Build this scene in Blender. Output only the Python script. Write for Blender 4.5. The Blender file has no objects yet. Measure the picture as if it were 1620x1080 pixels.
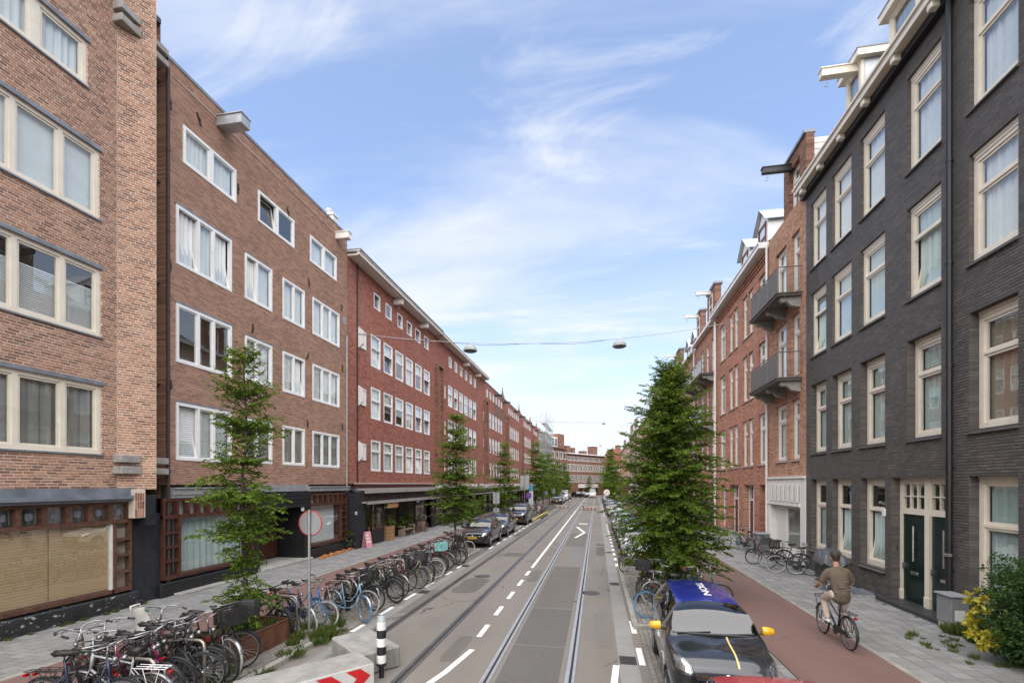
import bpy, bmesh, math, random
from math import sin, cos, pi, radians
from mathutils import Vector, Matrix, Quaternion
random.seed(7)
SC = bpy.context.scene
C = SC.collection

# ------------------------------------------------------------------ camera
F_PX, Y_H, CAM_H = 740.0, 765.0, 3.45           # focal length in photo pixels, horizon row, eye height
TH = math.atan(134 / F_PX)                       # the camera looks a little left of the street's axis
cam = bpy.data.cameras.new('camera')
cam.sensor_width = 36.0
cam.lens = 36.0 * F_PX / 1620
cam.shift_y = (Y_H - 540) / 1620
cam.clip_start = 0.1
cam.clip_end = 2500
cam_o = bpy.data.objects.new('camera', cam)
C.objects.link(cam_o)
cam_o.location = (0, 0, CAM_H)
cam_o.rotation_euler = (radians(90), 0, TH)
SC.camera = cam_o

# ------------------------------------------------------------------ sky, sun, exposure
SUN_EL, SUN_AZ = radians(58), radians(174)       # azimuth clockwise from +Y: behind the camera, a little right
W = bpy.data.worlds.new('World')
SC.world = W
W.use_nodes = True
wn, wl = W.node_tree.nodes, W.node_tree.links
wn.clear()
def WN(t, **k):
    n = wn.new(t)
    for a, b in k.items():
        setattr(n, a, b)
    return n
w_out = WN('ShaderNodeOutputWorld'); w_bg = WN('ShaderNodeBackground')
sky = WN('ShaderNodeTexSky', sky_type='NISHITA', sun_disc=False, sun_elevation=SUN_EL, sun_rotation=SUN_AZ,
         air_density=1.0, dust_density=0.7, ozone_density=2.0, altitude=0)
tc = WN('ShaderNodeTexCoord')
def wmath(op, a, b=None, c=None):
    n = WN('ShaderNodeMath', operation=op)
    for i, v in enumerate((a, b, c)):
        if v is None: continue
        if isinstance(v, (int, float)): n.inputs[i].default_value = v
        else: wl.new(v, n.inputs[i])
    return n.outputs[0]
sep = WN('ShaderNodeSeparateXYZ'); wl.new(tc.outputs['Generated'], sep.inputs[0])
# cloud coordinates: the view direction projected on a flat layer high above
zc = wmath('MAXIMUM', sep.outputs[2], 0.03)
cx_ = wmath('DIVIDE', sep.outputs[0], wmath('ADD', zc, 0.10)); cy_ = wmath('DIVIDE', sep.outputs[1], wmath('ADD', zc, 0.10))
comb = WN('ShaderNodeCombineXYZ'); wl.new(cx_, comb.inputs[0]); wl.new(cy_, comb.inputs[1])
mp = WN('ShaderNodeMapping'); mp.inputs['Rotation'].default_value = (0, 0, radians(24)); mp.inputs['Scale'].default_value = (0.55, 1.5, 1)
mp.inputs['Location'].default_value = (3.1, 1.3, 0)
wl.new(comb.outputs[0], mp.inputs[0])
def cloud(scale, detail, lo, hi, dist=0.6, rough=0.6):
    n = WN('ShaderNodeTexNoise'); n.inputs['Scale'].default_value = scale; n.inputs['Detail'].default_value = detail
    n.inputs['Roughness'].default_value = rough; n.inputs['Distortion'].default_value = dist
    wl.new(mp.outputs[0], n.inputs['Vector'])
    r = WN('ShaderNodeMapRange'); r.interpolation_type = 'SMOOTHSTEP'
    r.inputs['From Min'].default_value = lo; r.inputs['From Max'].default_value = hi
    wl.new(n.outputs['Fac'], r.inputs['Value'])
    return r.outputs[0]
c1 = cloud(0.9, 7, 0.45, 0.70, 0.6, 0.56); c2 = cloud(2.4, 8, 0.5, 0.78, 1.0, 0.62)
wisps = wmath('MINIMUM', wmath('ADD', wmath('MULTIPLY', c1, 0.60), wmath('MULTIPLY', c2, 0.42)), 0.8)
hz = WN('ShaderNodeMapRange'); hz.interpolation_type = 'SMOOTHSTEP'      # pale veil that thickens towards the horizon
hz.inputs['From Min'].default_value = 0.55; hz.inputs['From Max'].default_value = 0.02
hz.inputs['To Min'].default_value = 0.0; hz.inputs['To Max'].default_value = 0.8
wl.new(sep.outputs[2], hz.inputs['Value'])
lowc = cloud(0.55, 5, 0.38, 0.62, 0.3, 0.5)
veil = wmath('MULTIPLY', hz.outputs[0], wmath('ADD', wmath('MULTIPLY', lowc, 0.65), 0.5))
fac = wmath('MINIMUM', wmath('ADD', 0.16, wmath('ADD', wmath('MULTIPLY', wisps, wmath('SUBTRACT', 1.0, wmath('MULTIPLY', hz.outputs[0], 0.5))), veil)), 0.92)
mixc = WN('ShaderNodeMix', data_type='RGBA')
wl.new(fac, mixc.inputs['Factor']); 
gain = WN('ShaderNodeMix', data_type='RGBA', blend_type='MULTIPLY'); gain.inputs['Factor'].default_value = 1.0
wl.new(sky.outputs[0], gain.inputs['A']); gain.inputs['B'].default_value = (1.25, 1.36, 1.5, 1)
wl.new(gain.outputs['Result'], mixc.inputs['A']); mixc.inputs['B'].default_value = (4.7, 4.85, 5.15, 1)
wl.new(mixc.outputs['Result'], w_bg.inputs[0]); w_bg.inputs[1].default_value = 0.082
wl.new(w_bg.outputs[0], w_out.inputs[0])

sl = bpy.data.lights.new('sun', 'SUN'); sl.energy = 2.6; sl.angle = radians(112); sl.color = (1.0, 0.92, 0.80)
so = bpy.data.objects.new('sun', sl); C.objects.link(so)
sd = Vector((sin(SUN_AZ) * cos(SUN_EL), cos(SUN_AZ) * cos(SUN_EL), sin(SUN_EL)))
so.rotation_euler = (-sd).to_track_quat('-Z', 'Y').to_euler()
so.location = (0, -20, 60)

SC.view_settings.view_transform = 'Standard'
SC.view_settings.look = 'None'
SC.view_settings.gamma = 1.0
SC.view_settings.use_curve_mapping = False
SC.view_settings.exposure = 1.35
SC.render.engine = 'CYCLES'
SC.cycles.use_denoising = True
try: SC.cycles.denoiser = 'OPENIMAGEDENOISE'
except Exception: pass
SC.cycles.max_bounces = 6; SC.cycles.diffuse_bounces = 3; SC.cycles.glossy_bounces = 3
SC.cycles.transparent_max_bounces = 10; SC.cycles.transmission_bounces = 3
SC.cycles.caustics_reflective = False; SC.cycles.caustics_refractive = False
SC.cycles.sample_clamp_indirect = 6

# ------------------------------------------------------------------ where a photo pixel lies on a known plane
CT, ST = cos(TH), sin(TH)
def ray(px):
    u = (px - 810) / F_PX
    return u * CT - ST, u * ST + CT
def G(px, py, z=0.0):                            # on the ground at height z
    a, b = ray(px); t = (CAM_H - z) * F_PX / (py - Y_H)
    return Vector((t * a, t * b, z))
def project(p):
    d = -p[0] * ST + p[1] * CT; r = p[0] * CT + p[1] * ST
    return 810 + F_PX * r / d, Y_H - F_PX * (p[2] - CAM_H) / d, d

# ------------------------------------------------------------------ mesh helpers
class MB:
    def __init__(s): s.v = []; s.f = []; s.m = []; s.cm = 0; s.r = []; s.cr = 0.0
    def add(s, vs, fs):
        o = len(s.v); s.v += [tuple(p) for p in vs]
        for f in fs: s.f.append(tuple(i + o for i in f)); s.m.append(s.cm); s.r.append(s.cr)
        return s
    def box(s, x0, x1, y0, y1, z0, z1, skip=''):
        vs = [(x0,y0,z0),(x1,y0,z0),(x1,y1,z0),(x0,y1,z0),(x0,y0,z1),(x1,y0,z1),(x1,y1,z1),(x0,y1,z1)]
        fs = [('b',(0,3,2,1)),('t',(4,5,6,7)),('f',(0,1,5,4)),('r',(1,2,6,5)),('k',(2,3,7,6)),('l',(3,0,4,7))]
        return s.add(vs, [f for k, f in fs if k not in skip])
    def bbox(s, x0, x1, y0, y1, z0, z1, b=0.01):  # box with chamfered edges
        bm = bmesh.new(); bmesh.ops.create_cube(bm, size=1)
        for v in bm.verts:
            v.co = Vector(((x0+x1)/2 + v.co.x*(x1-x0), (y0+y1)/2 + v.co.y*(y1-y0), (z0+z1)/2 + v.co.z*(z1-z0)))
        bmesh.ops.bevel(bm, geom=bm.edges[:], offset=b, segments=1, affect='EDGES', profile=0.5)
        bm.verts.ensure_lookup_table()
        s.add([v.co[:] for v in bm.verts], [[v.index for v in f.verts] for f in bm.faces]); bm.free(); return s
    def quad(s, a, b, c, d): return s.add([a, b, c, d], [(0,1,2,3)])
    def tube(s, pts, r, n=6, cap=True, closed=False):
        pts = [Vector(p) for p in pts]; k = len(pts)
        rs = r if isinstance(r, (list, tuple)) else [r] * k
        rings = []; up = None
        for i, p in enumerate(pts):
            if closed: d = pts[(i+1) % k] - pts[i-1]
            else: d = pts[min(i+1, k-1)] - pts[max(i-1, 0)]
            d = d.normalized() if d.length > 1e-9 else Vector((0,0,1))
            if up is None:
                a = Vector((0,0,1)) if abs(d.z) < 0.9 else Vector((1,0,0))
                up = (a - d * a.dot(d)).normalized()
            else:
                up = up - d * up.dot(d)
                up = up.normalized() if up.length > 1e-6 else d.orthogonal().normalized()
            q = d.cross(up)
            rings.append([p + (up * cos(2*pi*j/n) + q * sin(2*pi*j/n)) * rs[i] for j in range(n)])
        vs = [v for rg in rings for v in rg]; fs = []
        for i in range(k if closed else k - 1):
            o, o2 = i * n, ((i + 1) % k) * n
            for j in range(n): fs.append((o + j, o + (j+1) % n, o2 + (j+1) % n, o2 + j))
        if cap and not closed:
            fs.append(tuple(range(n - 1, -1, -1))); fs.append(tuple((k-1)*n + j for j in range(n)))
        return s.add(vs, fs)
    def lathe(s, prof, n=16, c=(0,0,0), axis='z', arc=2*pi):
        vs = []; k = len(prof); full = abs(arc - 2*pi) < 1e-6; m = n if full else n + 1
        for j in range(m):
            a = arc * j / n
            for r, h in prof:
                x, y = r * cos(a), r * sin(a)
                p = (x, y, h) if axis == 'z' else ((h, x, y) if axis == 'x' else (x, h, y) if axis == 'y' else 0)
                vs.append((p[0]+c[0], p[1]+c[1], p[2]+c[2]))
        fs = []
        for j in range(n):
            a0, a1 = j * k, ((j + 1) % m) * k
            for i in range(k - 1): fs.append((a0+i, a1+i, a1+i+1, a0+i+1))
        return s.add(vs, fs)
    def prism(s, poly, lo, hi, axis='y'):          # polygon extruded along an axis; poly in the two other axes
        def P(u, v, w): return (u, w, v) if axis == 'y' else ((w, u, v) if axis == 'x' else (u, v, w))
        n = len(poly); vs = [P(u, v, lo) for u, v in poly] + [P(u, v, hi) for u, v in poly]
        fs = [tuple(range(n)), tuple(range(2*n - 1, n - 1, -1))] + [(i, (i+1) % n, n + (i+1) % n, n + i) for i in range(n)]
        return s.add(vs, fs)
    def mesh(s, name, mats, smooth=False, rnd=False):
        me = bpy.data.meshes.new(name); me.from_pydata(s.v, [], s.f)
        for m in (mats if isinstance(mats, (list, tuple)) else [mats]): me.materials.append(m)
        if any(s.m): me.polygons.foreach_set('material_index', s.m)
        if rnd:
            at = me.attributes.new('rnd', 'FLOAT', 'FACE'); at.data.foreach_set('value', s.r)
        if smooth: me.polygons.foreach_set('use_smooth', [True] * len(s.f))
        me.update(); return me
    def build(s, name, mats, parent=None, loc=(0,0,0), rot=(0,0,0), smooth=False, rnd=False, autosmooth=None):
        return place(name, s.mesh(name, mats, smooth, rnd), parent, loc, rot)
def place(name, me, parent=None, loc=(0,0,0), rot=(0,0,0), scale=(1,1,1)):
    o = bpy.data.objects.new(name, me); C.objects.link(o)
    o.location = loc; o.rotation_euler = rot; o.scale = scale
    if parent is not None: o.parent = parent
    return o
def smooth_by_angle(o, deg=40):
    me = o.data; bm = bmesh.new(); bm.from_mesh(me)
    bmesh.ops.recalc_face_normals(bm, faces=bm.faces[:])
    for f in bm.faces: f.smooth = True
    for e in bm.edges:
        if len(e.link_faces) != 2 or e.calc_face_angle(0) > radians(deg): e.smooth = False
    bm.to_mesh(me); bm.free(); return o
def tag(o, label=None, cat=None, group=None, kind=None):
    if label: o['label'] = label
    if cat: o['category'] = cat
    if group: o['group'] = group
    if kind: o['kind'] = kind
    return o
def thing(name, label, cat, loc=(0,0,0), rz=0, group=None):
    o = bpy.data.objects.new(name, None); C.objects.link(o); o.empty_display_size = 0.2
    o.location = loc; o.rotation_euler = (0, 0, rz)
    return tag(o, label, cat, group)
def copy_tree(o, parent=None):
    c = o.copy(); C.objects.link(c); c.parent = parent
    for ch in o.children: copy_tree(ch, c)
    return c

# ------------------------------------------------------------------ materials
def newmat(name):
    m = bpy.data.materials.new(name); m.use_nodes = True
    return m, m.node_tree.nodes, m.node_tree.links, m.node_tree.nodes['Principled BSDF']
class NT:
    def __init__(s, name):
        s.m, s.n, s.l, s.p = newmat(name)
    def node(s, t, **k):
        n = s.n.new(t)
        for a, b in k.items(): setattr(n, a, b)
        return n
    def inp(s, sock, v):
        if isinstance(v, bpy.types.NodeSocket): s.l.new(v, sock)
        else:
            try: sock.default_value = v
            except Exception: sock.default_value = (*v, 1)
    def math(s, op, a, b=None):
        n = s.node('ShaderNodeMath', operation=op); s.inp(n.inputs[0], a)
        if b is not None: s.inp(n.inputs[1], b)
        return n.outputs[0]
    def mix(s, f, a, b, blend='MIX'):
        n = s.node('ShaderNodeMix', data_type='RGBA', blend_type=blend)
        s.inp(n.inputs['Factor'], f); s.inp(n.inputs['A'], c4(a)); s.inp(n.inputs['B'], c4(b)); return n.outputs['Result']
    def noise(s, scale, detail=4, rough=0.55, vec=None, dist=0):
        n = s.node('ShaderNodeTexNoise'); n.inputs['Scale'].default_value = scale; n.inputs['Detail'].default_value = detail
        n.inputs['Roughness'].default_value = rough; n.inputs['Distortion'].default_value = dist
        if vec is None: vec = s.pos()
        s.l.new(vec, n.inputs['Vector']); return n.outputs['Fac']
    def pos(s):
        if not hasattr(s, '_pos'): s._pos = s.node('ShaderNodeNewGeometry').outputs['Position']
        return s._pos
    def scaled(s, v):
        n = s.node('ShaderNodeVectorMath', operation='MULTIPLY'); s.l.new(s.pos(), n.inputs[0]); n.inputs[1].default_value = v
        return n.outputs[0]
    def ramp(s, f, stops, mode='LINEAR'):
        n = s.node('ShaderNodeValToRGB'); n.color_ramp.interpolation = mode
        e = n.color_ramp.elements
        while len(e) < len(stops): e.new(0.5)
        for i, (p, col) in enumerate(stops): e[i].position = p; e[i].color = c4(col)
        s.l.new(f, n.inputs[0]); return n.outputs[0]
    def rng(s, f, a, b, c=0.0, d=1.0):
        n = s.node('ShaderNodeMapRange'); s.l.new(f, n.inputs[0])
        for i, v in enumerate((a, b, c, d)): n.inputs[i + 1].default_value = v
        return n.outputs[0]
    def bump(s, h, strength=0.3, dist=0.01):
        n = s.node('ShaderNodeBump'); n.inputs['Strength'].default_value = strength; n.inputs['Distance'].default_value = dist
        s.l.new(h, n.inputs['Height']); s.l.new(n.outputs[0], s.p.inputs['Normal'])
    def out(s, col=None, rough=None, metal=None, spec=None):
        if col is not None: s.inp(s.p.inputs['Base Color'], c4(col))
        if rough is not None: s.inp(s.p.inputs['Roughness'], rough)
        if metal is not None: s.inp(s.p.inputs['Metallic'], metal)
        if spec is not None: s.p.inputs['Specular IOR Level'].default_value = spec
        return s.m
def c4(c):
    if isinstance(c, bpy.types.NodeSocket) or isinstance(c, (int, float)): return c
    return tuple(c) if len(c) == 4 else (*c, 1.0)
def S8(r, g, b):                                    # screen values 0-255 -> linear colour
    return tuple((v / 255 / 12.92 if v <= 10 else ((v / 255 + 0.055) / 1.055) ** 2.4) for v in (r, g, b))
MC = {}
def M(name, col=None, rough=0.6, metal=0.0, var=0.15, vs=4.0, bump=0.0, bs=60.0, dirt=0.0, spec=None, coat=0.0):
    """painted / plain surface with uneven tone, a little dirt and fine relief"""
    if name in MC: return MC[name]
    t = NT(name)
    n = t.noise(vs, 5); col2 = tuple(max(0, x * (1 - var)) for x in col); col3 = tuple(min(1, x * (1 + var)) for x in col)
    cc = t.mix(t.rng(n, 0.3, 0.7), col2, col3)
    if dirt:
        d = t.noise(vs * 0.6, 8, 0.7, t.scaled((1, 1, 0.35)))
        cc = t.mix(t.rng(d, 0.52, 0.75, 0, dirt), cc, (0.045, 0.04, 0.034))
    t.out(cc, t.rng(n, 0.2, 0.8, max(0.02, rough - 0.08), min(1, rough + 0.08)), metal, spec)
    if coat: t.p.inputs['Coat Weight'].default_value = coat; t.p.inputs['Coat Roughness'].default_value = 0.04
    if bump: t.bump(t.noise(bs, 5), bump, 0.01)
    MC[name] = t.m; return t.m

def brick_geo_mat(name, stops, stain=0.25, rough=0.85):
    """colour of single bricks: each piece has its own random value"""
    t = NT(name)
    at = t.node('ShaderNodeAttribute', attribute_name='rnd'); oi = t.node('ShaderNodeObjectInfo')
    v = t.math('FRACT', t.math('ADD', at.outputs['Fac'], oi.outputs['Random']))
    c = t.ramp(v, stops)
    c = t.mix(t.rng(t.noise(35, 5), 0.3, 0.7, 0, 0.35), c, t.mix(0.5, c, (0.02, 0.018, 0.016)))
    big = t.noise(0.55, 6, 0.6, t.scaled((1, 1, 0.6)))
    c = t.mix(t.rng(big, 0.45, 0.7, 0, stain), c, (0.10, 0.075, 0.06))
    c = t.mix(t.rng(t.noise(1.3, 4), 0.55, 0.8, 0, 0.25), c, (0.42, 0.31, 0.24))
    t.out(c, rough, spec=0.25); t.bump(t.noise(90, 4), 0.35, 0.006); return t.m
def brick_tex_mat(name, stops, mortar, stain=0.25, L=0.227, Hh=0.068, jx=0.05, jz=0.16, axis=1):
    """bricks too far away to be built one by one"""
    t = NT(name)
    s = t.node('ShaderNodeSeparateXYZ'); t.l.new(t.pos(), s.inputs[0])
    row = t.math('FLOOR', t.math('DIVIDE', s.outputs[2], Hh)); fz = t.math('FRACT', t.math('DIVIDE', s.outputs[2], Hh))
    along = s.outputs[axis] if axis != 'xy' else t.math('ADD', t.math('MULTIPLY', s.outputs[0], 0.8), t.math('MULTIPLY', s.outputs[1], 0.6))
    sx = t.math('ADD', t.math('DIVIDE', along, L), t.math('MULTIPLY', t.math('FRACT', t.math('MULTIPLY', row, 0.5)), 1.0))
    colm = t.math('FLOOR', sx); fx = t.math('FRACT', sx)
    cv = t.node('ShaderNodeCombineXYZ'); t.l.new(colm, cv.inputs[0]); t.l.new(row, cv.inputs[1])
    wnz = t.node('ShaderNodeTexWhiteNoise', noise_dimensions='2D'); t.l.new(cv.outputs[0], wnz.inputs['Vector'])
    c = t.ramp(wnz.outputs['Value'], stops)
    isb = t.math('MULTIPLY', t.math('GREATER_THAN', fx, jx), t.math('GREATER_THAN', fz, jz))
    c = t.mix(isb, mortar, c)
    big = t.noise(0.5, 6, 0.6, t.scaled((1, 1, 0.5)))
    c = t.mix(t.rng(big, 0.45, 0.7, 0, stain), c, (0.09, 0.06, 0.05))
    c = t.mix(t.rng(t.noise(0.35, 5, 0.6), 0.5, 0.75, 0, 0.22), c, (0.45, 0.30, 0.22))
    t.out(c, 0.88, spec=0.25); t.bump(isb, 0.5, 0.008); return t.m

BR_L = [(0.0, S8(126, 90, 75)), (0.16, S8(146, 103, 85)), (0.34, S8(168, 120, 98)), (0.58, S8(183, 133, 108)), (0.8, S8(194, 148, 121)), (1.0, S8(134, 96, 81))]
BR_L2 = [(0.0, S8(141, 104, 86)), (0.2, S8(156, 115, 96)), (0.45, S8(175, 131, 108)), (0.7, S8(187, 144, 120)), (0.88, S8(169, 126, 104)), (1.0, S8(147, 110, 94))]
BR_RED = [(0.0, S8(126, 78, 66)), (0.3, S8(143, 89, 76)), (0.6, S8(156, 99, 85)), (0.85, S8(167, 111, 95)), (1.0, S8(116, 72, 61))]
BR_R3 = [(0.0, S8(136, 88, 71)), (0.3, S8(162, 106, 86)), (0.6, S8(178, 122, 99)), (0.85, S8(190, 138, 112)), (1.0, S8(126, 82, 67))]
BR_R2 = [(0.0, S8(140, 99, 81)), (0.3, S8(162, 116, 94)), (0.6, S8(176, 131, 107)), (0.85, S8(188, 145, 119)), (1.0, S8(130, 93, 77))]
BR_DK = [(0.0, S8(84, 80, 77)), (0.5, S8(94, 90, 87)), (1.0, S8(105, 101, 97))]
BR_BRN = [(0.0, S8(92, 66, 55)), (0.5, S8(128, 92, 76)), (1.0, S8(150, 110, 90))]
MORT = S8(206, 194, 178); MORT_D = S8(172, 154, 139)
m_brick_l1 = brick_geo_mat('brick_light', BR_L, 0.16)
m_brick_l2 = brick_geo_mat('brick_brown', BR_L2, 0.22)
m_brick_dk = brick_geo_mat('brick_painted_grey', BR_DK, 0.12, 0.55)
m_tex_l1 = brick_tex_mat('brickwork_light', BR_L, MORT, 0.2)
m_tex_l2 = brick_tex_mat('brickwork_brown', BR_L2, MORT_D, 0.25)
m_tex_red = brick_tex_mat('brickwork_red', BR_RED, S8(148, 100, 84), 0.2)
m_tex_r3 = brick_tex_mat('brickwork_orange', BR_R3, S8(180, 150, 126), 0.2)
m_tex_r2 = brick_tex_mat('brickwork_sand', BR_R2, S8(186, 160, 134), 0.2)
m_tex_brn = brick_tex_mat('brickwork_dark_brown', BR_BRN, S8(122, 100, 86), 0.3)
m_tex_far = brick_tex_mat('brickwork_far', BR_BRN, S8(134, 105, 90), 0.2, axis='xy')
m_tex_farred = brick_tex_mat('brickwork_far_red', BR_RED, S8(148, 100, 84), 0.2, axis='xy')
m_tex_dk = brick_tex_mat('brickwork_painted_grey', BR_DK, S8(84, 80, 77), 0.1)
m_mort = M('mortar', MORT, 0.95, var=0.14, vs=3, bump=0.3, bs=80, dirt=0.25)
m_mort2 = M('mortar_dark', MORT_D, 0.95, var=0.14, vs=3, bump=0.3, bs=80, dirt=0.3)
m_mort_dk = M('mortar_painted', S8(74, 71, 69), 0.6, var=0.1, bump=0.2)
m_white = M('white_paint', (0.78, 0.78, 0.76), 0.4, var=0.05, dirt=0.12)
m_cream = M('cream_paint', (0.72, 0.66, 0.55), 0.38, var=0.05, dirt=0.12)
m_offw = M('offwhite_paint', (0.72, 0.70, 0.66), 0.45, var=0.06, dirt=0.18)
m_black = M('black_paint', (0.013, 0.0135, 0.015), 0.45, var=0.3, dirt=0.0, bump=0.1)
m_bluek = M('blueblack_paint', (0.018, 0.021, 0.025), 0.42, var=0.3, bump=0.1)
m_wood = M('red_brown_wood', (0.075, 0.026, 0.016), 0.45, var=0.4, vs=7, bump=0.15, bs=120)
m_woodw = M('weathered_wood', (0.105, 0.05, 0.03), 0.6, var=0.5, vs=9, bump=0.3, bs=120, dirt=0.3)
m_lead = M('lead_sheet', (0.20, 0.225, 0.26), 0.5, 0.2, var=0.25, vs=3, bump=0.1, bs=20)
m_conc = M('concrete', (0.36, 0.35, 0.32), 0.9, var=0.2, vs=2.2, bump=0.35, bs=45, dirt=0.35)
m_stone = M('grey_stone', (0.30, 0.29, 0.27), 0.85, var=0.22, vs=5, bump=0.4, bs=50, dirt=0.4)
m_zinc = M('zinc', (0.42, 0.44, 0.46), 0.42, 0.5, var=0.18, vs=3, bump=0.08, bs=15)
m_steel = M('galvanised_steel', (0.42, 0.43, 0.44), 0.42, 0.8, var=0.15, vs=12, bump=0.05, bs=60)
m_alu = M('bare_metal', (0.62, 0.62, 0.62), 0.3, 0.95, var=0.1)
m_rub = M('rubber', (0.018, 0.018, 0.019), 0.8, var=0.2, bump=0.1)
m_bp = M('black_plastic', (0.02, 0.02, 0.021), 0.5, var=0.2)
m_inner = M('room_wall', (0.5, 0.48, 0.44), 0.9, var=0.2, vs=0.8)
m_roof = M('roof_felt', (0.07, 0.07, 0.075), 0.9, var=0.2)
m_dkred = M('dark_red_paint', (0.10, 0.018, 0.02), 0.35, var=0.15)
m_balc = M('balcony_panel', (0.11, 0.102, 0.085), 0.6, var=0.2, dirt=0.2)

def glass_mat(name, tint=(0.9, 0.95, 0.94), refl=0.16, rough=0.01, wav=0.0):
    t = NT(name); t.n.remove(t.p)
    tr = t.node('ShaderNodeBsdfTransparent'); tr.inputs[0].default_value = (*tint, 1)
    gl = t.node('ShaderNodeBsdfGlossy'); gl.inputs['Roughness'].default_value = rough; gl.inputs[0].default_value = (1, 1, 1, 1)
    lw = t.node('ShaderNodeLayerWeight'); lw.inputs[0].default_value = 0.5
    f = t.math('MINIMUM', t.math('ADD', t.math('MULTIPLY', t.math('POWER', lw.outputs['Facing'], 4.0), 0.9), 0.05 + refl), 1.0)
    if wav:
        b = t.node('ShaderNodeBump'); b.inputs['Strength'].default_value = wav; b.inputs['Distance'].default_value = 0.02
        t.l.new(t.noise(1.3, 2), b.inputs['Height']); t.l.new(b.outputs[0], gl.inputs['Normal'])
    mx = t.node('ShaderNodeMixShader'); t.l.new(f, mx.inputs[0]); t.l.new(tr.outputs[0], mx.inputs[1]); t.l.new(gl.outputs[0], mx.inputs[2])
    t.l.new(mx.outputs[0], t.n['Material Output'].inputs[0]); return t.m
m_glass = glass_mat('window_glass', (0.90, 0.94, 0.93), 0.10, 0.004, 0.03)
m_carglass = glass_mat('car_glass', (0.34, 0.44, 0.42), 0.06, 0.01)
m_lampglass = glass_mat('clear_lens', (0.9, 0.93, 0.95), 0.1)
def cloth(name, col, tr=0.1, rough=0.9):
    t = NT(name); n = t.noise(3, 3)
    cc = t.mix(t.rng(n, 0.3, 0.7), tuple(x * 0.9 for x in col), col); t.out(cc, rough, spec=0.1)
    tl = t.node('ShaderNodeBsdfTranslucent'); t.inp(tl.inputs[0], cc)
    mx = t.node('ShaderNodeMixShader'); mx.inputs[0].default_value = tr
    t.l.new(t.p.outputs[0], mx.inputs[1]); t.l.new(tl.outputs[0], mx.inputs[2]); t.l.new(mx.outputs[0], t.n['Material Output'].inputs[0]); return t.m
m_cur_w = cloth('sheer_curtain', (0.88, 0.89, 0.88)); m_cur_g = cloth('grey_curtain', (0.34, 0.33, 0.31)); m_cur_b = cloth('beige_curtain', (0.42, 0.36, 0.28))
m_blind = cloth('slat_blind', (0.86, 0.87, 0.87)); m_cur_t = cloth('pale_green_curtain', (0.55, 0.66, 0.64)); m_bamboo = None

# ------------------------------------------------------------------ parts picked apart one by one: the largest in view are objects, the rest one mesh
def pieces(name, items, mat, parent, maxobj=300, geo=None, size=(0.2, 0.05), rest_name=None, world=None):
    """items: (location local to parent, dims, rz, full) ; full-size ones share one mesh"""
    Mw = world if world is not None else Matrix.Identity(4)
    sc = []
    for i, it in enumerate(items):
        if not it[3]: continue
        w = Mw @ Vector(it[0])
        px, py, d = project(w)
        if d < 1 or not (10 < px < 1610 and 10 < py < 1070): continue
        sc.append((d, i))
    sc.sort(); pick = set(i for d, i in sc[:maxobj])
    full = None; rest = MB()
    for i, (loc, dm, rz, isf) in enumerate(items):
        if i in pick:
            if full is None:
                mb = MB(); geo(mb, (0, 0, 0), dm, 0); full = mb.mesh(name, mat, rnd=True)
            place(name, full, parent, loc, (0, 0, rz))
        else:
            rest.cr = random.random(); geo(rest, loc, dm, rz)
    if rest.f:
        o = rest.build(rest_name or name, mat, parent, rnd=True); o['kind'] = 'stuff'
def brick_geo(mb, loc, dm, rz):                     # wall brick, back left open; slightly tapered edges
    L, D, Hh = dm; x, y, z = loc; e = 0.004
    a, b = x - L/2, x + L/2; lo, hi = z - Hh/2, z + Hh/2; yb, yf = y + D, y
    vs = [(a, yb, lo), (b, yb, lo), (b, yb, hi), (a, yb, hi), (a+e, yf, lo+e), (b-e, yf, lo+e), (b-e, yf, hi-e), (a+e, yf, hi-e)]
    mb.add(vs, [(4,5,6,7), (0,1,5,4), (1,2,6,5), (2,3,7,6), (3,0,4,7)])
def slab_geo(mb, loc, dm, rz):                      # paving slab lying flat
    L, Wd, Hh = dm; x, y, z = loc; e = 0.006
    a, b, c, d = x - L/2, x + L/2, y - Wd/2, y + Wd/2
    vs = [(a, c, z-Hh), (b, c, z-Hh), (b, d, z-Hh), (a, d, z-Hh), (a+e, c+e, z), (b-e, c+e, z), (b-e, d-e, z), (a+e, d-e, z)]
    mb.add(vs, [(4,5,6,7), (0,1,5,4), (1,2,6,5), (2,3,7,6), (3,0,4,7)])
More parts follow.
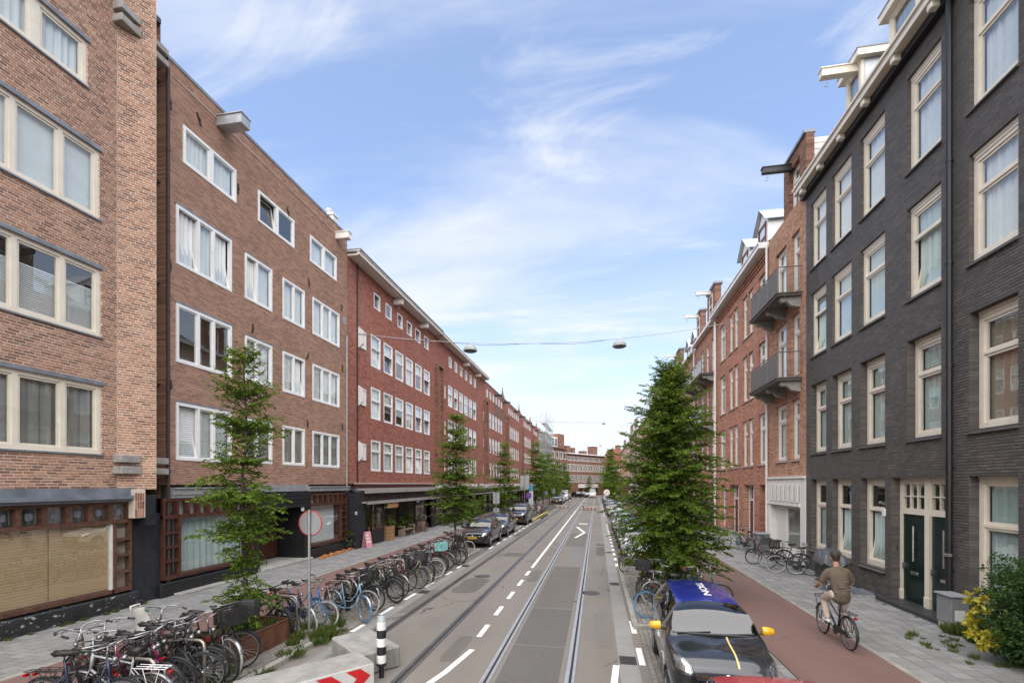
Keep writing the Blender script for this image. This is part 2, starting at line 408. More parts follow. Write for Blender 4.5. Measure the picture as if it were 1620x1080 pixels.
# ================================================================== THE STREET
XL, XR = -12.65, 8.25                              # the two facade lines
ZS = 0.10                                          # height of the pavements above the road
def asphalt(name, base, tone, grit=0.5, crack=0.0, stain=0.4):
    t = NT(name)
    fine = t.noise(140, 3, 0.7); mid = t.noise(9, 5, 0.6); big = t.noise(0.45, 6, 0.6, t.scaled((1.6, 0.35, 1)))
    c = t.mix(t.rng(fine, 0.3, 0.7), tuple(x * (1 - 0.35 * grit) for x in base), tuple(min(1, x * (1 + 0.35 * grit)) for x in base))
    c = t.mix(t.rng(mid, 0.35, 0.7, 0, 0.35), c, tone)
    c = t.mix(t.rng(big, 0.42, 0.7, 0, stain), c, tuple(x * 0.62 for x in base))
    if crack:
        v = t.node('ShaderNodeTexVoronoi', feature='DISTANCE_TO_EDGE'); v.inputs['Scale'].default_value = 0.33
        wv = t.node('ShaderNodeVectorMath', operation='ADD'); t.l.new(t.pos(), wv.inputs[0])
        nn = t.node('ShaderNodeTexNoise'); nn.inputs['Scale'].default_value = 1.4; nn.inputs['Detail'].default_value = 5; t.l.new(t.pos(), nn.inputs['Vector'])
        t.l.new(nn.outputs['Color'], wv.inputs[1]); t.l.new(wv.outputs[0], v.inputs['Vector'])
        cr = t.math('MULTIPLY', t.math('LESS_THAN', v.outputs['Distance'], 0.006), t.rng(t.noise(0.5, 2), 0.5, 0.6))
        c = t.mix(t.math('MULTIPLY', cr, crack), c, (0.03, 0.028, 0.025))
    t.out(c, t.rng(mid, 0.2, 0.8, 0.72, 0.95), spec=0.3); t.bump(fine, 0.35, 0.006); return t.m
m_road = asphalt('old_asphalt', (0.20, 0.178, 0.156), (0.236, 0.21, 0.184), 0.7, 0.9, 0.45)
m_patch = asphalt('grey_asphalt_patch', (0.13, 0.122, 0.112), (0.105, 0.10, 0.095), 0.8, 0.3)
m_patch2 = asphalt('brown_asphalt_patch', (0.15, 0.136, 0.12), (0.12, 0.11, 0.098), 0.8, 0.2)
m_red = asphalt('red_asphalt', (0.19, 0.115, 0.099), (0.22, 0.14, 0.121), 0.4, 0.25, 0.35)
m_seal = asphalt('sealed_joint', (0.19, 0.186, 0.178), (0.15, 0.146, 0.14), 0.3, 0.0)
m_earth = asphalt('ground_surface', (0.16, 0.145, 0.125), (0.2, 0.18, 0.16), 0.5)
m_mark = M('road_paint', (0.80, 0.80, 0.77), 0.6, var=0.06, vs=14, dirt=0.35)
m_kerb = M('kerb_concrete', (0.30, 0.285, 0.25), 0.9, var=0.2, vs=3, bump=0.3, bs=60, dirt=0.4)
def tile_mat(name, stops, dirtc=(0.1, 0.09, 0.075)):
    t = NT(name)
    at = t.node('ShaderNodeAttribute', attribute_name='rnd'); oi = t.node('ShaderNodeObjectInfo')
    v = t.math('FRACT', t.math('ADD', at.outputs['Fac'], oi.outputs['Random']))
    c = t.ramp(v, stops)
    c = t.mix(t.rng(t.noise(1.1, 6, 0.65), 0.42, 0.72, 0, 0.4), c, dirtc)
    c = t.mix(t.rng(t.noise(70, 3, 0.7), 0.3, 0.7, 0, 0.35), c, (0.42, 0.42, 0.41))
    t.out(c, 0.88, spec=0.3); t.bump(t.noise(120, 3), 0.25, 0.005); return t.m
m_tile = tile_mat('grey_paving_slab', [(0, (0.175, 0.173, 0.168)), (0.5, (0.225, 0.222, 0.216)), (1, (0.275, 0.27, 0.26))])
m_clink = tile_mat('brown_clinker', [(0, (0.15, 0.13, 0.11)), (0.5, (0.21, 0.18, 0.15)), (1, (0.26, 0.235, 0.2))], (0.07, 0.075, 0.04))
m_clinkg = tile_mat('grey_clinker', [(0, (0.17, 0.165, 0.16)), (0.5, (0.22, 0.215, 0.2)), (1, (0.27, 0.26, 0.245))])
m_joint = M('joint_sand', (0.12, 0.108, 0.09), 0.95, var=0.3, vs=3)
m_railtop = M('rail_steel', (0.40, 0.40, 0.405), 0.5, 0.5, var=0.12, vs=6)
m_groove = M('rail_groove', (0.025, 0.022, 0.02), 0.8)
m_raildk = M('rail_worn', (0.24, 0.235, 0.23), 0.36, 0.8, var=0.2, vs=3)

def sheet(name, x0, x1, y0, y1, z, mat, parent=None, kind=None):
    mb = MB(); mb.quad((x0, y0, z), (x1, y0, z), (x1, y1, z), (x0, y1, z))
    o = mb.build(name, mat, parent)
    if kind: tag(o, kind=kind)
    return o
sheet('ground', -1500, 1500, -1500, 1500, -0.08, m_earth, kind='structure')
mb = MB(); mb.add([(-5.95, -30, 0), (2.95, -30, 0), (2.95, 122, 0), (70, 124, 0), (70, 150, 0), (-60, 172, 0), (-60, 150, 0), (-5.95, 122, 0)], [(0, 1, 2, 7), (2, 3, 4, 5, 6, 7)])
road = mb.build('road', m_road); tag(road, kind='structure')
# rails
for nm, (xa, bright) in zip(('first', 'second', 'third', 'fourth'), ((-4.87, 0), (-3.42, 0), (-1.91, 1), (-0.45, 1))):
    mb = MB()
    zt = 0.010
    mb.cm = 1; mb.box(xa - 0.105, xa - 0.035, -25, 123, -0.02, zt, 'b'); mb.box(xa + 0.012, xa + 0.062, -25, 123, -0.02, zt - 0.002, 'b')
    mb.cm = 0; mb.box(xa - 0.035, xa + 0.012, -25, 123, -0.02, 0.002, 'b')
    mb.cm = 2; mb.box(xa - (0.125 if bright else 0.12), xa - 0.105, -25, 123, -0.02, 0.0045, 'b'); mb.box(xa + 0.062, xa + (0.085 if bright else 0.09), -25, 123, -0.02, 0.0045, 'b')
    o = mb.build('tram_rail', [m_groove, m_railtop if bright else m_raildk, m_seal if bright else m_patch])
    tag(o, {'first': 'dark worn grooved tram rail running closest to the long bicycle row', 'second': 'dark worn grooved tram rail beside the dashed centre line',
            'third': 'bright grooved tram rail between the dashed centre line and the asphalt patches', 'fourth': 'bright grooved tram rail on the parked cars\' side of the asphalt patches'}[nm], 'rail', 'tram rails in the road')
# patches between the bright rails
for (ya, yb, m_) in ((-20, 12.9, m_patch), (13.0, 19.5, m_patch2), (26.0, 33.0, m_patch2)):
    sheet('asphalt_patch', -1.75, -0.66, ya, yb, 0.004, m_, road)
sheet('asphalt_patch', -1.15, -0.68, 20.5, 25.9, 0.004, m_seal, road)
for y_, w_ in ((12.95, 0.10), (9.9, 0.05), (19.6, 0.10)): sheet('sealed_joint', -1.75, -0.66, y_ - w_/2, y_ + w_/2, 0.007, m_seal, road)
sheet('asphalt_patch', -5.35, -5.05, 30, 46, 0.004, m_patch, road)
sheet('asphalt_patch', -5.85, -4.99, 46, 53, 0.004, m_seal, road)
# irregular repairs and worn lanes
m_rep = [asphalt('repair_%d' % k, c_, d_, .7, .5, .5) for k, (c_, d_) in enumerate((((.15, .134, .118), (.18, .16, .14)), ((.125, .113, .102), (.15, .136, .12)), ((.195, .176, .155), (.165, .15, .132))))]
rgp = random.Random(5)
for k, (cx, cy, w_, l_) in enumerate(((-2.9, 9.5, .35, 1.6), (-4.2, 15.5, .9, 2.4), (.15, 11.5, .45, 3.0), (-2.3, 17.5, .4, 2.2), (-4.0, 22.5, 1.0, 1.2), (.0, 18.5, .5, 1.2), (-5.1, 13.2, .35, 3.0), (.2, 24.5, .5, 3.4), (-3.9, 29, .8, 3.2), (-2.6, 6.6, .5, 1.2), (.05, 7.4, .4, 1.5), (-4.1, 11.2, .5, .8))):
    pts = []
    for j in range(18):
        a_ = 2 * pi * j / 18; sx = math.copysign(abs(cos(a_)) ** .45, cos(a_)); sy = math.copysign(abs(sin(a_)) ** .45, sin(a_)); pts.append((cx + sx * w_ / 2 * rgp.uniform(.88, 1.08), cy + sy * l_ / 2 * rgp.uniform(.92, 1.05), .003))
    mb = MB(); mb.add(pts, [tuple(range(18))]); mb.build('asphalt_patch', m_rep[k % 3], road)
for (x_, y_) in ((.60, 9.4), (.60, 16.5), (-5.43, 14.2), (-5.43, 19.0), (.60, 24.0)):
    mb = MB(); mb.box(x_ - .16, x_ + .16, y_ - .22, y_ + .22, .0, .007); 
    g_ = mb.build('drain_frame', M('drain_iron', (.06, .056, .052), .6, .4, var=.25), road)
    for k in range(6): mb = MB(); mb.box(x_ - .11, x_ + .11, y_ - .18 + k * .065, y_ - .155 + k * .065, .007, .009); mb.build('drain_slot', m_groove, g_)
# painted marks
def mark(x0, x1, y0, y1, z=0.006): return sheet('road_marking', x0, x1, y0, y1, z, m_mark, road)
XC = -2.62
mb = MB(); a0, a1, a2 = G(672, 1085), G(704, 1063), G(747, 1027)
pts = [Vector((-3.15, 6.2, 0)), a0, a1, a2]
L_, R_ = [], []
for i, p in enumerate(pts):
    d = (pts[min(i+1, 3)] - pts[max(i-1, 0)]).normalized(); n_ = Vector((d.y, -d.x, 0))
    L_.append((p - n_ * 0.06 + Vector((0, 0, 0.006)))[:]); R_.append((p + n_ * 0.06 + Vector((0, 0, 0.006)))[:])
mb.add(L_ + R_, [(i, 4 + i, 5 + i, i + 1) for i in range(3)]); mb.build('road_marking', m_mark, road)
for (pa, pb) in (((758, 1007), (778, 988)), ((785, 972.7), (799.4, 959)), ((805, 946.7), (816, 935.7)), ((820.7, 926), (829.6, 917)), ((832.6, 909.6), (840, 903))):
    mark(XC - 0.06, XC + 0.06, G(*pa).y, G(*pb).y)
mark(XC - 0.06, XC + 0.06, G(842.7, 897.8).y, 62)
for k in range(8): mark(XC - 0.06, XC + 0.06, 64 + k * 6, 67 + k * 6)
mb = MB(); p, q = G(955, 1086), G(975, 1052)
mb.quad((p.x - .06, p.y - 2, .006), (p.x + .06, p.y - 2, .006), (q.x + .06, q.y, .006), (q.x - .06, q.y, .006)); mb.build('road_marking', m_mark, road)
for (ya, yb) in ((992, 982), (1018, 1001.5), (1051, 1024)): pass
for k, (yn, yf) in enumerate(((1001.5, 982), (1051, 1024), (1112, 1085))):
    mark(0.80, 0.92, G(1000, yn).y, G(1000, yf).y)
y_ = 20.0
while y_ < 41: mark(0.78, 0.9, y_, y_ + 0.75); y_ += 1.55
for k in range(16): mark(0.78, 0.9, 50 + k * 2.2, 51 + k * 2.2)
for (yn, yf) in ((1001, 988), (971, 958), (946, 935), (925, 917), (905, 899), (894, 889)):
    mark(-5.68, -5.56, (CAM_H * F_PX / (yn - Y_H)) * 0.93, (CAM_H * F_PX / (yf - Y_H)) * 0.93)
for k in range(9): mark(-5.68, -5.56, 24.2 + k * 1.9, 25.2 + k * 1.9)
mb = MB()                                          # the angular arrow between the rails
P_ = lambda x, y: (x, y, 0.006)
for (p, q) in (((-1.55, 37.8), (-0.85, 33.5)), ((-0.85, 33.5), (-1.35, 30.2))):
    d = (Vector(q) - Vector(p)).normalized(); n_ = Vector((d.y, -d.x)) * 0.09
    mb.quad(P_(p[0] - n_.x, p[1] - n_.y), P_(p[0] + n_.x, p[1] + n_.y), P_(q[0] + n_.x, q[1] + n_.y), P_(q[0] - n_.x, q[1] - n_.y))
mb.build('road_marking', m_mark, road)
mark(-1.5, -0.75, 40.5, 41.2)
# gutter strips of dark slabs along the parking bays
sheet('gutter_strip', 0.42, 0.78, -20, 122, 0.004, m_clinkg, road)
sheet('gutter_strip', -5.55, -5.3, -20, 122, 0.004, m_clinkg, road)

# ---- parking strips, paved with clinkers that are built near the camera
def clinker_strip(name, x0, x1, y0, y1, z, mat, yb0, yb1, dx=0.105, dy=0.21, far=True):
    o = sheet(name, x0, x1, y0, y1, z - 0.006, m_joint, kind='structure')
    if yb1 > yb0:
        items = []; r = 0; x = x0 + dx / 2
        while x < x1 - 0.02:
            y = yb0 + (dy / 2 if r % 2 else 0) + dy / 2
            while y < yb1:
                items.append(((x, y, z + random.uniform(-0.003, 0.002)), (dx - 0.008, dy - 0.008, 0.03), 0, True)); y += dy
            x += dx; r += 1
        pieces('clinker', items, mat, o, 300, slab_geo)
    return o
def slab_floor(name, x0, x1, y0, y1, z, mat, yb0, yb1, d=0.3, base=None):
    """raised pavement: a solid bed with square slabs laid in half bond"""
    mb = MB(); mb.box(x0, x1, y0, y1, -0.05, z - 0.004, 'b'); o = mb.build(name, base or m_joint); tag(o, kind='structure')
    items = []; r = 0; x = x0 + d / 2
    while x < x1 + d * 0.3:
        w_ = d
        y = yb0 + (d / 2 if r % 2 else 0) + d / 2
        while y < yb1:
            xx0, xx1 = x - d/2, min(x + d/2, x1)
            if xx1 - xx0 > 0.05:
                items.append((((xx0 + xx1)/2, y, z + random.uniform(-0.003, 0.003)), (xx1 - xx0 - 0.008, d - 0.008, 0.02), 0, xx1 - xx0 > d - 0.001))
            y += d
        x += d; r += 1
    pieces('paving_slab', items, mat, o, 300, slab_geo)
    return o
m_clinkfar = tile_mat('clinker_far', [(0, (0.19, 0.17, 0.145)), (1, (0.19, 0.17, 0.145))])
clinker_strip('parking_strip', 0.96, 2.88, -12, 122, 0.010, m_clink, 5.0, 14.0)
clinker_strip('parking_strip', -7.75, -5.70, 9.7, 122, 0.010, m_clink, 9.7, 24.0)
# kerb stones: each a stone of its own
kb = {}
def kerb_row(parent, x0, x1, y0, y1, z, L=1.0):
    key = (round(x1 - x0, 3), round(z, 3), L)
    if key not in kb:
        mb = MB(); mb.bbox(-(x1-x0)/2, (x1-x0)/2, -L/2 + .004, L/2 - .004, -0.08, z, 0.012); kb[key] = mb.mesh('kerb_stone', m_kerb)
    y = y0 + L/2
    while y < y1:
        place('kerb_stone', kb[key], parent, ((x0+x1)/2, y, random.uniform(-.004, .004)), (0, 0, random.uniform(-.006, .006))); y += L
def kerb_end(parent, xa, xb, y, z):
    mb = MB(); mb.bbox(xa, xb, -0.07, 0.07, -0.08, z, 0.012); mb.build('kerb_stone', m_kerb, parent, (0, y, 0))
# right side
def raised(name, x0, x1, y0, y1, mat):
    mb = MB(); mb.box(x0, x1, y0, y1, -0.05, ZS, 'b'); o = mb.build(name, mat); return tag(o, kind='structure')
bp_r = raised('bicycle_path', 3.42, 5.40, -30, 122, m_red)
sw_r = slab_floor('pavement', 5.52, 8.30, -30, 122, ZS + 0.004, m_tile, 6.0, 40.0)
kerb_row(sw_r, 5.40, 5.52, 5.0, 60, ZS + 0.012)
mb = MB(); mb.box(5.40, 5.52, 60, 122, -0.05, ZS + 0.01); mb.build('kerb', m_kerb, sw_r)
sep_r = slab_floor('paved_strip', 3.02, 3.40, -30, 122, ZS + 0.004, m_tile, 4.0, 20.0, 0.19)
kerb_row(sep_r, 2.88, 3.02, 4.0, 40, ZS + 0.012)
mb = MB(); mb.box(2.88, 3.02, 40, 122, -0.05, ZS + 0.012); mb.build('kerb', m_kerb, sep_r)
def verge(x0, x1, y0, y1, built):
    mb = MB(); mb.box(x0, x1, y0, y1, -0.05, ZS - 0.004, 'b'); o = mb.build('tree_verge', m_joint); tag(o, kind='structure')
    items = []; r = 0; x = x0 + 0.06
    if built:
        while x < x1 - 0.03:
            y = y0 + (0.105 if r % 2 else 0) + 0.1
            while y < y1 - 0.1:
                items.append(((x, y, ZS + random.uniform(-.003, .004)), (0.097, 0.202, 0.03), 0, True)); y += 0.21
            x += 0.105; r += 1
        pieces('clinker', items, m_clink, o, 150, slab_geo)
    return o
vr = verge(0.98, 2.88, 11.55, 19.4, True)
kerb_row(vr, 0.84, 0.98, 11.6, 19.4, ZS + 0.012); kerb_end(vr, 0.86, 2.88, 11.5, ZS + 0.008); kerb_end(vr, 0.86, 2.88, 19.5, ZS + 0.008)
vr2 = verge(0.98, 2.88, 42.5, 48.5, False); kerb_row(vr2, 0.84, 0.98, 42.5, 48.5, ZS + 0.012); kerb_end(vr2, 0.86, 2.88, 42.4, ZS + .008)
verge(0.98, 2.88, 62, 66, False); verge(0.98, 2.88, 78, 83, False)
# left side
bp_l = raised('bicycle_path', -9.95, -8.0, -30, 122, m_red)
sw_l = slab_floor('pavement', -12.7, -10.07, -30, 122, ZS + 0.004, m_tile, 4.0, 36.0)
kerb_row(sw_l, -10.07, -9.95, 4.0, 50, ZS + 0.008)
mb = MB(); mb.box(-10.07, -9.95, 50, 122, -0.05, ZS + 0.01); mb.build('kerb', m_kerb, sw_l)
sep_l = raised('paved_strip', -8.0, -7.75, -30, 122, m_clinkfar)
vl = verge(-7.75, -6.02, -10, 9.7, False)
items = []; r = 0; x = -7.70
while x < -6.05:
    y = 4.0 + (0.105 if r % 2 else 0)
    while y < 9.6: items.append(((x, y, ZS + random.uniform(-.004, .004)), (0.097, 0.202, 0.03), 0, True)); y += 0.21
    x += 0.105; r += 1
pieces('clinker', items, m_clink, vl, 150, slab_geo)
kerb_row(vl, -6.02, -5.88, 2.0, 9.6, ZS + 0.012); kerb_end(vl, -7.75, -5.88, 9.75, ZS + .008)
vl2 = verge(-7.75, -6.02, 20.4, 23.4, True); kerb_row(vl2, -6.02, -5.84, 20.4, 23.4, ZS + 0.012); kerb_end(vl2, -7.75, -5.84, 20.3, ZS + .008); kerb_end(vl2, -7.75, -5.84, 23.5, ZS + .008)
vl3 = verge(-7.75, -6.02, 34.2, 37.6, False); kerb_row(vl3, -6.02, -5.84, 34.2, 37.6, ZS + 0.012); kerb_end(vl3, -7.75, -5.84, 34.1, ZS + .008)
vl4 = verge(-7.75, -6.0, 43.5, 62, False)
m_yel = M('yellow_kerb_paint', (0.62, 0.45, 0.08), 0.7, var=0.15, dirt=0.3)
mb = MB()
for k in range(14): mb.bbox(-6.0, -5.84, 43.5 + k, 44.49 + k, -0.06, ZS + .012, .012)
mb.build('kerb', m_yel, vl4)
verge(-7.75, -6.0, 72, 78, False); verge(-7.75, -6.0, 89, 94, False)
# ================================================================== BUILDINGS
class Bld:
    """a building whose street front is the local plane y = 0, x to the right as seen from the street, +y inwards"""
    def __init__(s, name, label, ox, oy, rz, cat='building', group=None):
        s.e = thing(name, label, cat, (ox, oy, 0), rz, group)
        s.o = Vector((ox, oy)); s.rz = rz; s.d = Vector((cos(rz), sin(rz))); s.n = Vector((sin(rz), -cos(rz)))   # n points to the street
        s.M = Matrix.Translation((ox, oy, 0)) @ Matrix.Rotation(rz, 4, 'Z')
        s.holes = []
    def hit(s, px, off=0.0):
        a, b = ray(px); o = s.o + s.n * off
        # t*(a,b) = o + k*d
        det = a * (-s.d.y) + s.d.x * b
        t = (o.x * (-s.d.y) + s.d.x * o.y) / det
        k = (a * o.y - b * o.x) / det * -1
        k = (Vector((t * a, t * b)) - o).dot(s.d)
        return k, t
    def x(s, px, off=0.0): return s.hit(px, off)[0]
    def z(s, px, py, off=0.0): return CAM_H + (Y_H - py) * s.hit(px, off)[1] / F_PX

def wall(b, x0, x1, z0, z1, mat, holes=(), reveal=0.22, bricks=None, name='wall', mort=None, loc=(0, 0, 0), rz=0, brick_x=None, bl=0.227, bh=0.068, thick=0.3, rmat=None, proud=0.007):
    """front wall with openings and their reveals; bricks = material of the built bricks"""
    xs = sorted(set([x0, x1] + [min(max(v, x0), x1) for h in holes for v in h[:2]])); zs = sorted(set([z0, z1] + [min(max(v, z0), z1) for h in holes for v in h[2:4]]))
    mb = MB()
    def inh(x, z): return any(h[0] < x < h[1] and h[2] < z < h[3] for h in holes)
    if brick_x: xs = sorted(set(xs + [v for v in brick_x if x0 < v < x1]))
    for i in range(len(xs) - 1):
        for j in range(len(zs) - 1):
            if inh((xs[i] + xs[i+1]) / 2, (zs[j] + zs[j+1]) / 2): continue
            mb.cm = 1 if (bricks and (brick_x is None or brick_x[0] <= (xs[i] + xs[i+1]) / 2 <= brick_x[1])) else 0
            mb.quad((xs[i], 0, zs[j]), (xs[i+1], 0, zs[j]), (xs[i+1], 0, zs[j+1]), (xs[i], 0, zs[j+1]))
    mb.cm = 2 if rmat else 0
    for h in holes:
        a, c, l, u = h[:4]; r = reveal
        mb.quad((a, 0, l), (a, 0, u), (a, r, u), (a, r, l)); mb.quad((c, 0, u), (c, 0, l), (c, r, l), (c, r, u))
        mb.quad((a, 0, u), (c, 0, u), (c, r, u), (a, r, u)); mb.quad((c, 0, l), (a, 0, l), (a, r, l), (c, r, l))
        for (p, q) in (((a - .25, l - .2), (a, u + .2)), ((c, l - .2), (c + .25, u + .2)), ((a, u), (c, u + .25)), ((a, l - .25), (c, l))):   # inner face of the wall round the opening
            mb.quad((p[0], r, p[1]), (q[0], r, p[1]), (q[0], r, q[1]), (p[0], r, q[1]))
    mb.cm = 0
    mb.quad((x0, thick, z0), (x0, 0, z0), (x0, 0, z1), (x0, thick, z1)); mb.quad((x1, 0, z0), (x1, thick, z0), (x1, thick, z1), (x1, 0, z1))
    mb.quad((x0, 0, z1), (x1, 0, z1), (x1, thick, z1), (x0, thick, z1)); mb.quad((x0, thick, z0), (x1, thick, z0), (x1, 0, z0), (x0, 0, z0))
    o = mb.build(name, [mat, mort or mat] + ([rmat] if rmat else []), b.e, loc, (0, 0, rz))
    if bricks:
        bx0, bx1 = (x0, x1) if brick_x is None else (max(x0, brick_x[0]), min(x1, brick_x[1]))
        items = []; r = 0; z = z0 + bh / 2
        while z < z1 - 0.01:
            iv = [(bx0, bx1)]
            for h in holes:
                if h[2] - bh * .45 < z < h[3] + bh * .45:
                    nv = []
                    for (p, q) in iv:
                        if h[1] <= p or h[0] >= q: nv.append((p, q)); continue
                        if h[0] > p: nv.append((p, h[0]))
                        if h[1] < q: nv.append((h[1], q))
                    iv = nv
            for (p, q) in iv:
                k = math.floor((p - x0) / bl - 1); off = (r % 2) * bl / 2 + (0.25 * bl if r % 4 > 1 else 0)
                while x0 + k * bl + off < q:
                    a_, c_ = max(p, x0 + k * bl + off) + .007, min(q, x0 + (k + 1) * bl + off) - .007
                    if c_ - a_ > 0.03:
                        items.append((((a_ + c_) / 2, -proud - random.uniform(0, 0.004), z), (c_ - a_, 0.02, bh - 0.019), 0, c_ - a_ > bl - .0141)); 
                    k += 1
            z += bh; r += 1
        pieces('brick', items, bricks, o, 300, brick_geo, world=b.M @ Matrix.Translation(loc) @ Matrix.Rotation(rz, 4, 'Z'))
    return o
def shell(b, x0, x1, z1, depth, mat, room=1.6, y0=0.3, z0=0.0):
    """side walls, back, roof and the rooms' back wall"""
    mb = MB()
    mb.quad((x0, y0, z0), (x0, depth, z0), (x0, depth, z1), (x0, y0, z1)); mb.quad((x1, depth, z0), (x1, y0, z0), (x1, y0, z1), (x1, depth, z1))
    mb.quad((x0, depth, z0), (x1, depth, z0), (x1, depth, z1), (x0, depth, z1))
    mb.build('side_wall', mat, b.e)
    mb = MB(); mb.box(x0, x1, y0 - .02, depth, z1 - 0.2, z1 - 0.05); mb.build('flat_roof', m_roof, b.e)
    mb = MB(); mb.quad((x0, room, z0), (x1, room, z0), (x1, room, z1), (x0, room, z1))
    for k in range(1, 6):
        zz = z0 + k * 3.03 + .4
        if zz < z1 - 1: mb.quad((x0, .25, zz), (x1, .25, zz), (x1, room, zz), (x0, room, zz))
    mb.build('room_wall', m_inner, b.e)

_q = MB(); _q.quad((0, 0, 0), (1, 0, 0), (1, 0, 1), (0, 0, 1))
_unit = {}
def unitplane(mat):
    if mat.name not in _unit: _unit[mat.name] = _q.mesh('pane', mat)
    return _unit[mat.name]
def pane(parent, x0, x1, z0, z1, y, mat=None, rot=(0, 0, 0), name='pane'):
    return place(name, unitplane(mat or m_glass), parent, (x0, y, z0), rot, (x1 - x0, 1, z1 - z0))
_cur = {}
def curtain(parent, x0, x1, z0, z1, y, kind):
    if kind is None: return
    mat = {'w': m_cur_w, 'g': m_cur_g, 'b': m_cur_b, 't': m_cur_t, 'blind': m_blind, 'roll': m_cur_w}[kind]
    key = kind
    if key not in _cur:
        mb = MB()
        if kind == 'blind':
            for k in range(24): mb.quad((0, -.012, k / 24), (1, -.012, k / 24), (1, .012, (k + .95) / 24), (0, .012, (k + .95) / 24))
        elif kind == 'roll': mb.box(0, 1, -.004, .004, 0, 1)
        else:
            n = 40; ph = random.random()
            for k in range(n):
                f = lambda i: 0.03 * sin(i * 1.9 + ph) + 0.014 * sin(i * 0.73)
                mb.quad((k / n, f(k), 0), ((k + 1) / n, f(k + 1), 0), ((k + 1) / n, f(k + 1), 1), (k / n, f(k), 1))
        _cur[key] = mb.mesh('curtain', mat, smooth=kind not in ('blind', 'roll'))
    return place('blind' if kind in ('blind', 'roll') else 'curtain', _cur[key], parent, (x0, y, z0), (0, 0, 0), (x1 - x0, 1, z1 - z0))
_wf = {}
def window(b, x0, x1, z0, z1, mat, cols=(0, 1), transom=None, fw=0.07, recess=0.06, fd=0.09, tilt=(), cur=None, sash=0.045, sill=None, head=None, bottom=None, hole=True, simple=False, name='window', mull=None, glass=None, curfrac=(0, 1), parent=None, yoff=0.0):
    """cols: fractions where the lights divide; transom: fraction of the height; tilt: lights tipped open; cur: kind of curtain"""
    if hole: b.holes.append((x0, x1, z0, z1))
    Wd, Hh = x1 - x0, z1 - z0; mw = mull or fw
    key = (round(Wd, 3), round(Hh, 3), tuple(cols), transom, fw, fd, tuple(tilt), sash, mat.name, simple, mw, head, bottom)
    bt = bottom or fw; hd = head or fw
    edges = [c * (Wd - 2 * fw) + fw for c in cols]
    lights = []
    for i in range(len(cols) - 1):
        a = edges[i] + (mw / 2 if i else 0); c = edges[i + 1] - (mw / 2 if i < len(cols) - 2 else 0)
        tf = transom[i] if isinstance(transom, tuple) else transom
        if tf:
            zt = bt + (Hh - bt - hd) * tf
            lights.append((a, c, bt, zt - mw / 2)); lights.append((a, c, zt + mw / 2, Hh - hd))
        else: lights.append((a, c, bt, Hh - hd))
    if key not in _wf:
        mb = MB()
        mb.box(0, fw, 0, fd, 0, Hh); mb.box(Wd - fw, Wd, 0, fd, 0, Hh); mb.box(fw, Wd - fw, 0.002, fd, Hh - hd, Hh); mb.box(fw, Wd - fw, 0.002, fd, 0, bt)
        if hd > 0.12:
            mb.box(fw * .2, Wd - fw * .2, -0.035, 0.001, Hh - hd * .32, Hh - 0.002); mb.box(fw * .4, Wd - fw * .4, -0.018, 0.001, Hh - hd * .62, Hh - hd * .34)
        for e in edges[1:-1]: mb.box(e - mw / 2, e + mw / 2, 0.003, fd, bt, Hh - hd)
        for i in range(len(cols) - 1):
            tf = transom[i] if isinstance(transom, tuple) else transom
            if tf:
                zt = bt + (Hh - bt - hd) * tf; mb.box(edges[i], edges[i + 1], 0.001, fd, zt - mw / 2, zt + mw / 2)
        if sash and not simple:
            for k, (a, c, l, u) in enumerate(lights):
                if k in tilt: continue
                s_ = sash; y0_, y1_ = fd * .3, fd * .8
                mb.box(a, a + s_, y0_, y1_, l, u); mb.box(c - s_, c, y0_, y1_, l, u); mb.box(a + s_, c - s_, y0_, y1_, l, l + s_); mb.box(a + s_, c - s_, y0_, y1_, u - s_, u)
        _wf[key] = mb.mesh(name, mat)
    w = place(name, _wf[key], parent or b.e, (x0, recess + yoff, z0))
    for k, (a, c, l, u) in enumerate(lights):
        s_ = 0 if (simple or not sash) else sash
        if k in tilt:
            mb = MB(); aw, hh = c - a, u - l; s_ = s_ or .045
            mb.box(0, s_, -.02, .02, 0, hh); mb.box(aw - s_, aw, -.02, .02, 0, hh); mb.box(s_, aw - s_, -.02, .02, 0, s_); mb.box(s_, aw - s_, -.02, .02, hh - s_, hh)
            mb.build('sash', mat, w, (a, fd * .7, l), (radians(-9), 0, 0))
            p_ = pane(w, s_, aw - s_, s_, hh - s_, 0, glass); p_.location = (a + s_, fd * .7 + s_ * sin(radians(9)), l + s_ * cos(radians(9))); p_.rotation_euler = (radians(-9), 0, 0)
        else:
            pane(w, a + s_, c - s_, l + s_, u - s_, fd * .55, glass)
    if cur:
        cl = cur if isinstance(cur, (list, tuple)) else [cur]
        if len(cl) == 1:
            curtain(w, fw, Wd - fw, bt + (Hh - bt - hd) * curfrac[0], bt + (Hh - bt - hd) * curfrac[1], fd + 0.045, cl[0])
        else:
            for i, k in enumerate(cl):
                if k: curtain(w, edges[i], edges[i + 1], bt + (Hh - bt - hd) * curfrac[0], Hh - hd, fd + 0.045, k)
    if sill:
        sm, sd_, sh = sill
        mb = MB(); y1_ = 0.0; yf = -recess - yoff - sd_
        mb.prism([(yf, -sh), (yf, -sh + .035), (0.0, 0.001), (0.0, -sh)], -0.04, Wd + 0.04, 'x'); mb.build('sill', sm, w)
    return w
def flashing(b, x0, x1, z, mat=None, h=.06, p=.03):
    mb = MB(); mb.box(x0 - .05, x1 + .05, -p, .02, z, z + h); return mb.build('lead_flashing', mat or m_lead, b.e)
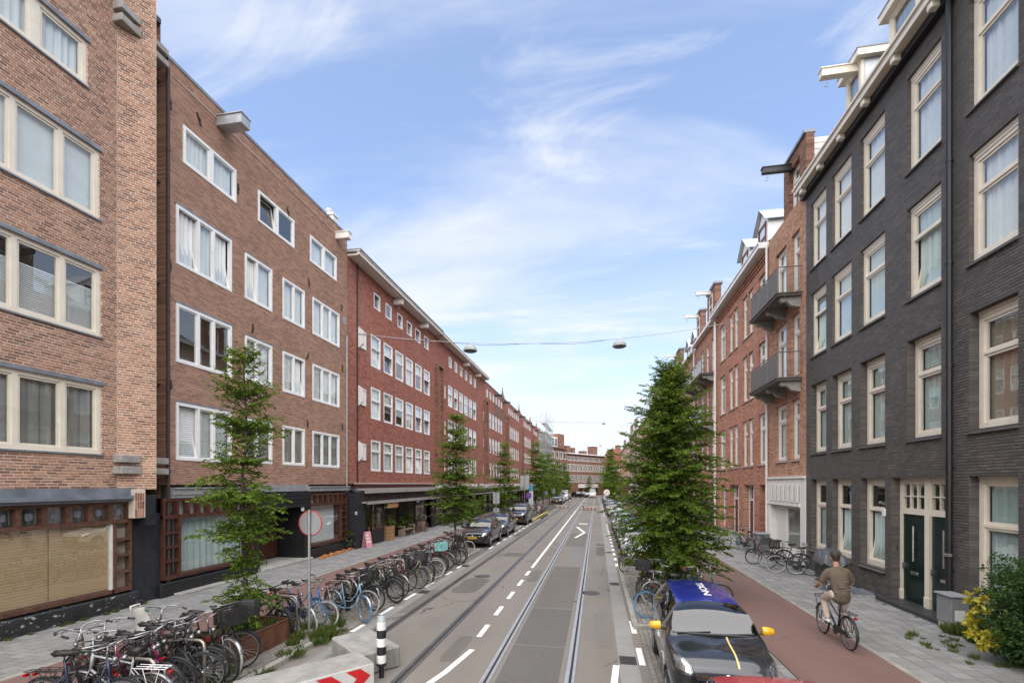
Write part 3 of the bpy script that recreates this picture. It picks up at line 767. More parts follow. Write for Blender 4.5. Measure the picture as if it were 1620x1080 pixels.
def drainpipe(b, x, z0, z1, r=.05, off=.09, mat=None):
    mb = MB(); mb.tube([(x, -off, z0), (x, -off, z1)], r, 8)
    for z in [z0 + 1.2 + k * 2.4 for k in range(int((z1 - z0 - 1) / 2.4))]: mb.lathe([(r, z), (r + .012, z), (r + .012, z + .05), (r, z + .05)], 8, (x, -off, 0)); mb.box(x - .02, x + .02, -off, .01, z + .01, z + .04)
    o = mb.build('drainpipe', mat or m_zinc, b.e); return smooth_by_angle(o)
def hoist(b, x, z, L=1.0, w=.16, h=.2, mat=None, hook=True, y0=0.0, cap=None):
    mb = MB(); mb.box(x - w / 2, x + w / 2, y0 - L, y0 + .1, z, z + h); mb.box(x - w / 2 - .03, x + w / 2 + .03, y0 - L - .03, y0 + .1, z + h, z + h + .035)
    o = mb.build('hoist_beam', mat or m_offw, b.e)
    if hook:
        mb = MB(); pts = [(x, y0 - L + .18, z)] + [(x, y0 - L + .18 , z - .12)] + [(x, y0 - L + .18 + .07 * sin(a), z - .24 + .07 * cos(a)) for a in [k * .5 for k in range(0, 9)]]
        mb.tube(pts, .012, 5); mb.build('hook', m_steel, o)
    return o
WINROWS = ((4.18, 5.95), (7.18, 8.98), (10.18, 12.0))

# ------------------------------------------------------------------ L1: the nearest house on the left
b = Bld('brick_house', 'light brown brick house with cream windows above the bamboo-blind shop', XL, 12.0, radians(90)); B1 = b
xs_ = b.x(185); xe = b.x(207); xr = b.x(159)
for (z0, z1, px, kind) in ((4.22, 5.99, 160, 'g'), (7.24, 8.99, 159, 'blind'), (10.26, 12.03, 157, 'roll'), (13.45, 14.59, 138, None)):
    x1 = b.x(px)
    if z0 < 13: window(b, x1 - 3.62, x1, z0, z1, m_cream, (0, .26, .50, .775, 1), None, .10, .02, .1, cur=kind, mull=.11, sash=.05, curfrac=(0, 1 if kind != 'blind' else .72))
    else: window(b, x1 - 2.2, x1, z0, z1, m_cream, (0, .5, 1), None, .10, .02, .1, cur='w', mull=.2, sash=.06)
    flashing(b, x1 - (3.62 if z0 < 13 else 2.2), x1, z1 + .002, h=.09, p=.05); flashing(b, x1 - (3.62 if z0 < 13 else 2.2), x1, z0 - .045, h=.04, p=.05)
for (z0, z1) in WINROWS: window(b, xr - 11, xr - 7, z0, z1, m_cream, (0, .25, .5, .75, 1), None, .10, .02, .1, cur='w')
b.holes.append((b.x(207) - 7.2, b.x(204), 0.1, 3.1))
wall(b, -18, xs_, 0, 17.6, m_tex_l1, b.holes, .12, m_brick_l1, mort=m_mort, brick_x=(-5.3, xs_))
# the slanting wing beside the drain niche
aw = radians(-31.6); dirw = Vector((cos(aw), sin(aw)))         # local direction, y<0 is towards the street
pe = Vector((xs_, 0));
a_, b_ = ray(247); best = None
for k in range(400):
    q = pe + dirw * (k * .005); wq = b.M @ Vector((q.x, q.y, 0)); pxk = project(wq)[0]
    if pxk >= 247: best = k * .005; break
lw_ = best or 1.2
wall(b, 0, lw_, 3.3, 17.6, m_tex_l1, [], .1, m_brick_l1, name='slanting_wall', mort=m_mort, loc=(xs_, 0, 0), rz=aw)
tip = pe + dirw * lw_
mb = MB(); mb.quad((tip.x, tip.y, 3.3), (tip.x, .3, 3.3), (tip.x, .3, 17.6), (tip.x, tip.y, 17.6)); mb.quad((xs_, 0.0, 3.302), (tip.x, .0, 3.302), (tip.x, tip.y, 3.302), (xs_, -.001, 3.302)); mb.build('wing_side', m_tex_l1, b.e)
xq0 = b.x(207, .2)                                              # hanging foot of the wing: upright bricks
mb = MB(); mb.box(xq0, tip.x - .22, tip.y + .12, .1, 2.52, 3.301); mb.build('wing_foot', m_mort, b.e)
items = []
for r in range(3):
    for k in range(int((tip.x - .24 - xq0) / .068)):
        items.append(((xq0 + .034 + k * .068, tip.y + .112, 2.64 + r * .227), (.056, .02, .215), 0, False))
pieces('brick', items, m_brick_l1, b.e, 0, brick_geo, rest_name='bricks_upright', world=b.M)
mb = MB(); mb.box(tip.x - .2, tip.x + .12, tip.y + .14, .1, 2.3, 3.15); mb.build('corner_block', m_bluek, b.e)
for zz in (16.05, 15.72, 4.02, 3.72):                           # stone blocks at the foot and head of the wing
    mb = MB(); mb.bbox(xs_ - .12, xs_ + .42, -.30, .05, zz, zz + .2, .012); mb.build('stone_block', m_stone, b.e)
    mb = MB(); mb.bbox(tip.x + .14, tip.x + .62, -.22, .2, zz, zz + .18, .012); mb.build('stone_block', m_stone, b.e)
shell(b, -18, 0, 17.5, 9, m_tex_l1)
# shop front with bamboo blind
sx1 = b.x(204); sx0 = sx1 - 5.2
mb = MB()
for (za, zb, p) in ((3.14, 3.34, .20), (3.05, 3.14, .32), (2.98, 3.05, .24)): mb.box(sx0 - .3, sx1 + .06, -p, .1, za, zb)
mb.build('shop_cornice', m_lead, b.e)
mb = MB(); mb.box(sx0, sx1, -.13, .05, 2.90, 2.98); mb.box(sx0, sx1, -.11, .05, 2.40, 2.50)
xk = sx1 - .02; k = 0
while xk > sx0 + .3:
    mb.box(xk - .11, xk, -.125, .05, 2.50, 2.90); xk -= .50; k += 1
mb.build('transom_frame', m_woodw, b.e)
xk = sx1 - .13
for k in range(10):
    pane(b.e, xk - .39, xk, 2.5, 2.9, -.02)
    mb = MB()
    for (u0, u1, v0, v1) in ((.05, .34, .19, .2), (.05, .06, .05, .35), (.33, .34, .05, .35), (.12, .27, .12, .13), (.12, .27, .27, .28), (.12, .13, .12, .28), (.26, .27, .12, .28), (.19, .2, .02, .38)):
        mb.box(xk - .39 + u0, xk - .39 + u1, -.03, -.021, 2.5 + v0, 2.5 + v1)
    mb.box(xk - .27, xk - .12, -.026, -.0215, 2.63, 2.77)
    mb.build('leaded_glass', m_lead, b.e); xk -= .50
mb = MB(); mb.box(sx0, sx1, .35, .36, 2.4, 2.95); mb.build('transom_backing', m_inner, b.e)
xm = b.x(175)
mb = MB(); mb.box(sx0, xm - .04, -.10, .05, .56, .66); mb.box(sx1 - .07, sx1, -.10, .05, .56, 2.4); mb.box(xm + .04, sx1 - .07, -.10, .05, .56, .66); mb.box(xm, xm + .075, -.11, .05, .66, 2.4)
for k in range(1, 4): mb.box(xm + .075, sx1 - .07, -.13, .05, .66 + k * .435 - .03, .66 + k * .435 + .03)
mb.build('shop_frame', m_woodw, b.e)
mb = MB(); mb.box(xm - .05, xm, -.07, .05, .66, 2.4); mb.build('shop_frame_edge', m_offw, b.e)
mb = MB(); mb.box(xm + .075, sx1 - .07, .05, .055, .66, 2.4); mb.build('side_light_backing', m_cur_b, b.e)
pane(b.e, sx0, xm - .05, .66, 2.4, -.03, name='shop_pane'); 
for k in range(4): pane(b.e, xm + .075, sx1 - .07, .69 + k * .435, .66 + (k + 1) * .435 - .03, -.03)
t = NT('bamboo_blind'); s_ = t.node('ShaderNodeSeparateXYZ'); t.l.new(t.pos(), s_.inputs[0])
st = t.math('FRACT', t.math('MULTIPLY', s_.outputs[2], 15.0)); n_ = t.noise(14, 4, .6, t.scaled((.3, .12, 9)))
cc = t.mix(t.rng(n_, .3, .7), S8(184, 152, 114), S8(210, 180, 143)); cc = t.mix(t.math('MULTIPLY', t.math('LESS_THAN', st, .3), .45), cc, S8(160, 120, 76)); t.out(cc, .7); m_bamboo = t.m
mb = MB()
for (a, c) in ((sx0, xm - 3.0), (xm - 2.97, xm - 1.42), (xm - 1.40, xm - .06)): mb.box(a, c, .03, .045, .68, 2.4)
mb.build('bamboo_blind', m_bamboo, b.e)
t = NT('peeling_black_paint'); n_ = t.noise(6, 8, .72, t.scaled((1, 1, 1.6))); big = t.noise(1.2, 3)
cc = t.mix(t.rng(t.noise(3, 4), .3, .7), (.011, .0115, .013), (.03, .03, .033)); cc = t.mix(t.math('MULTIPLY', t.math('GREATER_THAN', n_, .605), t.math('GREATER_THAN', big, .45)), cc, (.4, .39, .37)); t.out(cc, .5); m_peel = t.m
mb = MB(); mb.bbox(sx0 - .4, sx1 + .12, -.20, .1, .1, .50, .02); mb.bbox(sx1 + .0, sx1 + .22, -.24, .1, .1, .24, .02); mb.build('plinth', m_peel, b.e)
mb = MB(); mb.box(sx1, 0.1, -.02, .3, .1, 2.6); mb.build('pier', m_bluek, b.e)

# ------------------------------------------------------------------ L2: brown brick house with white windows
b = Bld('brick_house', 'brown brick house with white windows behind the young planter tree', XL, 12.0, radians(90)); B2 = b
X = b.x
for r, (z0, z1) in enumerate(WINROWS):
    kinds = (('blind', 'g', 'g', 'g'), (None, 'w', 'w', 'w'), ('w', 'w', 'w', 'w'))[r]
    tl = ((0,), (), (0, 2))[r]
    window(b, X(278), X(366), z0, z1, m_white, (0, .36, .66, 1), None, .085, -.03, .12, tilt=tl, cur=kinds[0], curfrac=(0, 1)); flashing(b, X(278), X(366), z1 + .002)
    window(b, X(387), X(430), z0 + .05, z1 - .1, m_white, (0, .42, 1), None, .085, -.03, .12, tilt=((), (), (0,))[r], cur=kinds[1]); flashing(b, X(387), X(430), z1 - .098, h=.04)
    window(b, X(446.7), X(481.5), z0 + .05, z1 - .1, m_white, (0, .5, 1), None, .085, -.03, .12, tilt=((), (1,), ())[r], cur=kinds[2])
    window(b, X(494), X(536.5), z0 + .05, z1 - .1, m_white, (0, .34, .66, 1), None, .085, -.03, .12, cur=kinds[3])
for (p0, p1, c, tl) in ((289, 373, 'w', ()), (407.7, 465, None, (0,)), (490, 532, 'w', ())):
    window(b, X(p0), X(p1), 13.42, 14.6, m_white, (0, .5, 1), None, .09, -.03, .12, tilt=tl, cur=c, mull=.16)
xe2 = X(549)
shopA = (X(253), X(398)); door = (X(408), X(484)); shopB = (X(487), X(547))
wall(b, -.02, xe2, 3.42, 16.2, m_tex_l2, b.holes, .12, m_brick_l2, mort=m_mort2, loc=(0, 0, 0))
mb = MB(); mb.box(-.1, xe2, -.03, .3, 16.2, 16.3); mb.build('parapet_cap', m_lead, b.e)
mb = MB(); mb.tube([(.3, -.03, 15.8), (xe2, -.03, 15.72)], .012, 5); mb.build('roof_cable', m_offw, b.e)
shell(b, -.02, xe2, 16.1, 9, m_tex_l2)
hoist(b, X(350), 15.55, .95, .42, .32, m_zinc); hoist(b, X(533), 15.5, .7, .3, .3, m_offw)
mb = MB(); mb.box(xe2 - .3, xe2 + .1, .6, 1.3, 16.1, 17.2); mb.box(xe2 - .35, xe2 + .15, .55, 1.35, 17.2, 17.3)
mb.lathe([(.1, 17.3), (.1, 17.5), (.16, 17.52), (.16, 17.6), (.05, 17.62)], 8, (xe2 - .1, .95, 0)); mb.build('chimney', m_offw, b.e)
m_rust = M('rusty_iron', (0.07, 0.045, 0.035), .7, .3)
for k, (px, z) in enumerate(((268, 14.9), (264, 12.6), (268, 10.0), (268, 6.5), (376, 14.0), (455, 14.75), (488, 12.4), (486, 9.1), (486, 6.1), (540, 12.3), (541, 9.3), (541, 6.3), (399, 9.25), (314, 15.2))):
    mb = MB(); mb.box(-.03, .03, -.04, .0, -.18, .18); mb.box(-.02, .02, -.07, -.04, -.04, .04); mb.build('wall_anchor', m_rust, b.e, (X(px), 0, z), (0, random.uniform(-.5, .5), 0))
mb = MB(); mb.box(xe2 - .42, xe2 - .12, -.03, .01, 11.55, 11.95); mb.build('stone_plaque', m_stone, b.e)
drainpipe(b, -.06, .2, 15.9, .05, .03, m_rust); drainpipe(b, xe2 - .1, .3, 11.0, .03, .05, m_zinc)
# ground floor: black piers, wooden shop fronts, a deep portal
def woodshop(b, x0, x1, zt, zb, zband, sidel, sider, ncell, cur, plinth=.52, mat=m_wood):
    mb = MB(); d0, d1 = -.10, .06
    mb.box(x0, x1, d0, d1, zt - .10, zt); mb.box(x0, x1, d0 - .01, d1, zband - .06, zband + .05); mb.box(x0, x1, d0 - .02, d1, zb, zb + .11)
    mb.box(x0, x0 + .10, d0, d1, zb + .11, zt - .1); mb.box(x1 - .10, x1, d0, d1, zb + .11, zt - .1)
    n = ncell; w = (x1 - x0 - .2) / n
    for k in range(1, n): mb.box(x0 + .1 + k * w - .04, x0 + .1 + k * w + .04, d0 - .03, d1, zband + .05, zt - .1)
    xa, xb = x0 + .1, x1 - .1
    if sidel:
        mb.box(xa + sidel, xa + sidel + .09, d0 - .01, d1, zb + .11, zband - .06)
        for k in range(1, 4): z = zb + .11 + k * (zband - zb - .17) / 4; mb.box(xa, xa + sidel, d0 - .03, d1, z - .03, z + .03)
        for k in range(4):
            z = zb + .14 + k * (zband - zb - .17) / 4; pane(b.e, xa, xa + sidel, z, z + (zband - zb - .17) / 4 - .06, 0)
        curtain(b.e, xa, xa + sidel, zb + .11, zband - .06, .12, 'w'); xa += sidel + .09
    if sider:
        mb.box(xb - sider - .07, xb - sider, d0 - .01, d1, zb + .11, zband - .06)
        for k in range(1, 5): z = zb + .11 + k * (zband - zb - .17) / 5; mb.box(xb - sider, xb, d0 - .03, d1, z - .03, z + .03)
        pane(b.e, xb - sider, xb, zb + .11, zband - .06, 0); xb -= sider + .07
    mb.build('shop_frame', mat, b.e)
    for k in range(n): pane(b.e, x0 + .1 + k * w + .04, x0 + .1 + (k + 1) * w - .04, zband + .05, zt - .1, 0)
    mb = MB(); mb.box(x0 + .1, x1 - .1, .14, .15, zband, zt); mb.build('transom_backing', m_cur_w, b.e)
    pane(b.e, xa, xb, zb + .11, zband - .06, 0, name='shop_pane')
    if cur: curtain(b.e, xa, xb, zb + .11, zband - .06, .16, cur)
    mb = MB(); mb.box(x0 - .05, x1 + .05, .9, .95, .1, 3.4); mb.build('shop_back_wall', m_inner, b.e)
    mb = MB(); mb.bbox(x0 - .12, x1 + .03, -.17, .1, .1, plinth, .02); mb.build('plinth', m_black, b.e)
woodshop(b, shopA[0], shopA[1], 3.02, .60, 2.46, .42, 0, 9, 't')
woodshop(b, shopB[0], shopB[1], 3.02, .62, 2.50, 0, .42, 7, None)
mb = MB(); mb.box(X(490), X(533), .18, .19, .75, 2.44); mb.build('roller_blind', m_blind, b.e)
mb = MB()
mb.box(-.02, shopA[1] + .2, -.16, .1, 3.12, 3.3); mb.box(-.02, shopA[1] + .2, -.22, .1, 3.3, 3.34); mb.box(-.02, shopA[1] + .2, -.12, .1, 3.02, 3.12)
mb.box(shopB[0] - .1, xe2, -.16, .1, 3.12, 3.3); mb.box(shopB[0] - .1, xe2, -.22, .1, 3.3, 3.34); mb.box(door[0] - .3, shopB[0] - .1, -.10, .1, 3.14, 3.42)
mb.build('shop_cornice', m_zinc, b.e)
for bb in ((-.1, shopA[0], -.02, .3, .1, 3.02), (shopA[1], door[0], -.08, 1.3, .1, 3.1), (door[1] - .25, shopB[0], -.10, 1.3, .1, 2.6), (shopB[1], xe2, -.05, .3, .1, 3.02)):
    mb = MB(); mb.box(*bb); mb.build('pier', m_black, b.e)
for k in range(4): mb = MB(); mb.box(door[0] - .05, shopB[0] + .02, -.16 + .03 * (k % 2), .9, 2.46 + k * .165, 2.46 + k * .165 + .15); mb.build('lintel_board', m_black, b.e)
mb = MB(); mb.box(door[0], door[1] - .25, 1.25, 1.3, .3, 2.46); mb.build('porch_wall', m_dkred, b.e)
dw = (door[1] - .25 - door[0]) / 2
for k in range(2):
    mb = MB(); x0_ = door[0] + .05 + k * dw; mb.box(x0_, x0_ + dw - .1, 1.2, 1.249, .3, 2.4); d_ = mb.build('door', m_wood, b.e)
    pane(d_, x0_ + .12, x0_ + dw - .22, 1.1, 2.2, 1.19)
mb = MB(); mb.box(x0_ + .05, x0_ + .08, 1.14, 1.2, 1.0, 1.9); mb.build('door_bar', m_alu, b.e)
mb = MB(); mb.bbox(door[0] - .1, door[1] + .1, -.30, 1.3, .1, .22, .015); mb.bbox(shopA[0] + .3, shopA[1] - 1.2, -.42, -.16, .1, .17, .015); mb.build('doorstep', m_conc, b.e)
def house_plate(b, x, z, txt, y=-.11, w=.19, h=.15):
    mb = MB(); mb.box(x - w / 2, x + w / 2, y - .012, y, z - h / 2, z + h / 2); o = mb.build('house_number', m_white, b.e)
    text_mesh(txt, h * .62, m_black, o, (x, y - .014, z), (radians(90), 0, 0))
def text_mesh(txt, size, mat, parent, loc, rot, name='lettering', sx=1.0, bold=False):
    cu = bpy.data.curves.new('txt', 'FONT'); cu.body = txt; cu.size = size; cu.align_x = 'CENTER'; cu.align_y = 'CENTER'; cu.extrude = .0015
    if bold: cu.offset = size * .02
    to = bpy.data.objects.new('tmp', cu); C.objects.link(to)
    dg = bpy.context.evaluated_depsgraph_get(); me = bpy.data.meshes.new_from_object(to.evaluated_get(dg))
    bpy.data.objects.remove(to); bpy.data.curves.remove(cu)
    me.materials.clear(); me.materials.append(mat)
    return place(name, me, parent, loc, rot, (sx, 1, 1))
house_plate(b, X(475), 2.36, '23')
# ------------------------------------------------------------------ L3 and on: the long red brick block
m_eave = M('eave_board', (0.62, 0.58, 0.53), .7, var=.08, dirt=.15)
m_dkwood = M('dark_brown_wood', (0.045, 0.018, 0.014), .5, var=.3)
m_awn = M('awning_felt', (0.30, 0.28, 0.27), .9, var=.15)
def bay_windows(b, xs, tops, simple, kinds):
    for r, (z0, z1) in enumerate(WINROWS):
        for i, (a, c) in enumerate(xs):
            if simple:
                window(b, a, c, z0, z1, m_white, (0, 1), .62, .07, .02, .1, sash=0, cur='roll', curfrac=(random.choice((.62, .62, .3, .0)), 1), simple=True)
            else:
                k = kinds[r]
                window(b, a, c, z0, z1, m_white, (0, 1), .60 if r else .66, .075, -.01, .1, tilt=((0,) if (i * 7 + r * 3) % 5 in (1, 3) else ()), cur=k, curfrac=((.62, 1) if k == 'roll' and i % 3 else (0, 1)), sash=.04)
    for (a, c) in tops:
        window(b, a, c, 13.62, 14.5, m_white, (0, 1), None, .07, -.01, .1, tilt=((0,) if not simple and random.random() < .5 else ()), sash=.04, simple=simple, cur='w' if simple else None)
def split(x0, x1, n, gap):
    w = (x1 - x0 - gap * (n - 1)) / n
    return [(x0 + i * (w + gap), x0 + i * (w + gap) + w) for i in range(n)]
Y3 = 22.19
b = Bld('brick_house', 'red brick house under the long white overhanging eave, above the plant shop', XL, Y3, radians(90)); B3 = b; X = b.x
xsA = [(X(586.7), X(601.7)), (X(606.9), X(620.9)), (X(625.6), X(638)), (X(641.9), X(653)), (X(656.9), X(667)), (X(670.4), X(679.7))]
tpA = [(X(591.3), X(601.4)), (X(610), X(619.3)), (X(628.7), X(636.7)), (X(643.7), X(651.5)), (X(657), X(665)), (X(671), X(677.7))]
bay_windows(b, xsA, tpA, False, ('w', 'roll', 'roll'))
xe3 = X(688)
xn = X(566)
for (z0, z1) in ((4.75, 5.65), (7.75, 8.65), (10.85, 11.8)):                      # narrow bay by the niche: white angled oriel windows
    b.holes.append((xn + .05, xn + .85, z0, z1))
    w = window(b, xn + .05, xn + .85, z0, z1, m_white, (0, 1), None, .13, -.05, .14, hole=False)
    mb = MB(); mb.add([(0, 0, -.1), (0, -.1, -.02), (0, -.27, .12), (0, -.27, z1 - z0 - .12), (0, -.1, z1 - z0 + .02), (0, 0, z1 - z0 + .1),
                       (-.10, 0, -.1), (-.10, -.1, -.02), (-.10, -.27, .12), (-.10, -.27, z1 - z0 - .12), (-.10, -.1, z1 - z0 + .02), (-.10, 0, z1 - z0 + .1)],
                      [(0, 1, 2, 3, 4, 5), (11, 10, 9, 8, 7, 6)] + [(i, 6 + i, 6 + (i + 1) % 6, (i + 1) % 6) for i in range(6)])
    mb.build('window_fin', m_offw, w)
wall(b, 0, xe3, 3.45, 15.25, m_tex_red, b.holes, .1)
mb = MB(); mb.box(xn - .12, xn - .03, -.05, .02, 3.4, 15.2); mb.build('drainpipe', m_dkwood, b.e)
shell(b, 0, xe3, 15.2, 9, m_tex_red)
m_toprow = brick_tex_mat('brickwork_greybrown', [(0, S8(132, 102, 92)), (.5, S8(152, 118, 102)), (1, S8(170, 134, 114))], S8(150, 128, 111), .2)
def eave(b, x0, x1, z=15.2, p=.55):
    mb = MB(); mb.box(x0, x1, -p, .4, z, z + .10); mb.box(x0 - .03, x1 + .03, -p - .12, -p, z + .02, z + .20); mb.box(x0 - .05, x1 + .05, -p - .16, .4, z + .20, z + .26)
    return mb.build('eave', m_eave, b.e)
eave(b, 0.05, xe3 + .2)
mb = MB(); mb.box(.0, xe3, -.75, .5, 15.47, 15.52); mb.build('roof_edge', m_lead, b.e)
for px in (623, 665): 
    o = hoist(b, X(px), 14.78, .6, .22, .22, m_eave)
# shop with canopy
s0, s1 = X(560), xe3
mb = MB(); mb.box(s0 - .1, s1 + .2, -.75, .1, 3.10, 3.20); mb.box(s0 - .1, s1 + .2, -.78, -.66, 2.95, 3.12); mb.build('canopy', m_awn, b.e)
mb = MB(); mb.box(s0 - .1, s1 + .2, -.85, .1, 2.42, 2.50); mb.box(s0 - .1, s1 + .2, -.88, -.80, 2.36, 2.52); mb.build('canopy', m_awn, b.e)
mb = MB(); mb.box(s0 - .1, s1 + .2, -.55, .1, 2.5, 3.1); mb.build('fascia', m_dkwood, b.e)
for k in range(26):
    xk = s0 + .1 + k * (s1 - s0) / 26; mb = MB(); mb.box(xk, xk + .22, -.58, -.551, 2.6, 2.88); mb.build('fascia_panel', m_black, b.e)
mb = MB(); mb.box(s0, s1, -.02, .1, 3.2, 3.45); mb.box(s0, s1, -.10, .1, 3.36, 3.45); mb.build('shop_band', m_dkred, b.e)
mb = MB(); mb.box(s0, s1, -.14, .1, 3.45, 3.49); mb.build('shop_ledge', m_eave, b.e)
mb = MB(); mb.box(-.02, s0 + .3, -.5, .3, .1, 3.0); mb.add([(-.02, -.5, 3.0), (s0 + .3, -.5, 3.0), (s0 + .3, .1, 3.3), (-.02, .1, 3.3)], [(0, 1, 2, 3)]); mb.build('corner_pier', m_bluek, b.e)
house_plate(b, X(563, .5) , 1.95, '25', -.51)
mb = MB(); mb.box(s0 + .3, s1, 1.5, 1.55, .1, 2.5); mb.build('shop_back_wall', m_inner, b.e)
def shopwin(b, x0, x1, y, z0=.75, z1=2.36, mat=m_dkwood, plinth=m_black):
    mb = MB(); mb.box(x0, x1, y, y + .1, .1, z0); mb.build('shop_plinth', plinth, b.e)
    mb = MB(); mb.box(x0, x0 + .1, y - .01, y + .1, z0, z1); mb.box(x1 - .1, x1, y - .01, y + .1, z0, z1); mb.box(x0, x1, y - .02, y + .1, z0 - .06, z0 + .05); mb.box(x0 + .1, x1 - .1, y - .01, y + .1, z1 - .1, z1); mb.build('shop_frame', mat, b.e)
    pane(b.e, x0 + .1, x1 - .1, z0 + .05, z1 - .1, y + .04, name='shop_pane')
shopwin(b, X(577), X(584.5), -.42, .9); shopwin(b, X(584.5), X(597), -.42, .9)
mb = MB(); mb.box(X(597), X(604), .2, .3, .1, 2.4); mb.build('shop_pier', m_black, b.e)
shopwin(b, X(614), X(640), .35, .75); shopwin(b, X(655), X(672), -.1, .85); shopwin(b, X(681), X(688), -.1, 1.0)
mb = MB(); mb.box(X(672), X(680), .3, .36, .1, 2.4); mb.build('door', m_dkred, b.e)
mb = MB(); mb.box(X(604), X(614), .5, .56, .1, 2.4); mb.build('door', m_dkred, b.e)
mb = MB(); mb.box(X(640), X(655), .5, .56, .1, 2.4); mb.build('door', m_black, b.e)
mb = MB(); mb.box(X(614, .8), X(630, .8), -.80, -.74, 2.05, 2.34); mb.build('hanging_sign', M('sign_wood', (.42, .22, .09), .6, var=.3), b.e)

def red_bay(label, pA, pB, w0, w1, mat=m_tex_red, dark_from=None, near=False, top=15.2, eaved=False, group='houses of the long red brick block'):
    a0, b0 = ray(pA); Ya = (XL / a0) * b0
    b = Bld('brick_house', label, XL, Ya, radians(90), group=group); X = b.x
    x1 = X(pB)
    pil = 2.0 if near else min(2.0, x1 * .16)
    xs = split(X(w0), X(w1), 6, (X(w1) - X(w0)) * .055); tops = split(X(w0) + .15, X(w1) - .1, 6, (X(w1) - X(w0)) * .095)
    bay_windows(b, xs, tops, not near, ('w', 'roll', 'roll'))
    xw = X(w0) - pil * .5
    for (z0, z1) in ((4.5, 5.6), (7.6, 8.7), (10.7, 11.7)): window(b, xw - .3, xw + .2, z0, z1, m_white, (0, 1), None, .07, -.02, .1, simple=True, cur='w')
    wall(b, 0, x1, 3.45, top, mat, b.holes, .1)
    mb = MB(); mb.box(.05, .38, -.22, .05, 3.4, 12.9); mb.box(pil * .75, pil * .75 + .22, -.2, .05, 3.4, 12.9); mb.box(.05, pil * .75 + .22, -.22, .05, 12.9, 13.0)
    mb.build('pilaster', m_tex_brn, b.e)
    shell(b, 0, x1, top - .1, 9, mat)
    if eaved: eave(b, 0, x1)
    else:
        mb = MB(); mb.box(0, x1, -.06, .3, top, top + .1); mb.build('parapet_cap', m_lead, b.e)
        for f_ in (.45, .85): hoist(b, x1 * f_, top - .75, 1.0, .2, .18, m_black, hook=False)
        mb = MB(); mb.lathe([(.3, top), (.3, top + .5), (.18, top + .7), (.1, top + 1.2), (.02, top + 1.9)], 8, (x1 - .3, .4, 0)); mb.build('chimney_pot', m_tex_brn, b.e)
    mb = MB(); mb.box(0, x1, -.7, .1, 2.98, 3.1); mb.box(0, x1, -.8, .1, 2.4, 2.48); mb.build('canopy', m_awn, b.e)
    mb = MB(); mb.box(0, x1, -.5, .1, 2.48, 2.98); mb.build('fascia', m_dkwood, b.e)
    mb = MB(); mb.box(0, x1, -.05, .1, 3.1, 3.46); mb.build('shop_band', m_eave, b.e)
    n = max(2, int(x1 / 2.6)); w_ = x1 / n
    for k in range(n):
        if k % 3 == 2:
            mb = MB(); mb.box(k * w_, (k + 1) * w_, .2, .3, .1, 2.4); mb.build('door', m_dkred, b.e)
        else: shopwin(b, k * w_ + .12, (k + 1) * w_ - .12, .05)
        mb = MB(); mb.box(k * w_ - .12, k * w_ + .12, -.05, .3, .1, 2.42); mb.build('shop_pier', m_black, b.e)
    mb = MB(); mb.box(0, x1, 1.5, 1.55, .1, 2.5); mb.build('shop_back_wall', m_inner, b.e)
    return b
RB1 = red_bay('red brick house with brown pilasters where the white eave ends', 688, 765, 709, 753, near=True, eaved=True)
for px in (733, 752): hoist(RB1, RB1.x(px), 14.78, .6, .22, .22, m_eave)
RB2 = red_bay('red brick house whose far half of the top floors is blackened', 765, 800, 769, 794.5)
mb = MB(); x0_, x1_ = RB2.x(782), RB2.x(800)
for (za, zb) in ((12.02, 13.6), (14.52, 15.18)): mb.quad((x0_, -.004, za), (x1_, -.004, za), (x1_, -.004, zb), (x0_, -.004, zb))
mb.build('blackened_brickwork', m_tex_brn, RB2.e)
red_bay('red brick house right beyond the blackened one', 800, 825, 804, 820.5)
red_bay('narrow-looking red brick house standing beside the scaffold\'s neighbour', 825, 842, 828.5, 839.5)
red_bay('last red brick house before the scaffold', 842, 851.5, 844, 850)
# scaffolded house
a0, b0 = ray(851.5); Ys = (XL / a0) * b0
b = Bld('scaffolded_house', 'pale house hidden behind tall metal scaffolding', XL, Ys, radians(90)); xw = 19.0
for r in range(4):
    for i in range(6): window(b, 1 + i * 3, 2.6 + i * 3, 4.2 + r * 3, 5.9 + r * 3, m_white, (0, 1), None, .1, .02, .1, simple=True, cur='w')
wall(b, 0, xw, 0, 16.0, M('pale_render', (.45, .42, .38), .85), b.holes, .1); shell(b, 0, xw, 15.9, 9, m_tex_brn)
sc_ = thing('scaffold', 'tall galvanised scaffold with boards standing before the pale house', 'scaffold', (XL + .3, Ys, 0), radians(90))
for i in range(9):
    for yy in (-.2, -1.3):
        mb = MB(); mb.tube([(i * 2.3, yy, 0.1), (i * 2.3, yy, 19.0 + (i % 3) * .9)], .05, 5); mb.build('standard', m_steel, sc_)
for r in range(8):
    mb = MB(); mb.tube([(0, -1.3, 3 + r * 2), (18.5, -1.3, 3 + r * 2)], .045, 5); mb.tube([(0, -1.3, 4 + r * 2), (18.5, -1.3, 4 + r * 2)], .04, 5); mb.build('ledger', m_steel, sc_)
    mb = MB(); mb.box(0, 18.4, -1.25, -.25, 2.9 + r * 2, 2.95 + r * 2); mb.build('deck', m_offw, sc_)

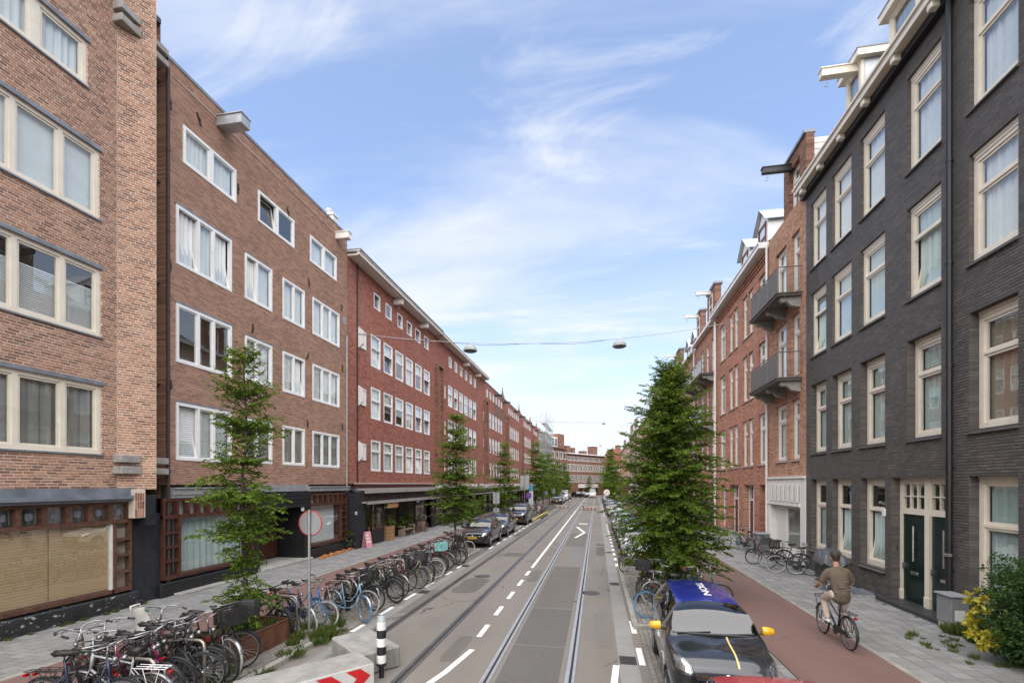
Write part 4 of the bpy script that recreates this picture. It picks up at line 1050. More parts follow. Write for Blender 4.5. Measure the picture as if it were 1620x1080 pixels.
# ------------------------------------------------------------------ far end of the street
def farblock(name, label, P, Q, rows, n, z_top, mat, sim=True, deep=10, cat='building'):
    d = Vector((Q[0] - P[0], Q[1] - P[1])); L = d.length; rz = math.atan2(d.y, d.x)
    b = Bld(name, label, P[0], P[1], rz, cat); b.L = L
    for (z0, z1) in rows:
        for (a, c) in split(L * .02, L * .98, n, L / n * .28): window(b, a, c, z0, z1, m_white, (0, 1), None, .16, .0, .1, simple=True, sash=0)
    wall(b, 0, L, 0, z_top, mat, b.holes, .12); shell(b, 0, L, z_top - .05, deep, mat); return b
def at_depth(px, t): a, b_ = ray(px); return (a * t, b_ * t)
Pc, Qc = at_depth(896.5, 131), at_depth(957, 146)
b = farblock('far_brick_block', 'wide brown brick block with three window rows closing the street', Pc, Qc, ((3.9, 6.0), (7.0, 9.1), (10.0, 11.3)), 15, 11.9, m_tex_far)
mb = MB(); mb.box(-.3, b.L + .3, -.9, .4, 11.9, 12.15); mb.build('eave', m_white, b.e)
for (f_, w_, h_) in ((.12, 2.2, 2.0), (.26, 1.4, 1.6), (.55, 1.6, 1.0), (.82, 2.6, 2.6)):
    mb = MB(); mb.box(b.L * f_ - w_ / 2, b.L * f_ + w_ / 2, 1.2, 3.2, 11.8, 12.15 + h_); mb.box(b.L * f_ - w_ / 2 - .1, b.L * f_ + w_ / 2 + .1, 1.1, 3.3, 12.15 + h_, 12.3 + h_); mb.build('roof_chimney', m_tex_far, b.e)
mb = MB(); mb.box(b.L * .28, b.L * .8, -.05, .1, 2.3, 3.4); mb.build('shop_fascia', m_white, b.e)
for k in range(4): 
    mb = MB(); mb.box(b.L * (.30 + k * .13), b.L * (.40 + k * .13), -.02, .1, .5, 2.3); mb.build('shop_window', m_carglass, b.e)
P2, Q2 = at_depth(866, 121), at_depth(896.3, 131)
b = farblock('far_corner_house', 'brown brick corner house with glazed roof storey beyond the scaffold', P2, Q2, ((3.9, 6.0), (7.0, 9.1), (10.2, 12.2)), 5, 13.0, m_tex_far)
mb = MB(); mb.box(.0, b.L, -.5, .2, 13.0, 13.3); mb.build('cornice', m_tex_far, b.e)
mb = MB(); mb.box(b.L * .05, b.L * .68, 1.0, 5, 13.2, 16.2); o = mb.build('roof_storey', m_white, b.e)
for k in range(4): pane(b.e, b.L * (.08 + .15 * k), b.L * (.2 + .15 * k), 13.8, 15.8, .98, m_carglass)
mb = MB(); mb.box(b.L * .68, b.L * .98, .6, 5, 13.2, 17.2); mb.build('roof_tower', m_tex_far, b.e)
P4, Q4 = at_depth(950, 168), at_depth(990, 160)
b = farblock('far_gable_house', 'red brick house with steep roof rising behind the far trees', P4, Q4, ((4.2, 6.2), (8, 10)), 5, 11.0, m_tex_farred)
mb = MB(); L = b.L; mb.prism([(0, 11), (L, 11), (L * .8, 15.6), (L * .3, 15.6)], 0, 9, 'y'); mb.build('roof', m_tex_farred, b.e)
mb = MB(); mb.box(L * .52, L * .66, 1, 2.2, 15, 17); mb.build('chimney', m_tex_far, b.e)
# ================================================================== RIGHT SIDE
def RB(name, label, pxfar, group=None):
    a0, b0 = ray(pxfar); return Bld(name, label, XR, (XR / a0) * b0, radians(-90), group=group)
# ------------------------------------------------------------------ R1: the dark painted house
b = RB('dark_painted_house', 'charcoal painted brick house with cream windows and two dark green doors', 1275.5); X = b.x
SILL = (M('dark_sill_stone', (.10, .092, .088), .6, var=.2), .07, .10)
GR, F1, F2, F3 = (.94, 3.62), (4.66, 7.28), (8.40, 10.82), (11.82, 14.34)
cols = [(1283, 1307), (1316, 1347), (1361, 1400), (1435, 1489), (1533, 1611)]
REC = .20
for i, (p0, p1) in enumerate(cols):
    for j, (z0, z1) in enumerate((F1, F2, F3)):
        tl = (0,) if (i, j) in ((0, 1), (3, 1)) else ()
        cu = ['t', 't', 'w'][j] if i < 4 else ['b', 'w', 'w'][j]
        window(b, X(p0), X(p1), z0, z1, m_cream, (0, 1), .68, .12, REC if j == 0 else .10, .1, tilt=tl, cur=cu, sill=SILL, head=.22, bottom=.14, sash=.06, mull=.06)
    if i != 3: window(b, X(p0), X(p1), GR[0] if i < 4 else .55, GR[1], m_cream, (0, 1), .66, .12, REC, .1, tilt=((0,) if i in (1, 2) else ()), cur='t', curfrac=(0, .62 if i < 4 else 1), sill=SILL, head=.16, bottom=.16, sash=.06, mull=.07)
# out of the frame to the right the front goes on
for q in range(2):
    for (z0, z1) in (GR, F1, F2, F3): window(b, X(1611) + 1.3 + q * 2.4, X(1611) + 2.6 + q * 2.4, z0, z1, m_cream, (0, 1), .68, .12, REC, .1, cur='w', sill=SILL, head=.2)
d0, d1 = X(1410), X(1505); b.holes.append((d0, d1, .1, GR[1]))
wall(b, 0, 26, 0, 15.07, m_tex_dk, b.holes, .38, m_brick_dk, mort=m_mort_dk, brick_x=(0, 11.6), proud=.004)
shell(b, 0, 26, 15.02, 9, m_tex_dk)
# door pair
m_green = M('dark_green_paint', (.008, .02, .018), .22, var=.1)
mb = MB(); dy = REC + .02; dw = d1 - d0; xm = d0 + dw * .5
mb.box(d0, d0 + .10, dy, dy + .12, .1, 3.62); mb.box(d1 - .1, d1, dy, dy + .12, .1, 3.62); mb.box(xm - .09, xm + .09, dy - .03, dy + .12, .1, 3.62)
mb.box(d0 + .1, d1 - .1, dy + .004, dy + .12, 3.48, 3.62); mb.box(d0 + .1, d1 - .1, dy + .004, dy + .12, 2.62, 2.74)
mb.bbox(d0 + .0, d0 + .12, dy - .03, dy + .1, .1, .5, .01); mb.bbox(xm - .1, xm + .1, dy - .05, dy + .1, .1, .5, .01)
mb.build('door_frame', m_cream, b.e)
for (a, c) in ((d0 + .1, xm - .09), (xm + .09, d1 - .1)):
    mb = MB(); mb.bbox(a, c, dy + .03, dy + .09, .2, 2.62, .008); mb.bbox(a + .1, c - .1, dy + .015, dy + .04, .3, .55, .01); dr = mb.build('door', m_green, b.e)
    mid = (a + c) / 2
    mb = MB(); mb.tube([(mid, dy - .01, 1.35), (mid, dy - .01, 2.3)], .022, 6); mb.box(mid - .01, mid + .01, dy - .01, dy + .03, 1.4, 1.43); mb.box(mid - .01, mid + .01, dy - .01, dy + .03, 2.2, 2.23); mb.build('door_bar', m_alu, dr)
    mb = MB(); mb.bbox(mid - .15, mid + .15, dy + .005, dy + .03, .98, 1.06, .008); mb.build('letter_flap', m_alu, dr)
    mb = MB(); mb.tube([(a + .07, dy - .03, 1.2), (a + .2, dy - .03, 1.2)], .012, 6); mb.box(a + .05, a + .09, dy - .03, dy + .03, 1.1, 1.26); mb.build('door_handle', m_alu, dr)
    w = window(b, a, c, 2.74, 3.48, m_cream, (0, .34, .67, 1), .5, .04, dy, .08, hole=False, simple=True, mull=.03, name='transom_window')
mb = MB(); mb.bbox(d0 - .25, d1 + .25, -.28, .4, .1, .22, .012); mb.build('doorstep', M('black_step', (.04, .04, .042), .5, var=.2), b.e)
for (pq, ph) in ((1400, 805), ):
    mb = MB(); mb.bbox(X(pq) - .06, X(pq) + .06, -.05, 0, b.z(pq, 816), b.z(pq, 804), .01); mb.build('house_number', m_white, b.e)
    mb = MB(); mb.tube([(X(pq), 0, b.z(pq, 796)), (X(pq), -.13, b.z(pq, 794))], .04, 8); mb.build('wall_lamp', m_alu, b.e)
mb = MB(); mb.box(X(1420) - .02, X(1420) + .02, -.01, 0, 1.6, 1.75); mb.build('doorbell', m_black, b.e)
pp = drainpipe(b, X(1509), .2, 15.2, .065, .10, m_black)
mb = MB(); mb.lathe([(.07, 1.75), (.085, 1.75), (.085, 1.82), (.07, 1.82)], 10, (X(1509), -.10, 0)); mb.build('pipe_clamp', m_alu, b.e)
mb = MB(); mb.box(X(1365), X(1385), -.75, -.02, .1, .16); mb.build('cellar_hatch', m_lead, b.e)
# cornice with corbels, roof and dormers
mb = MB(); mb.box(-.12, 26, -.42, .1, 15.02, 15.22); mb.box(-.16, 26, -.48, .1, 15.22, 15.29); mb.build('cornice', m_cream, b.e)
mb = MB(); mb.box(-.12, 26, -.18, .1, 14.82, 15.02); mb.build('cornice_frieze', m_black, b.e)
for k in range(18):
    mb = MB(); mb.bbox(.3 + k * 1.45, .48 + k * 1.45, -.38, -.18, 14.84, 15.03, .02); mb.build('corbel', m_cream, b.e)
mb = MB(); mb.add([(-.1, -.3, 15.25), (26, -.3, 15.25), (26, 2.2, 16.9), (-.1, 2.2, 16.9), (-.1, 9, 16.9), (26, 9, 16.9)], [(0, 1, 2, 3), (3, 2, 5, 4)]); mb.build('mansard_roof', M('roof_slate', (.09, .09, .10), .7, var=.25), b.e)
def dormer(b, x0, x1, y0, z0, z1, n, depth=2.4, mat=m_cream, side=None, over=.18):
    mb = MB(); mb.box(x0, x1, y0 + .12, y0 + depth, z0, z1); mb.build('dormer', side or m_zinc, b.e)
    mb = MB(); mb.box(x0 - over, x1 + over, y0 - over, y0 + depth, z1, z1 + .22); mb.build('dormer_roof', mat, b.e)
    mb = MB(); mb.box(x0 - over - .02, x1 + over + .02, y0 - over - .02, y0 + depth, z1 + .22, z1 + .26); mb.build('dormer_roof_edge', m_lead, b.e)
    w = (x1 - x0) / n
    for k in range(n): window(b, x0 + k * w, x0 + (k + 1) * w, z0, z1, mat, (0, 1), .55, .14, 0, .11, hole=False, cur='w', yoff=y0, sash=.05)
    mb = MB(); mb.box(x0 + .03, x1 - .03, y0 + .4, y0 + .42, z0, z1); mb.build('dormer_blind', m_cur_w, b.e)
dormer(b, X(1406, -.35), X(1406, -.35) + 4.0, .35, 15.28, 17.35, 3, mat=m_cream)
dormer(b, X(1338, -.35), X(1362, -.35), .35, 15.28, 17.5, 1, mat=m_cream)
hoist(b, X(1352, -.3), 17.25, 1.1, .24, .24, m_cream, y0=.35)

# ------------------------------------------------------------------ R2: brick house with balconies over a white shop front
b = RB('balcony_house', 'sandy brick house with two grey balconies over a white shop front', 1215.5, None); X = b.x
xe = X(1275.3)
rows2 = ((4.50, 7.02), (8.0, 10.62), (11.55, 14.05))
for (z0, z1) in rows2:
    for (p0, p1) in ((1227.5, 1244), (1252, 1265)):
        window(b, X(p0), X(p1), z0, z1, m_offw, (0, 1), .72, .11, .12, .1, sash=.07, cur='w', sill=(m_stone, .06, .10) if z0 < 5 else None)
window(b, X(1248), X(1265), 15.2, 17.0, m_offw, (0, 1), .7, .1, .18, .1, cur='w', sash=.06)
b.holes.append((X(1219), X(1268), .1, 2.55))
wall(b, 0, xe, 3.75, 15.2, m_tex_r2, [h for h in b.holes if h[2] > 3 and h[2] < 15], .36)
xg = X(1240)
wall(b, xg, xe, 15.2, 17.5, m_tex_brn, [h for h in b.holes if h[2] > 15], .3, name='gable_wall')
mb = MB(); mb.box(xg - .06, xe + .02, -.08, .35, 17.5, 17.62); mb.build('gable_cap', m_lead, b.e)
mb = MB(); mb.box(xg + .05, xe - .2, .35, 8, 15.2, 17.4); mb.build('attic', M('white_cladding', (.62, .63, .64), .6, var=.06), b.e)
for k in range(9):
    mb = MB(); mb.box(xe - .2, xe - .17, .35, 8, 15.25 + k * .24, 15.46 + k * .24); mb.build('cladding_board', m_offw, b.e)
shell(b, 0, xe, 15.2, 9, m_tex_r2)
hoist(b, X(1251), 16.95, 1.15, .2, .22, m_black)
def balcony(b, x0, x1, z, depth=1.0, hh=1.05, mat=m_balc, ncorb=3):
    mb = MB(); mb.bbox(x0, x1, -depth, .05, z + .06, z + .16, .02); mb.box(x0 - .04, x1 + .04, -depth - .05, .05, z + .16, z + .20); sl_ = mb.build('balcony_slab', M('balcony_concrete', (.14, .13, .115), .85, var=.25, dirt=.4), b.e)
    mb = MB()
    n = 3; w = (x1 - x0) / n
    for k in range(n + 1): mb.tube([(x0 + .03 + k * (x1 - x0 - .06) / n, -depth + .04, z + .2), (x0 + .03 + k * (x1 - x0 - .06) / n, -depth + .04, z + .2 + hh)], .02, 6)
    for xx in (x0 + .03, x1 - .03):
        mb.tube([(xx, -depth + .04, z + .2 + hh), (xx, 0, z + .2 + hh)], .022, 6)
        for k in range(1, 8): mb.tube([(xx, -depth + .04 + k * (depth - .04) / 8, z + .2), (xx, -depth + .04 + k * (depth - .04) / 8, z + .2 + hh)], .009, 5)
    mb.tube([(x0 + .03, -depth + .04, z + .2 + hh), (x1 - .03, -depth + .04, z + .2 + hh)], .025, 6); mb.build('railing', M('railing_paint', (.16, .13, .12), .5), b.e)
    for k in range(n):
        mb = MB(); mb.box(x0 + .06 + k * (x1 - x0 - .06) / n, x0 + (k + 1) * (x1 - x0 - .06) / n, -depth + .03, -depth + .05, z + .26, z + .12 + hh); mb.build('railing_panel', mat, b.e)
    for k in range(ncorb):
        xc = x0 + .25 + k * (x1 - x0 - .5) / max(1, ncorb - 1)
        mb = MB(); mb.prism([(-depth + .2, z + .07), (-depth + .16, z - .04), (-depth + .26, z - .14), (-depth + .42, z - .12), (-.35, z - .30), (.02, z - .38), (.02, z + .07)], xc - .1, xc + .1, 'x'); mb.build('corbel', m_stone, b.e)
for (z, ) in ((7.62,), (11.1,)): balcony(b, .35, xe - .35, z, .95)
# white shop front
mb = MB(); mb.box(-.02, xe, -.05, .2, 2.55, 3.75); mb.box(-.02, X(1219), -.05, .4, .1, 2.55); mb.box(X(1268), xe, -.05, .4, .1, 2.55); mb.box(-.04, xe + .02, -.12, .1, 3.68, 3.78); mb.box(X(1216), X(1268), -.09, .1, 2.5, 2.62); mb.build('shop_front', m_offw, b.e)
n = 7; x0_, x1_ = X(1219), X(1267)
mb = MB(); mb.box(x0_, x1_, -.058, -.049, 2.70, 3.38); mb.build('louvre_shadow_panel', M('shadow_grey', (.28, .26, .24), .8), b.e)  # flat panel; the shade between the louvres is put into its grey
for k in range(n):
    xx = x0_ + (k + .25) * (x1_ - x0_) / n; mb = MB(); mb.box(xx, xx + (x1_ - x0_) / n * .6, -.11, -.04, 2.68, 3.40); mb.build('louvre', m_offw, b.e)
window(b, X(1237), X(1267), .5, 2.5, m_offw, (0, 1), None, .10, .16, .1, hole=False, name='shop_window')
mb = MB(); mb.box(X(1219), X(1237), .28, 1.1, .1, 2.55); mb.build('porch_side', m_offw, b.e)
mb = MB(); mb.box(X(1237), X(1270), .14, .3, .1, .52); mb.build('shop_plinth', m_offw, b.e)
mb = MB(); mb.box(0, xe, 1.4, 1.45, .1, 3.7); mb.build('shop_back_wall', m_inner, b.e)
drainpipe(b, .06, .3, 15.1, .05, .1, m_offw)

# ------------------------------------------------------------------ R3: plain orange brick house
b = RB('orange_brick_house', 'orange brick house with tall paired windows and dark red doors', 1133.5, None); X = b.x
xe = X(1215.5)
rows3 = ((4.45, 7.0), (8.08, 10.62), (11.64, 14.02))
for (z0, z1) in rows3:
    for (p0, p1) in ((1139, 1147.5), (1153, 1159.7), (1160.8, 1167.5), (1174.7, 1182.5), (1183.8, 1191.8), (1200, 1211.5)):
        window(b, X(p0), X(p1), z0, z1, m_offw, (0, 1), .72, .10, .10, .1, sash=.06, cur=random.choice(('w', 'g', 'w')), sill=(m_stone, .05, .09))
for (p0, p1) in ((1139, 1147.5), (1154, 1169), (1176.5, 1193), (1202, 1212)): b.holes.append((X(p0), X(p1), .1 if p0 > 1140 and p0 < 1200 else .6, 3.4))
wall(b, 0, xe, 0, 15.05, m_tex_r3, b.holes, .4); shell(b, 0, xe, 15.0, 9, m_tex_r3)
for (p0, p1) in ((1154, 1169), (1176.5, 1193)):
    a, c = X(p0), X(p1); n = 2
    mb = MB(); mb.box(a, a + .1, .28, .4, .1, 3.4); mb.box(c - .1, c, .28, .4, .1, 3.4); mb.box((a + c) / 2 - .1, (a + c) / 2 + .1, .26, .4, .1, 3.4); mb.box(a + .1, c - .1, .285, .4, 2.5, 2.62); mb.box(a + .1, c - .1, .285, .4, 3.28, 3.4); mb.build('door_frame', m_offw, b.e)
    for (u, v) in ((a + .1, (a + c) / 2 - .1), ((a + c) / 2 + .1, c - .1)):
        mb = MB(); mb.box(u, v, .32, .38, .15, 2.5); mb.build('door', m_dkred, b.e); pane(b.e, u, v, 2.62, 3.28, .34)
for (p0, p1) in ((1139, 1147.5), (1202, 1212)): window(b, X(p0), X(p1), .6, 3.4, m_offw, (0, 1), .72, .1, .26, .1, hole=False, cur='w', sash=.06)
mb = MB(); mb.box(-.02, xe, -.02, .1, .1, .55); mb.build('plinth', m_stone, b.e)
mb = MB(); mb.box(-.1, xe + .02, -.45, .2, 14.98, 15.2); mb.box(-.1, xe + .02, -.5, .2, 15.2, 15.26); mb.build('gutter', m_white, b.e)
for k in range(3): mb = MB(); mb.box(0, xe, -.06 - .05 * k, .05, 14.45 + .15 * k, 14.53 + .15 * k); mb.build('brick_course', m_tex_r3, b.e)
drainpipe(b, .12, .3, 14.9, .06, .1, m_offw)
mb = MB(); mb.add([(0, -.2, 15.2), (xe, -.2, 15.2), (xe, 4, 17.6), (0, 4, 17.6)], [(0, 1, 2, 3)]); mb.build('roof', m_roof, b.e)
def gdormer(b, xa, xb, y0, z0, h):
    mb = MB(); mb.prism([(xa, z0), (xb, z0), (xb, z0 + h), ((xa + xb) / 2, z0 + h + .75), (xa, z0 + h)], y0, y0 + 3, 'y'); mb.build('dormer', m_white, b.e)
    mb = MB(); c = (xa + xb) / 2
    mb.add([(xa - .2, y0 - .2, z0 + h - .1), (c, y0 - .2, z0 + h + .85), (xb + .2, y0 - .2, z0 + h - .1), (xa - .2, y0 + 3, z0 + h - .1), (c, y0 + 3, z0 + h + .85), (xb + .2, y0 + 3, z0 + h - .1)], [(0, 1, 4, 3), (1, 2, 5, 4)]); mb.build('dormer_roof', m_zinc, b.e)
    window(b, xa + .25, xb - .25, z0 + .15, z0 + h, m_dkred, (0, 1), .5, .1, 0, .06, hole=False, yoff=y0 - .05)
gdormer(b, X(1164), X(1164) + 1.6, .3, 15.3, 1.6); gdormer(b, X(1189), X(1189) + 1.6, .3, 15.3, 1.6)
mb = MB(); mb.tube([(X(1191), 0, 12.15), (X(1191), -.28, 12.2)], .03, 6); mb.lathe([(.0, 0), (.1, .0), (.06, .06), (0, .06)], 8, (X(1191), -.05, 12.12)); mb.build('wire_rosette', m_stone, b.e)
house_plate(b, X(1171), 2.1, '8', -.01, .12, .12)

# ------------------------------------------------------------------ R4 and on, mostly behind the big tree
def house_r(label, p0, p1, mat, top, rows, ncol, gable=None, balc=None, dorm=False, hoists=True, group='old houses beyond the orange brick house'):
    b = RB('old_brick_house', label, p0, group); x1 = b.x(p1) if False else b.hit(p1)[0]
    sp = split(x1 * .06, x1 * .94, ncol, x1 / ncol * .42)
    for (z0, z1) in rows:
        for (a, c) in sp: window(b, a, c, z0, z1, m_offw, (0, 1), .7, .10, .07, .1, simple=True, sash=0, cur='w')
    wall(b, 0, x1, 0, top, mat, b.holes, .3); shell(b, 0, x1, top, 9, mat)
    mb = MB(); mb.box(-.02, x1 + .02, -.35, .2, top, top + .2); mb.build('gutter', m_offw, b.e)
    mb = MB(); mb.box(0, x1, -.04, .1, .1, 3.5); g_ = mb.build('ground_floor', m_offw if ncol % 2 else m_tex_brn, b.e)
    for (a, c) in sp:
        mb = MB(); mb.box(a, c, -.07, -.041, .5, 3.0); mb.build('shop_window', m_carglass, b.e)
    if gable:
        for (ga, gb, gz) in gable:
            mb = MB(); mb.box(x1 * ga, x1 * gb, -.01, .4, top, gz); mb.build('gable', m_tex_brn, b.e)
            mb = MB(); mb.box(x1 * ga - .1, x1 * gb + .1, -.1, .5, gz, gz + .15); mb.build('gable_cap', m_lead, b.e)
            window(b, x1 * (ga + gb) / 2 - .5, x1 * (ga + gb) / 2 + .5, top + .3, gz - .4, m_offw, (0, 1), .6, .1, -.04, .06, hole=False, simple=True)
            hoist(b, x1 * (ga + gb) / 2, gz - .3, 1.1, .2, .2, m_offw)
    if balc:
        for (ba, bb, z) in balc: balcony(b, x1 * ba, x1 * bb, z, 1.0, 1.05, M('balcony_pale', (.42, .42, .42), .6), 3)
    if dorm:
        for f_ in (.2, .6): gdormer(b, x1 * f_, x1 * f_ + 1.7, .3, top + .1, 1.5)
    drainpipe(b, x1 - .1, .3, top, .06, .1, m_offw)
    return b
rr = ((4.45, 7.0), (8.08, 10.62), (11.6, 13.9))
house_r('brown brick house with two hoist gables and pale balconies behind the big tree', 1100, 1133.5, m_tex_r3, 14.9, rr, 4, ((.08, .3, 17.4), (.62, .95, 17.6)), ((.5, .97, 7.6), (.5, .97, 11.1), (.05, .45, 7.6), (.05, .45, 11.1)))
house_r('brick house with grey gabled dormers and a rainbow flag above the tree', 1078, 1100, m_tex_r2, 14.6, rr, 4, None, None, True)
house_r('brown brick house with raised gable just past the flag', 1058, 1078, m_tex_brn, 14.7, rr, 4, ((.5, .9, 17.0),), None)
house_r('brick house with dormers between two hoist gables', 1040, 1058, m_tex_r2, 14.4, rr, 5, None, None, True)
house_r('pale-trimmed brick house with a hoist gable near the street\'s end', 1024, 1040, m_tex_brn, 14.8, rr, 5, ((.55, .8, 17.6),), None)
house_r('brick house with dormers third from the street\'s far corner', 1010, 1024, m_tex_r3, 14.3, rr, 6, None, None, True)
house_r('brick house with tall gable second from the street\'s far corner', 996, 1010, m_tex_brn, 14.6, rr, 7, ((.1, .3, 17.4), (.6, .75, 17.4)))
house_r('beige brick corner house at the street\'s far end', 979, 996, m_tex_r2, 14.2, rr, 12, ((.55, .65, 16.4),))
# rainbow flag on its pole
fl = thing('rainbow_flag', 'rainbow flag on a short pole hanging from the dormered house', 'flag', (XR, 47.5, 14.2))
mb = MB(); mb.tube([(0, 0, 0), (-1.4, 0, 1.0)], .025, 6); mb.build('pole', m_offw, fl)
for k, cc in enumerate(((.6, .02, .02), (.75, .2, .01), (.75, .6, .02), (.02, .3, .05), (.02, .07, .4), (.2, .02, .3))):
    mb = MB()
    for j in range(6):
        f = lambda q: .06 * sin(q * 1.3 + k * .4)
        x0_ = -1.3 + k * .2; mb.quad((x0_, f(j), .9 - k * .14 - j * .25), (x0_ + .2, f(j + .3), .76 - k * .14 - j * .25), (x0_ + .2, f(j + 1.3), .51 - k * .14 - j * .25), (x0_, f(j + 1), .65 - k * .14 - j * .25))
    mb.build('flag_stripe', M('flag_cloth_%d' % k, cc, .8), fl, smooth=True)
# ================================================================== TREES AND PLANTS
def leaf_mat(name, stops, tr=.35, rough=.45):
    t = NT(name); g = t.node('ShaderNodeNewGeometry')
    v = g.outputs['Random Per Island']
    c = t.ramp(v, stops)
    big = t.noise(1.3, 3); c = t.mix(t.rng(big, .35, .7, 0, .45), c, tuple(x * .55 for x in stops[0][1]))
    t.out(c, rough + .15, spec=.15)
    tl = t.node('ShaderNodeBsdfTranslucent'); t.l.new(t.mix(.5, c, stops[-1][1]), tl.inputs[0])
    mx = t.node('ShaderNodeMixShader'); mx.inputs[0].default_value = tr
    t.l.new(t.p.outputs[0], mx.inputs[1]); t.l.new(tl.outputs[0], mx.inputs[2]); t.l.new(mx.outputs[0], t.n['Material Output'].inputs[0]); return t.m
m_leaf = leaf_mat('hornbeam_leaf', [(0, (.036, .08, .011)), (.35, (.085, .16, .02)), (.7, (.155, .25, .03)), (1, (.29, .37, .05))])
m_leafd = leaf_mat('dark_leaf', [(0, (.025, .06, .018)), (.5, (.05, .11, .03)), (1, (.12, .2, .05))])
m_leafy = leaf_mat('yellow_leaf', [(0, (.42, .38, .03)), (.5, (.62, .52, .06)), (1, (.5, .48, .12))], .3)
m_weed = leaf_mat('weed_leaf', [(0, (.05, .09, .02)), (.6, (.12, .18, .04)), (1, (.22, .24, .07))])
m_bark = M('bark', (.085, .07, .055), .9, var=.35, vs=12, bump=.6, bs=35)
def leafq(v, f, p, d, nrm, L, w):
    """a pointed leaf folded along its rib"""
    s = d.cross(nrm)
    if s.length < 1e-5: s = d.orthogonal()
    s.normalize(); up = s.cross(d).normalized(); o = len(v)
    v += [p[:], (p + d * L * .45 + s * w * .5 + up * w * .16)[:], (p + d * L - up * L * .12)[:], (p + d * L * .45 - s * w * .5 + up * w * .16)[:]]
    f += [(o, o + 1, o + 2), (o, o + 2, o + 3)]
def interp(tab, z):
    if z <= tab[0][0]: return tab[0][1]
    for (a, ra), (b_, rb) in zip(tab, tab[1:]):
        if z <= b_: return ra + (rb - ra) * (z - a) / (b_ - a)
    return tab[-1][1]
def make_tree(H, prof, seed, nbr=60, leaf=.075, twig_step=.11, r0=.07, leafstep=.04, bare=0.0, layer=1.0):
    rg = random.Random(seed); U = rg.uniform
    zlo, zhi = prof[0][0], H
    trunk = [Vector((0, 0, -.1))]; n = 12
    for i in range(1, n + 1): trunk.append(Vector((U(-.05, .05), U(-.05, .05), H * i / n * .985)))
    def tpos(z): i = min(n - 1, max(0, int(z / (H * .985) * n))); a, b_ = trunk[i], trunk[i + 1]; k = (z - a.z) / (b_.z - a.z); return a.lerp(b_, min(1, max(0, k)))
    tr = MB(); tr.tube(trunk, [r0 * (1 - .9 * i / n) + .006 for i in range(n + 1)], 8)
    br = MB(); v, f = [], []
    for i in range(nbr):
        t_ = (i + U(0, .9)) / nbr; z = zlo + (zhi - zlo) * (t_ ** 1.0) * .97
        if layer: z += .12 * sin(z * 9) * layer
        R = interp(prof, z) * (U(.42, 1.22)); az = i * 2.39996 + U(-.5, .5)
        rel = (z - zlo) / (zhi - zlo); el = radians(4 + 42 * rel ** 2 + U(-12, 14))
        d = Vector((cos(az) * cos(el), sin(az) * cos(el), sin(el))); p0 = tpos(max(.05, z - R * sin(el) * .6)); ns = 6
        pts = [p0]; dd = d.copy(); L = R / max(.3, cos(el))
        for k in range(ns):
            dd = (dd + Vector((U(-.12, .12), U(-.12, .12), -.05 + U(-.06, .05)))).normalized(); pts.append(pts[-1] + dd * L / ns)
        br.tube(pts, [max(.003, .018 * (1 - k / ns) * min(1.4, R + .3)) for k in range(ns + 1)], 4, cap=False)
        s = L * .12; side = 1
        while s < L:
            k = min(ns - 1, int(s / L * ns)); pp = pts[k].lerp(pts[k + 1], s / L * ns - k); bd = (pts[k + 1] - pts[k]).normalized()
            out = bd.cross(Vector((0, 0, 1))).normalized() * side
            tl = U(.16, .42) * min(1.0, .5 + L * .5) * (1.15 - .5 * s / L)
            td = (bd * U(.5, .9) + out * U(.6, 1.0) + Vector((0, 0, U(-.45, .5)))).normalized()
            if s > L * .88: td = (bd + out * U(-.3, .3)).normalized()
            q = pp.copy(); m_ = max(2, int(tl / leafstep)); sd_ = 1
            for j in range(m_):
                td2 = (td + Vector((U(-.1, .1), U(-.1, .1), -.05 * j / m_))).normalized(); q = q + td2 * (tl / m_)
                if rg.random() < bare: continue
                o2 = td2.cross(Vector((0, 0, 1))).normalized() * sd_; sd_ = -sd_
                ld = (td2 * .6 + o2 * U(.4, 1.0) + Vector((0, 0, U(-.6, .25)))).normalized(); nr = Vector((U(-.75, .75), U(-.75, .75), 1)).normalized()
                Lf = leaf * U(.7, 1.25); leafq(v, f, q + Vector((0, 0, U(-.015, .015))), ld, nr, Lf, Lf * .62)
            s += twig_step * U(.6, 1.4); side = -side
    me = bpy.data.meshes.new('crown'); me.from_pydata(v, [], f); me.materials.append(m_leaf); me.update()
    return tr.mesh('trunk', m_bark, smooth=True), br.mesh('branches', m_bark), me
def plant_tree(name, label, meshes, loc, rz=0, sc=(1, 1, 1), group=None):
    o = thing(name, label, 'tree', loc, rz, group); o.scale = sc
    place('trunk', meshes[0], o); place('branches', meshes[1], o); place('crown', meshes[2], o); return o
tA = make_tree(6.2, [(.45, .42), (.8, .52), (1.25, .6), (1.55, .34), (1.95, .36), (2.2, .78), (2.75, .92), (3.35, .84), (3.8, .5), (4.4, .7), (4.9, .54), (5.4, .48), (5.9, .3), (6.3, .1)], 11, 210, .078, .05, .055, .026, layer=.8)
plant_tree('hornbeam_tree', 'young slender hornbeam growing from the rusty steel planter', tA, (-7.05, 8.4, .12), 1.0, (.88, .88, 1))
tB = make_tree(7.25, [(.5, .9), (1.0, 1.45), (2.0, 1.8), (3.0, 1.8), (4.0, 1.62), (5.0, 1.3), (6.0, .9), (6.8, .5), (7.3, .15)], 23, 430, .085, .05, .075, .027, layer=.2)
plant_tree('hornbeam_tree', 'big dense hornbeam behind the parked blue-roofed car', tB, (2.22, 15.2, .1), .4, (.93, .93, 1))
tC = make_tree(7.0, [(1.3, .5), (1.7, .95), (2.6, 1.25), (3.6, 1.15), (4.6, .95), (5.6, .75), (6.4, .45), (7.1, .12)], 5, 190, .10, .062, .06, .033)
plant_tree('hornbeam_tree', 'young hornbeam between the long bicycle row and the black hatchback', tC, (-6.85, 22.3, .1), 2.2)
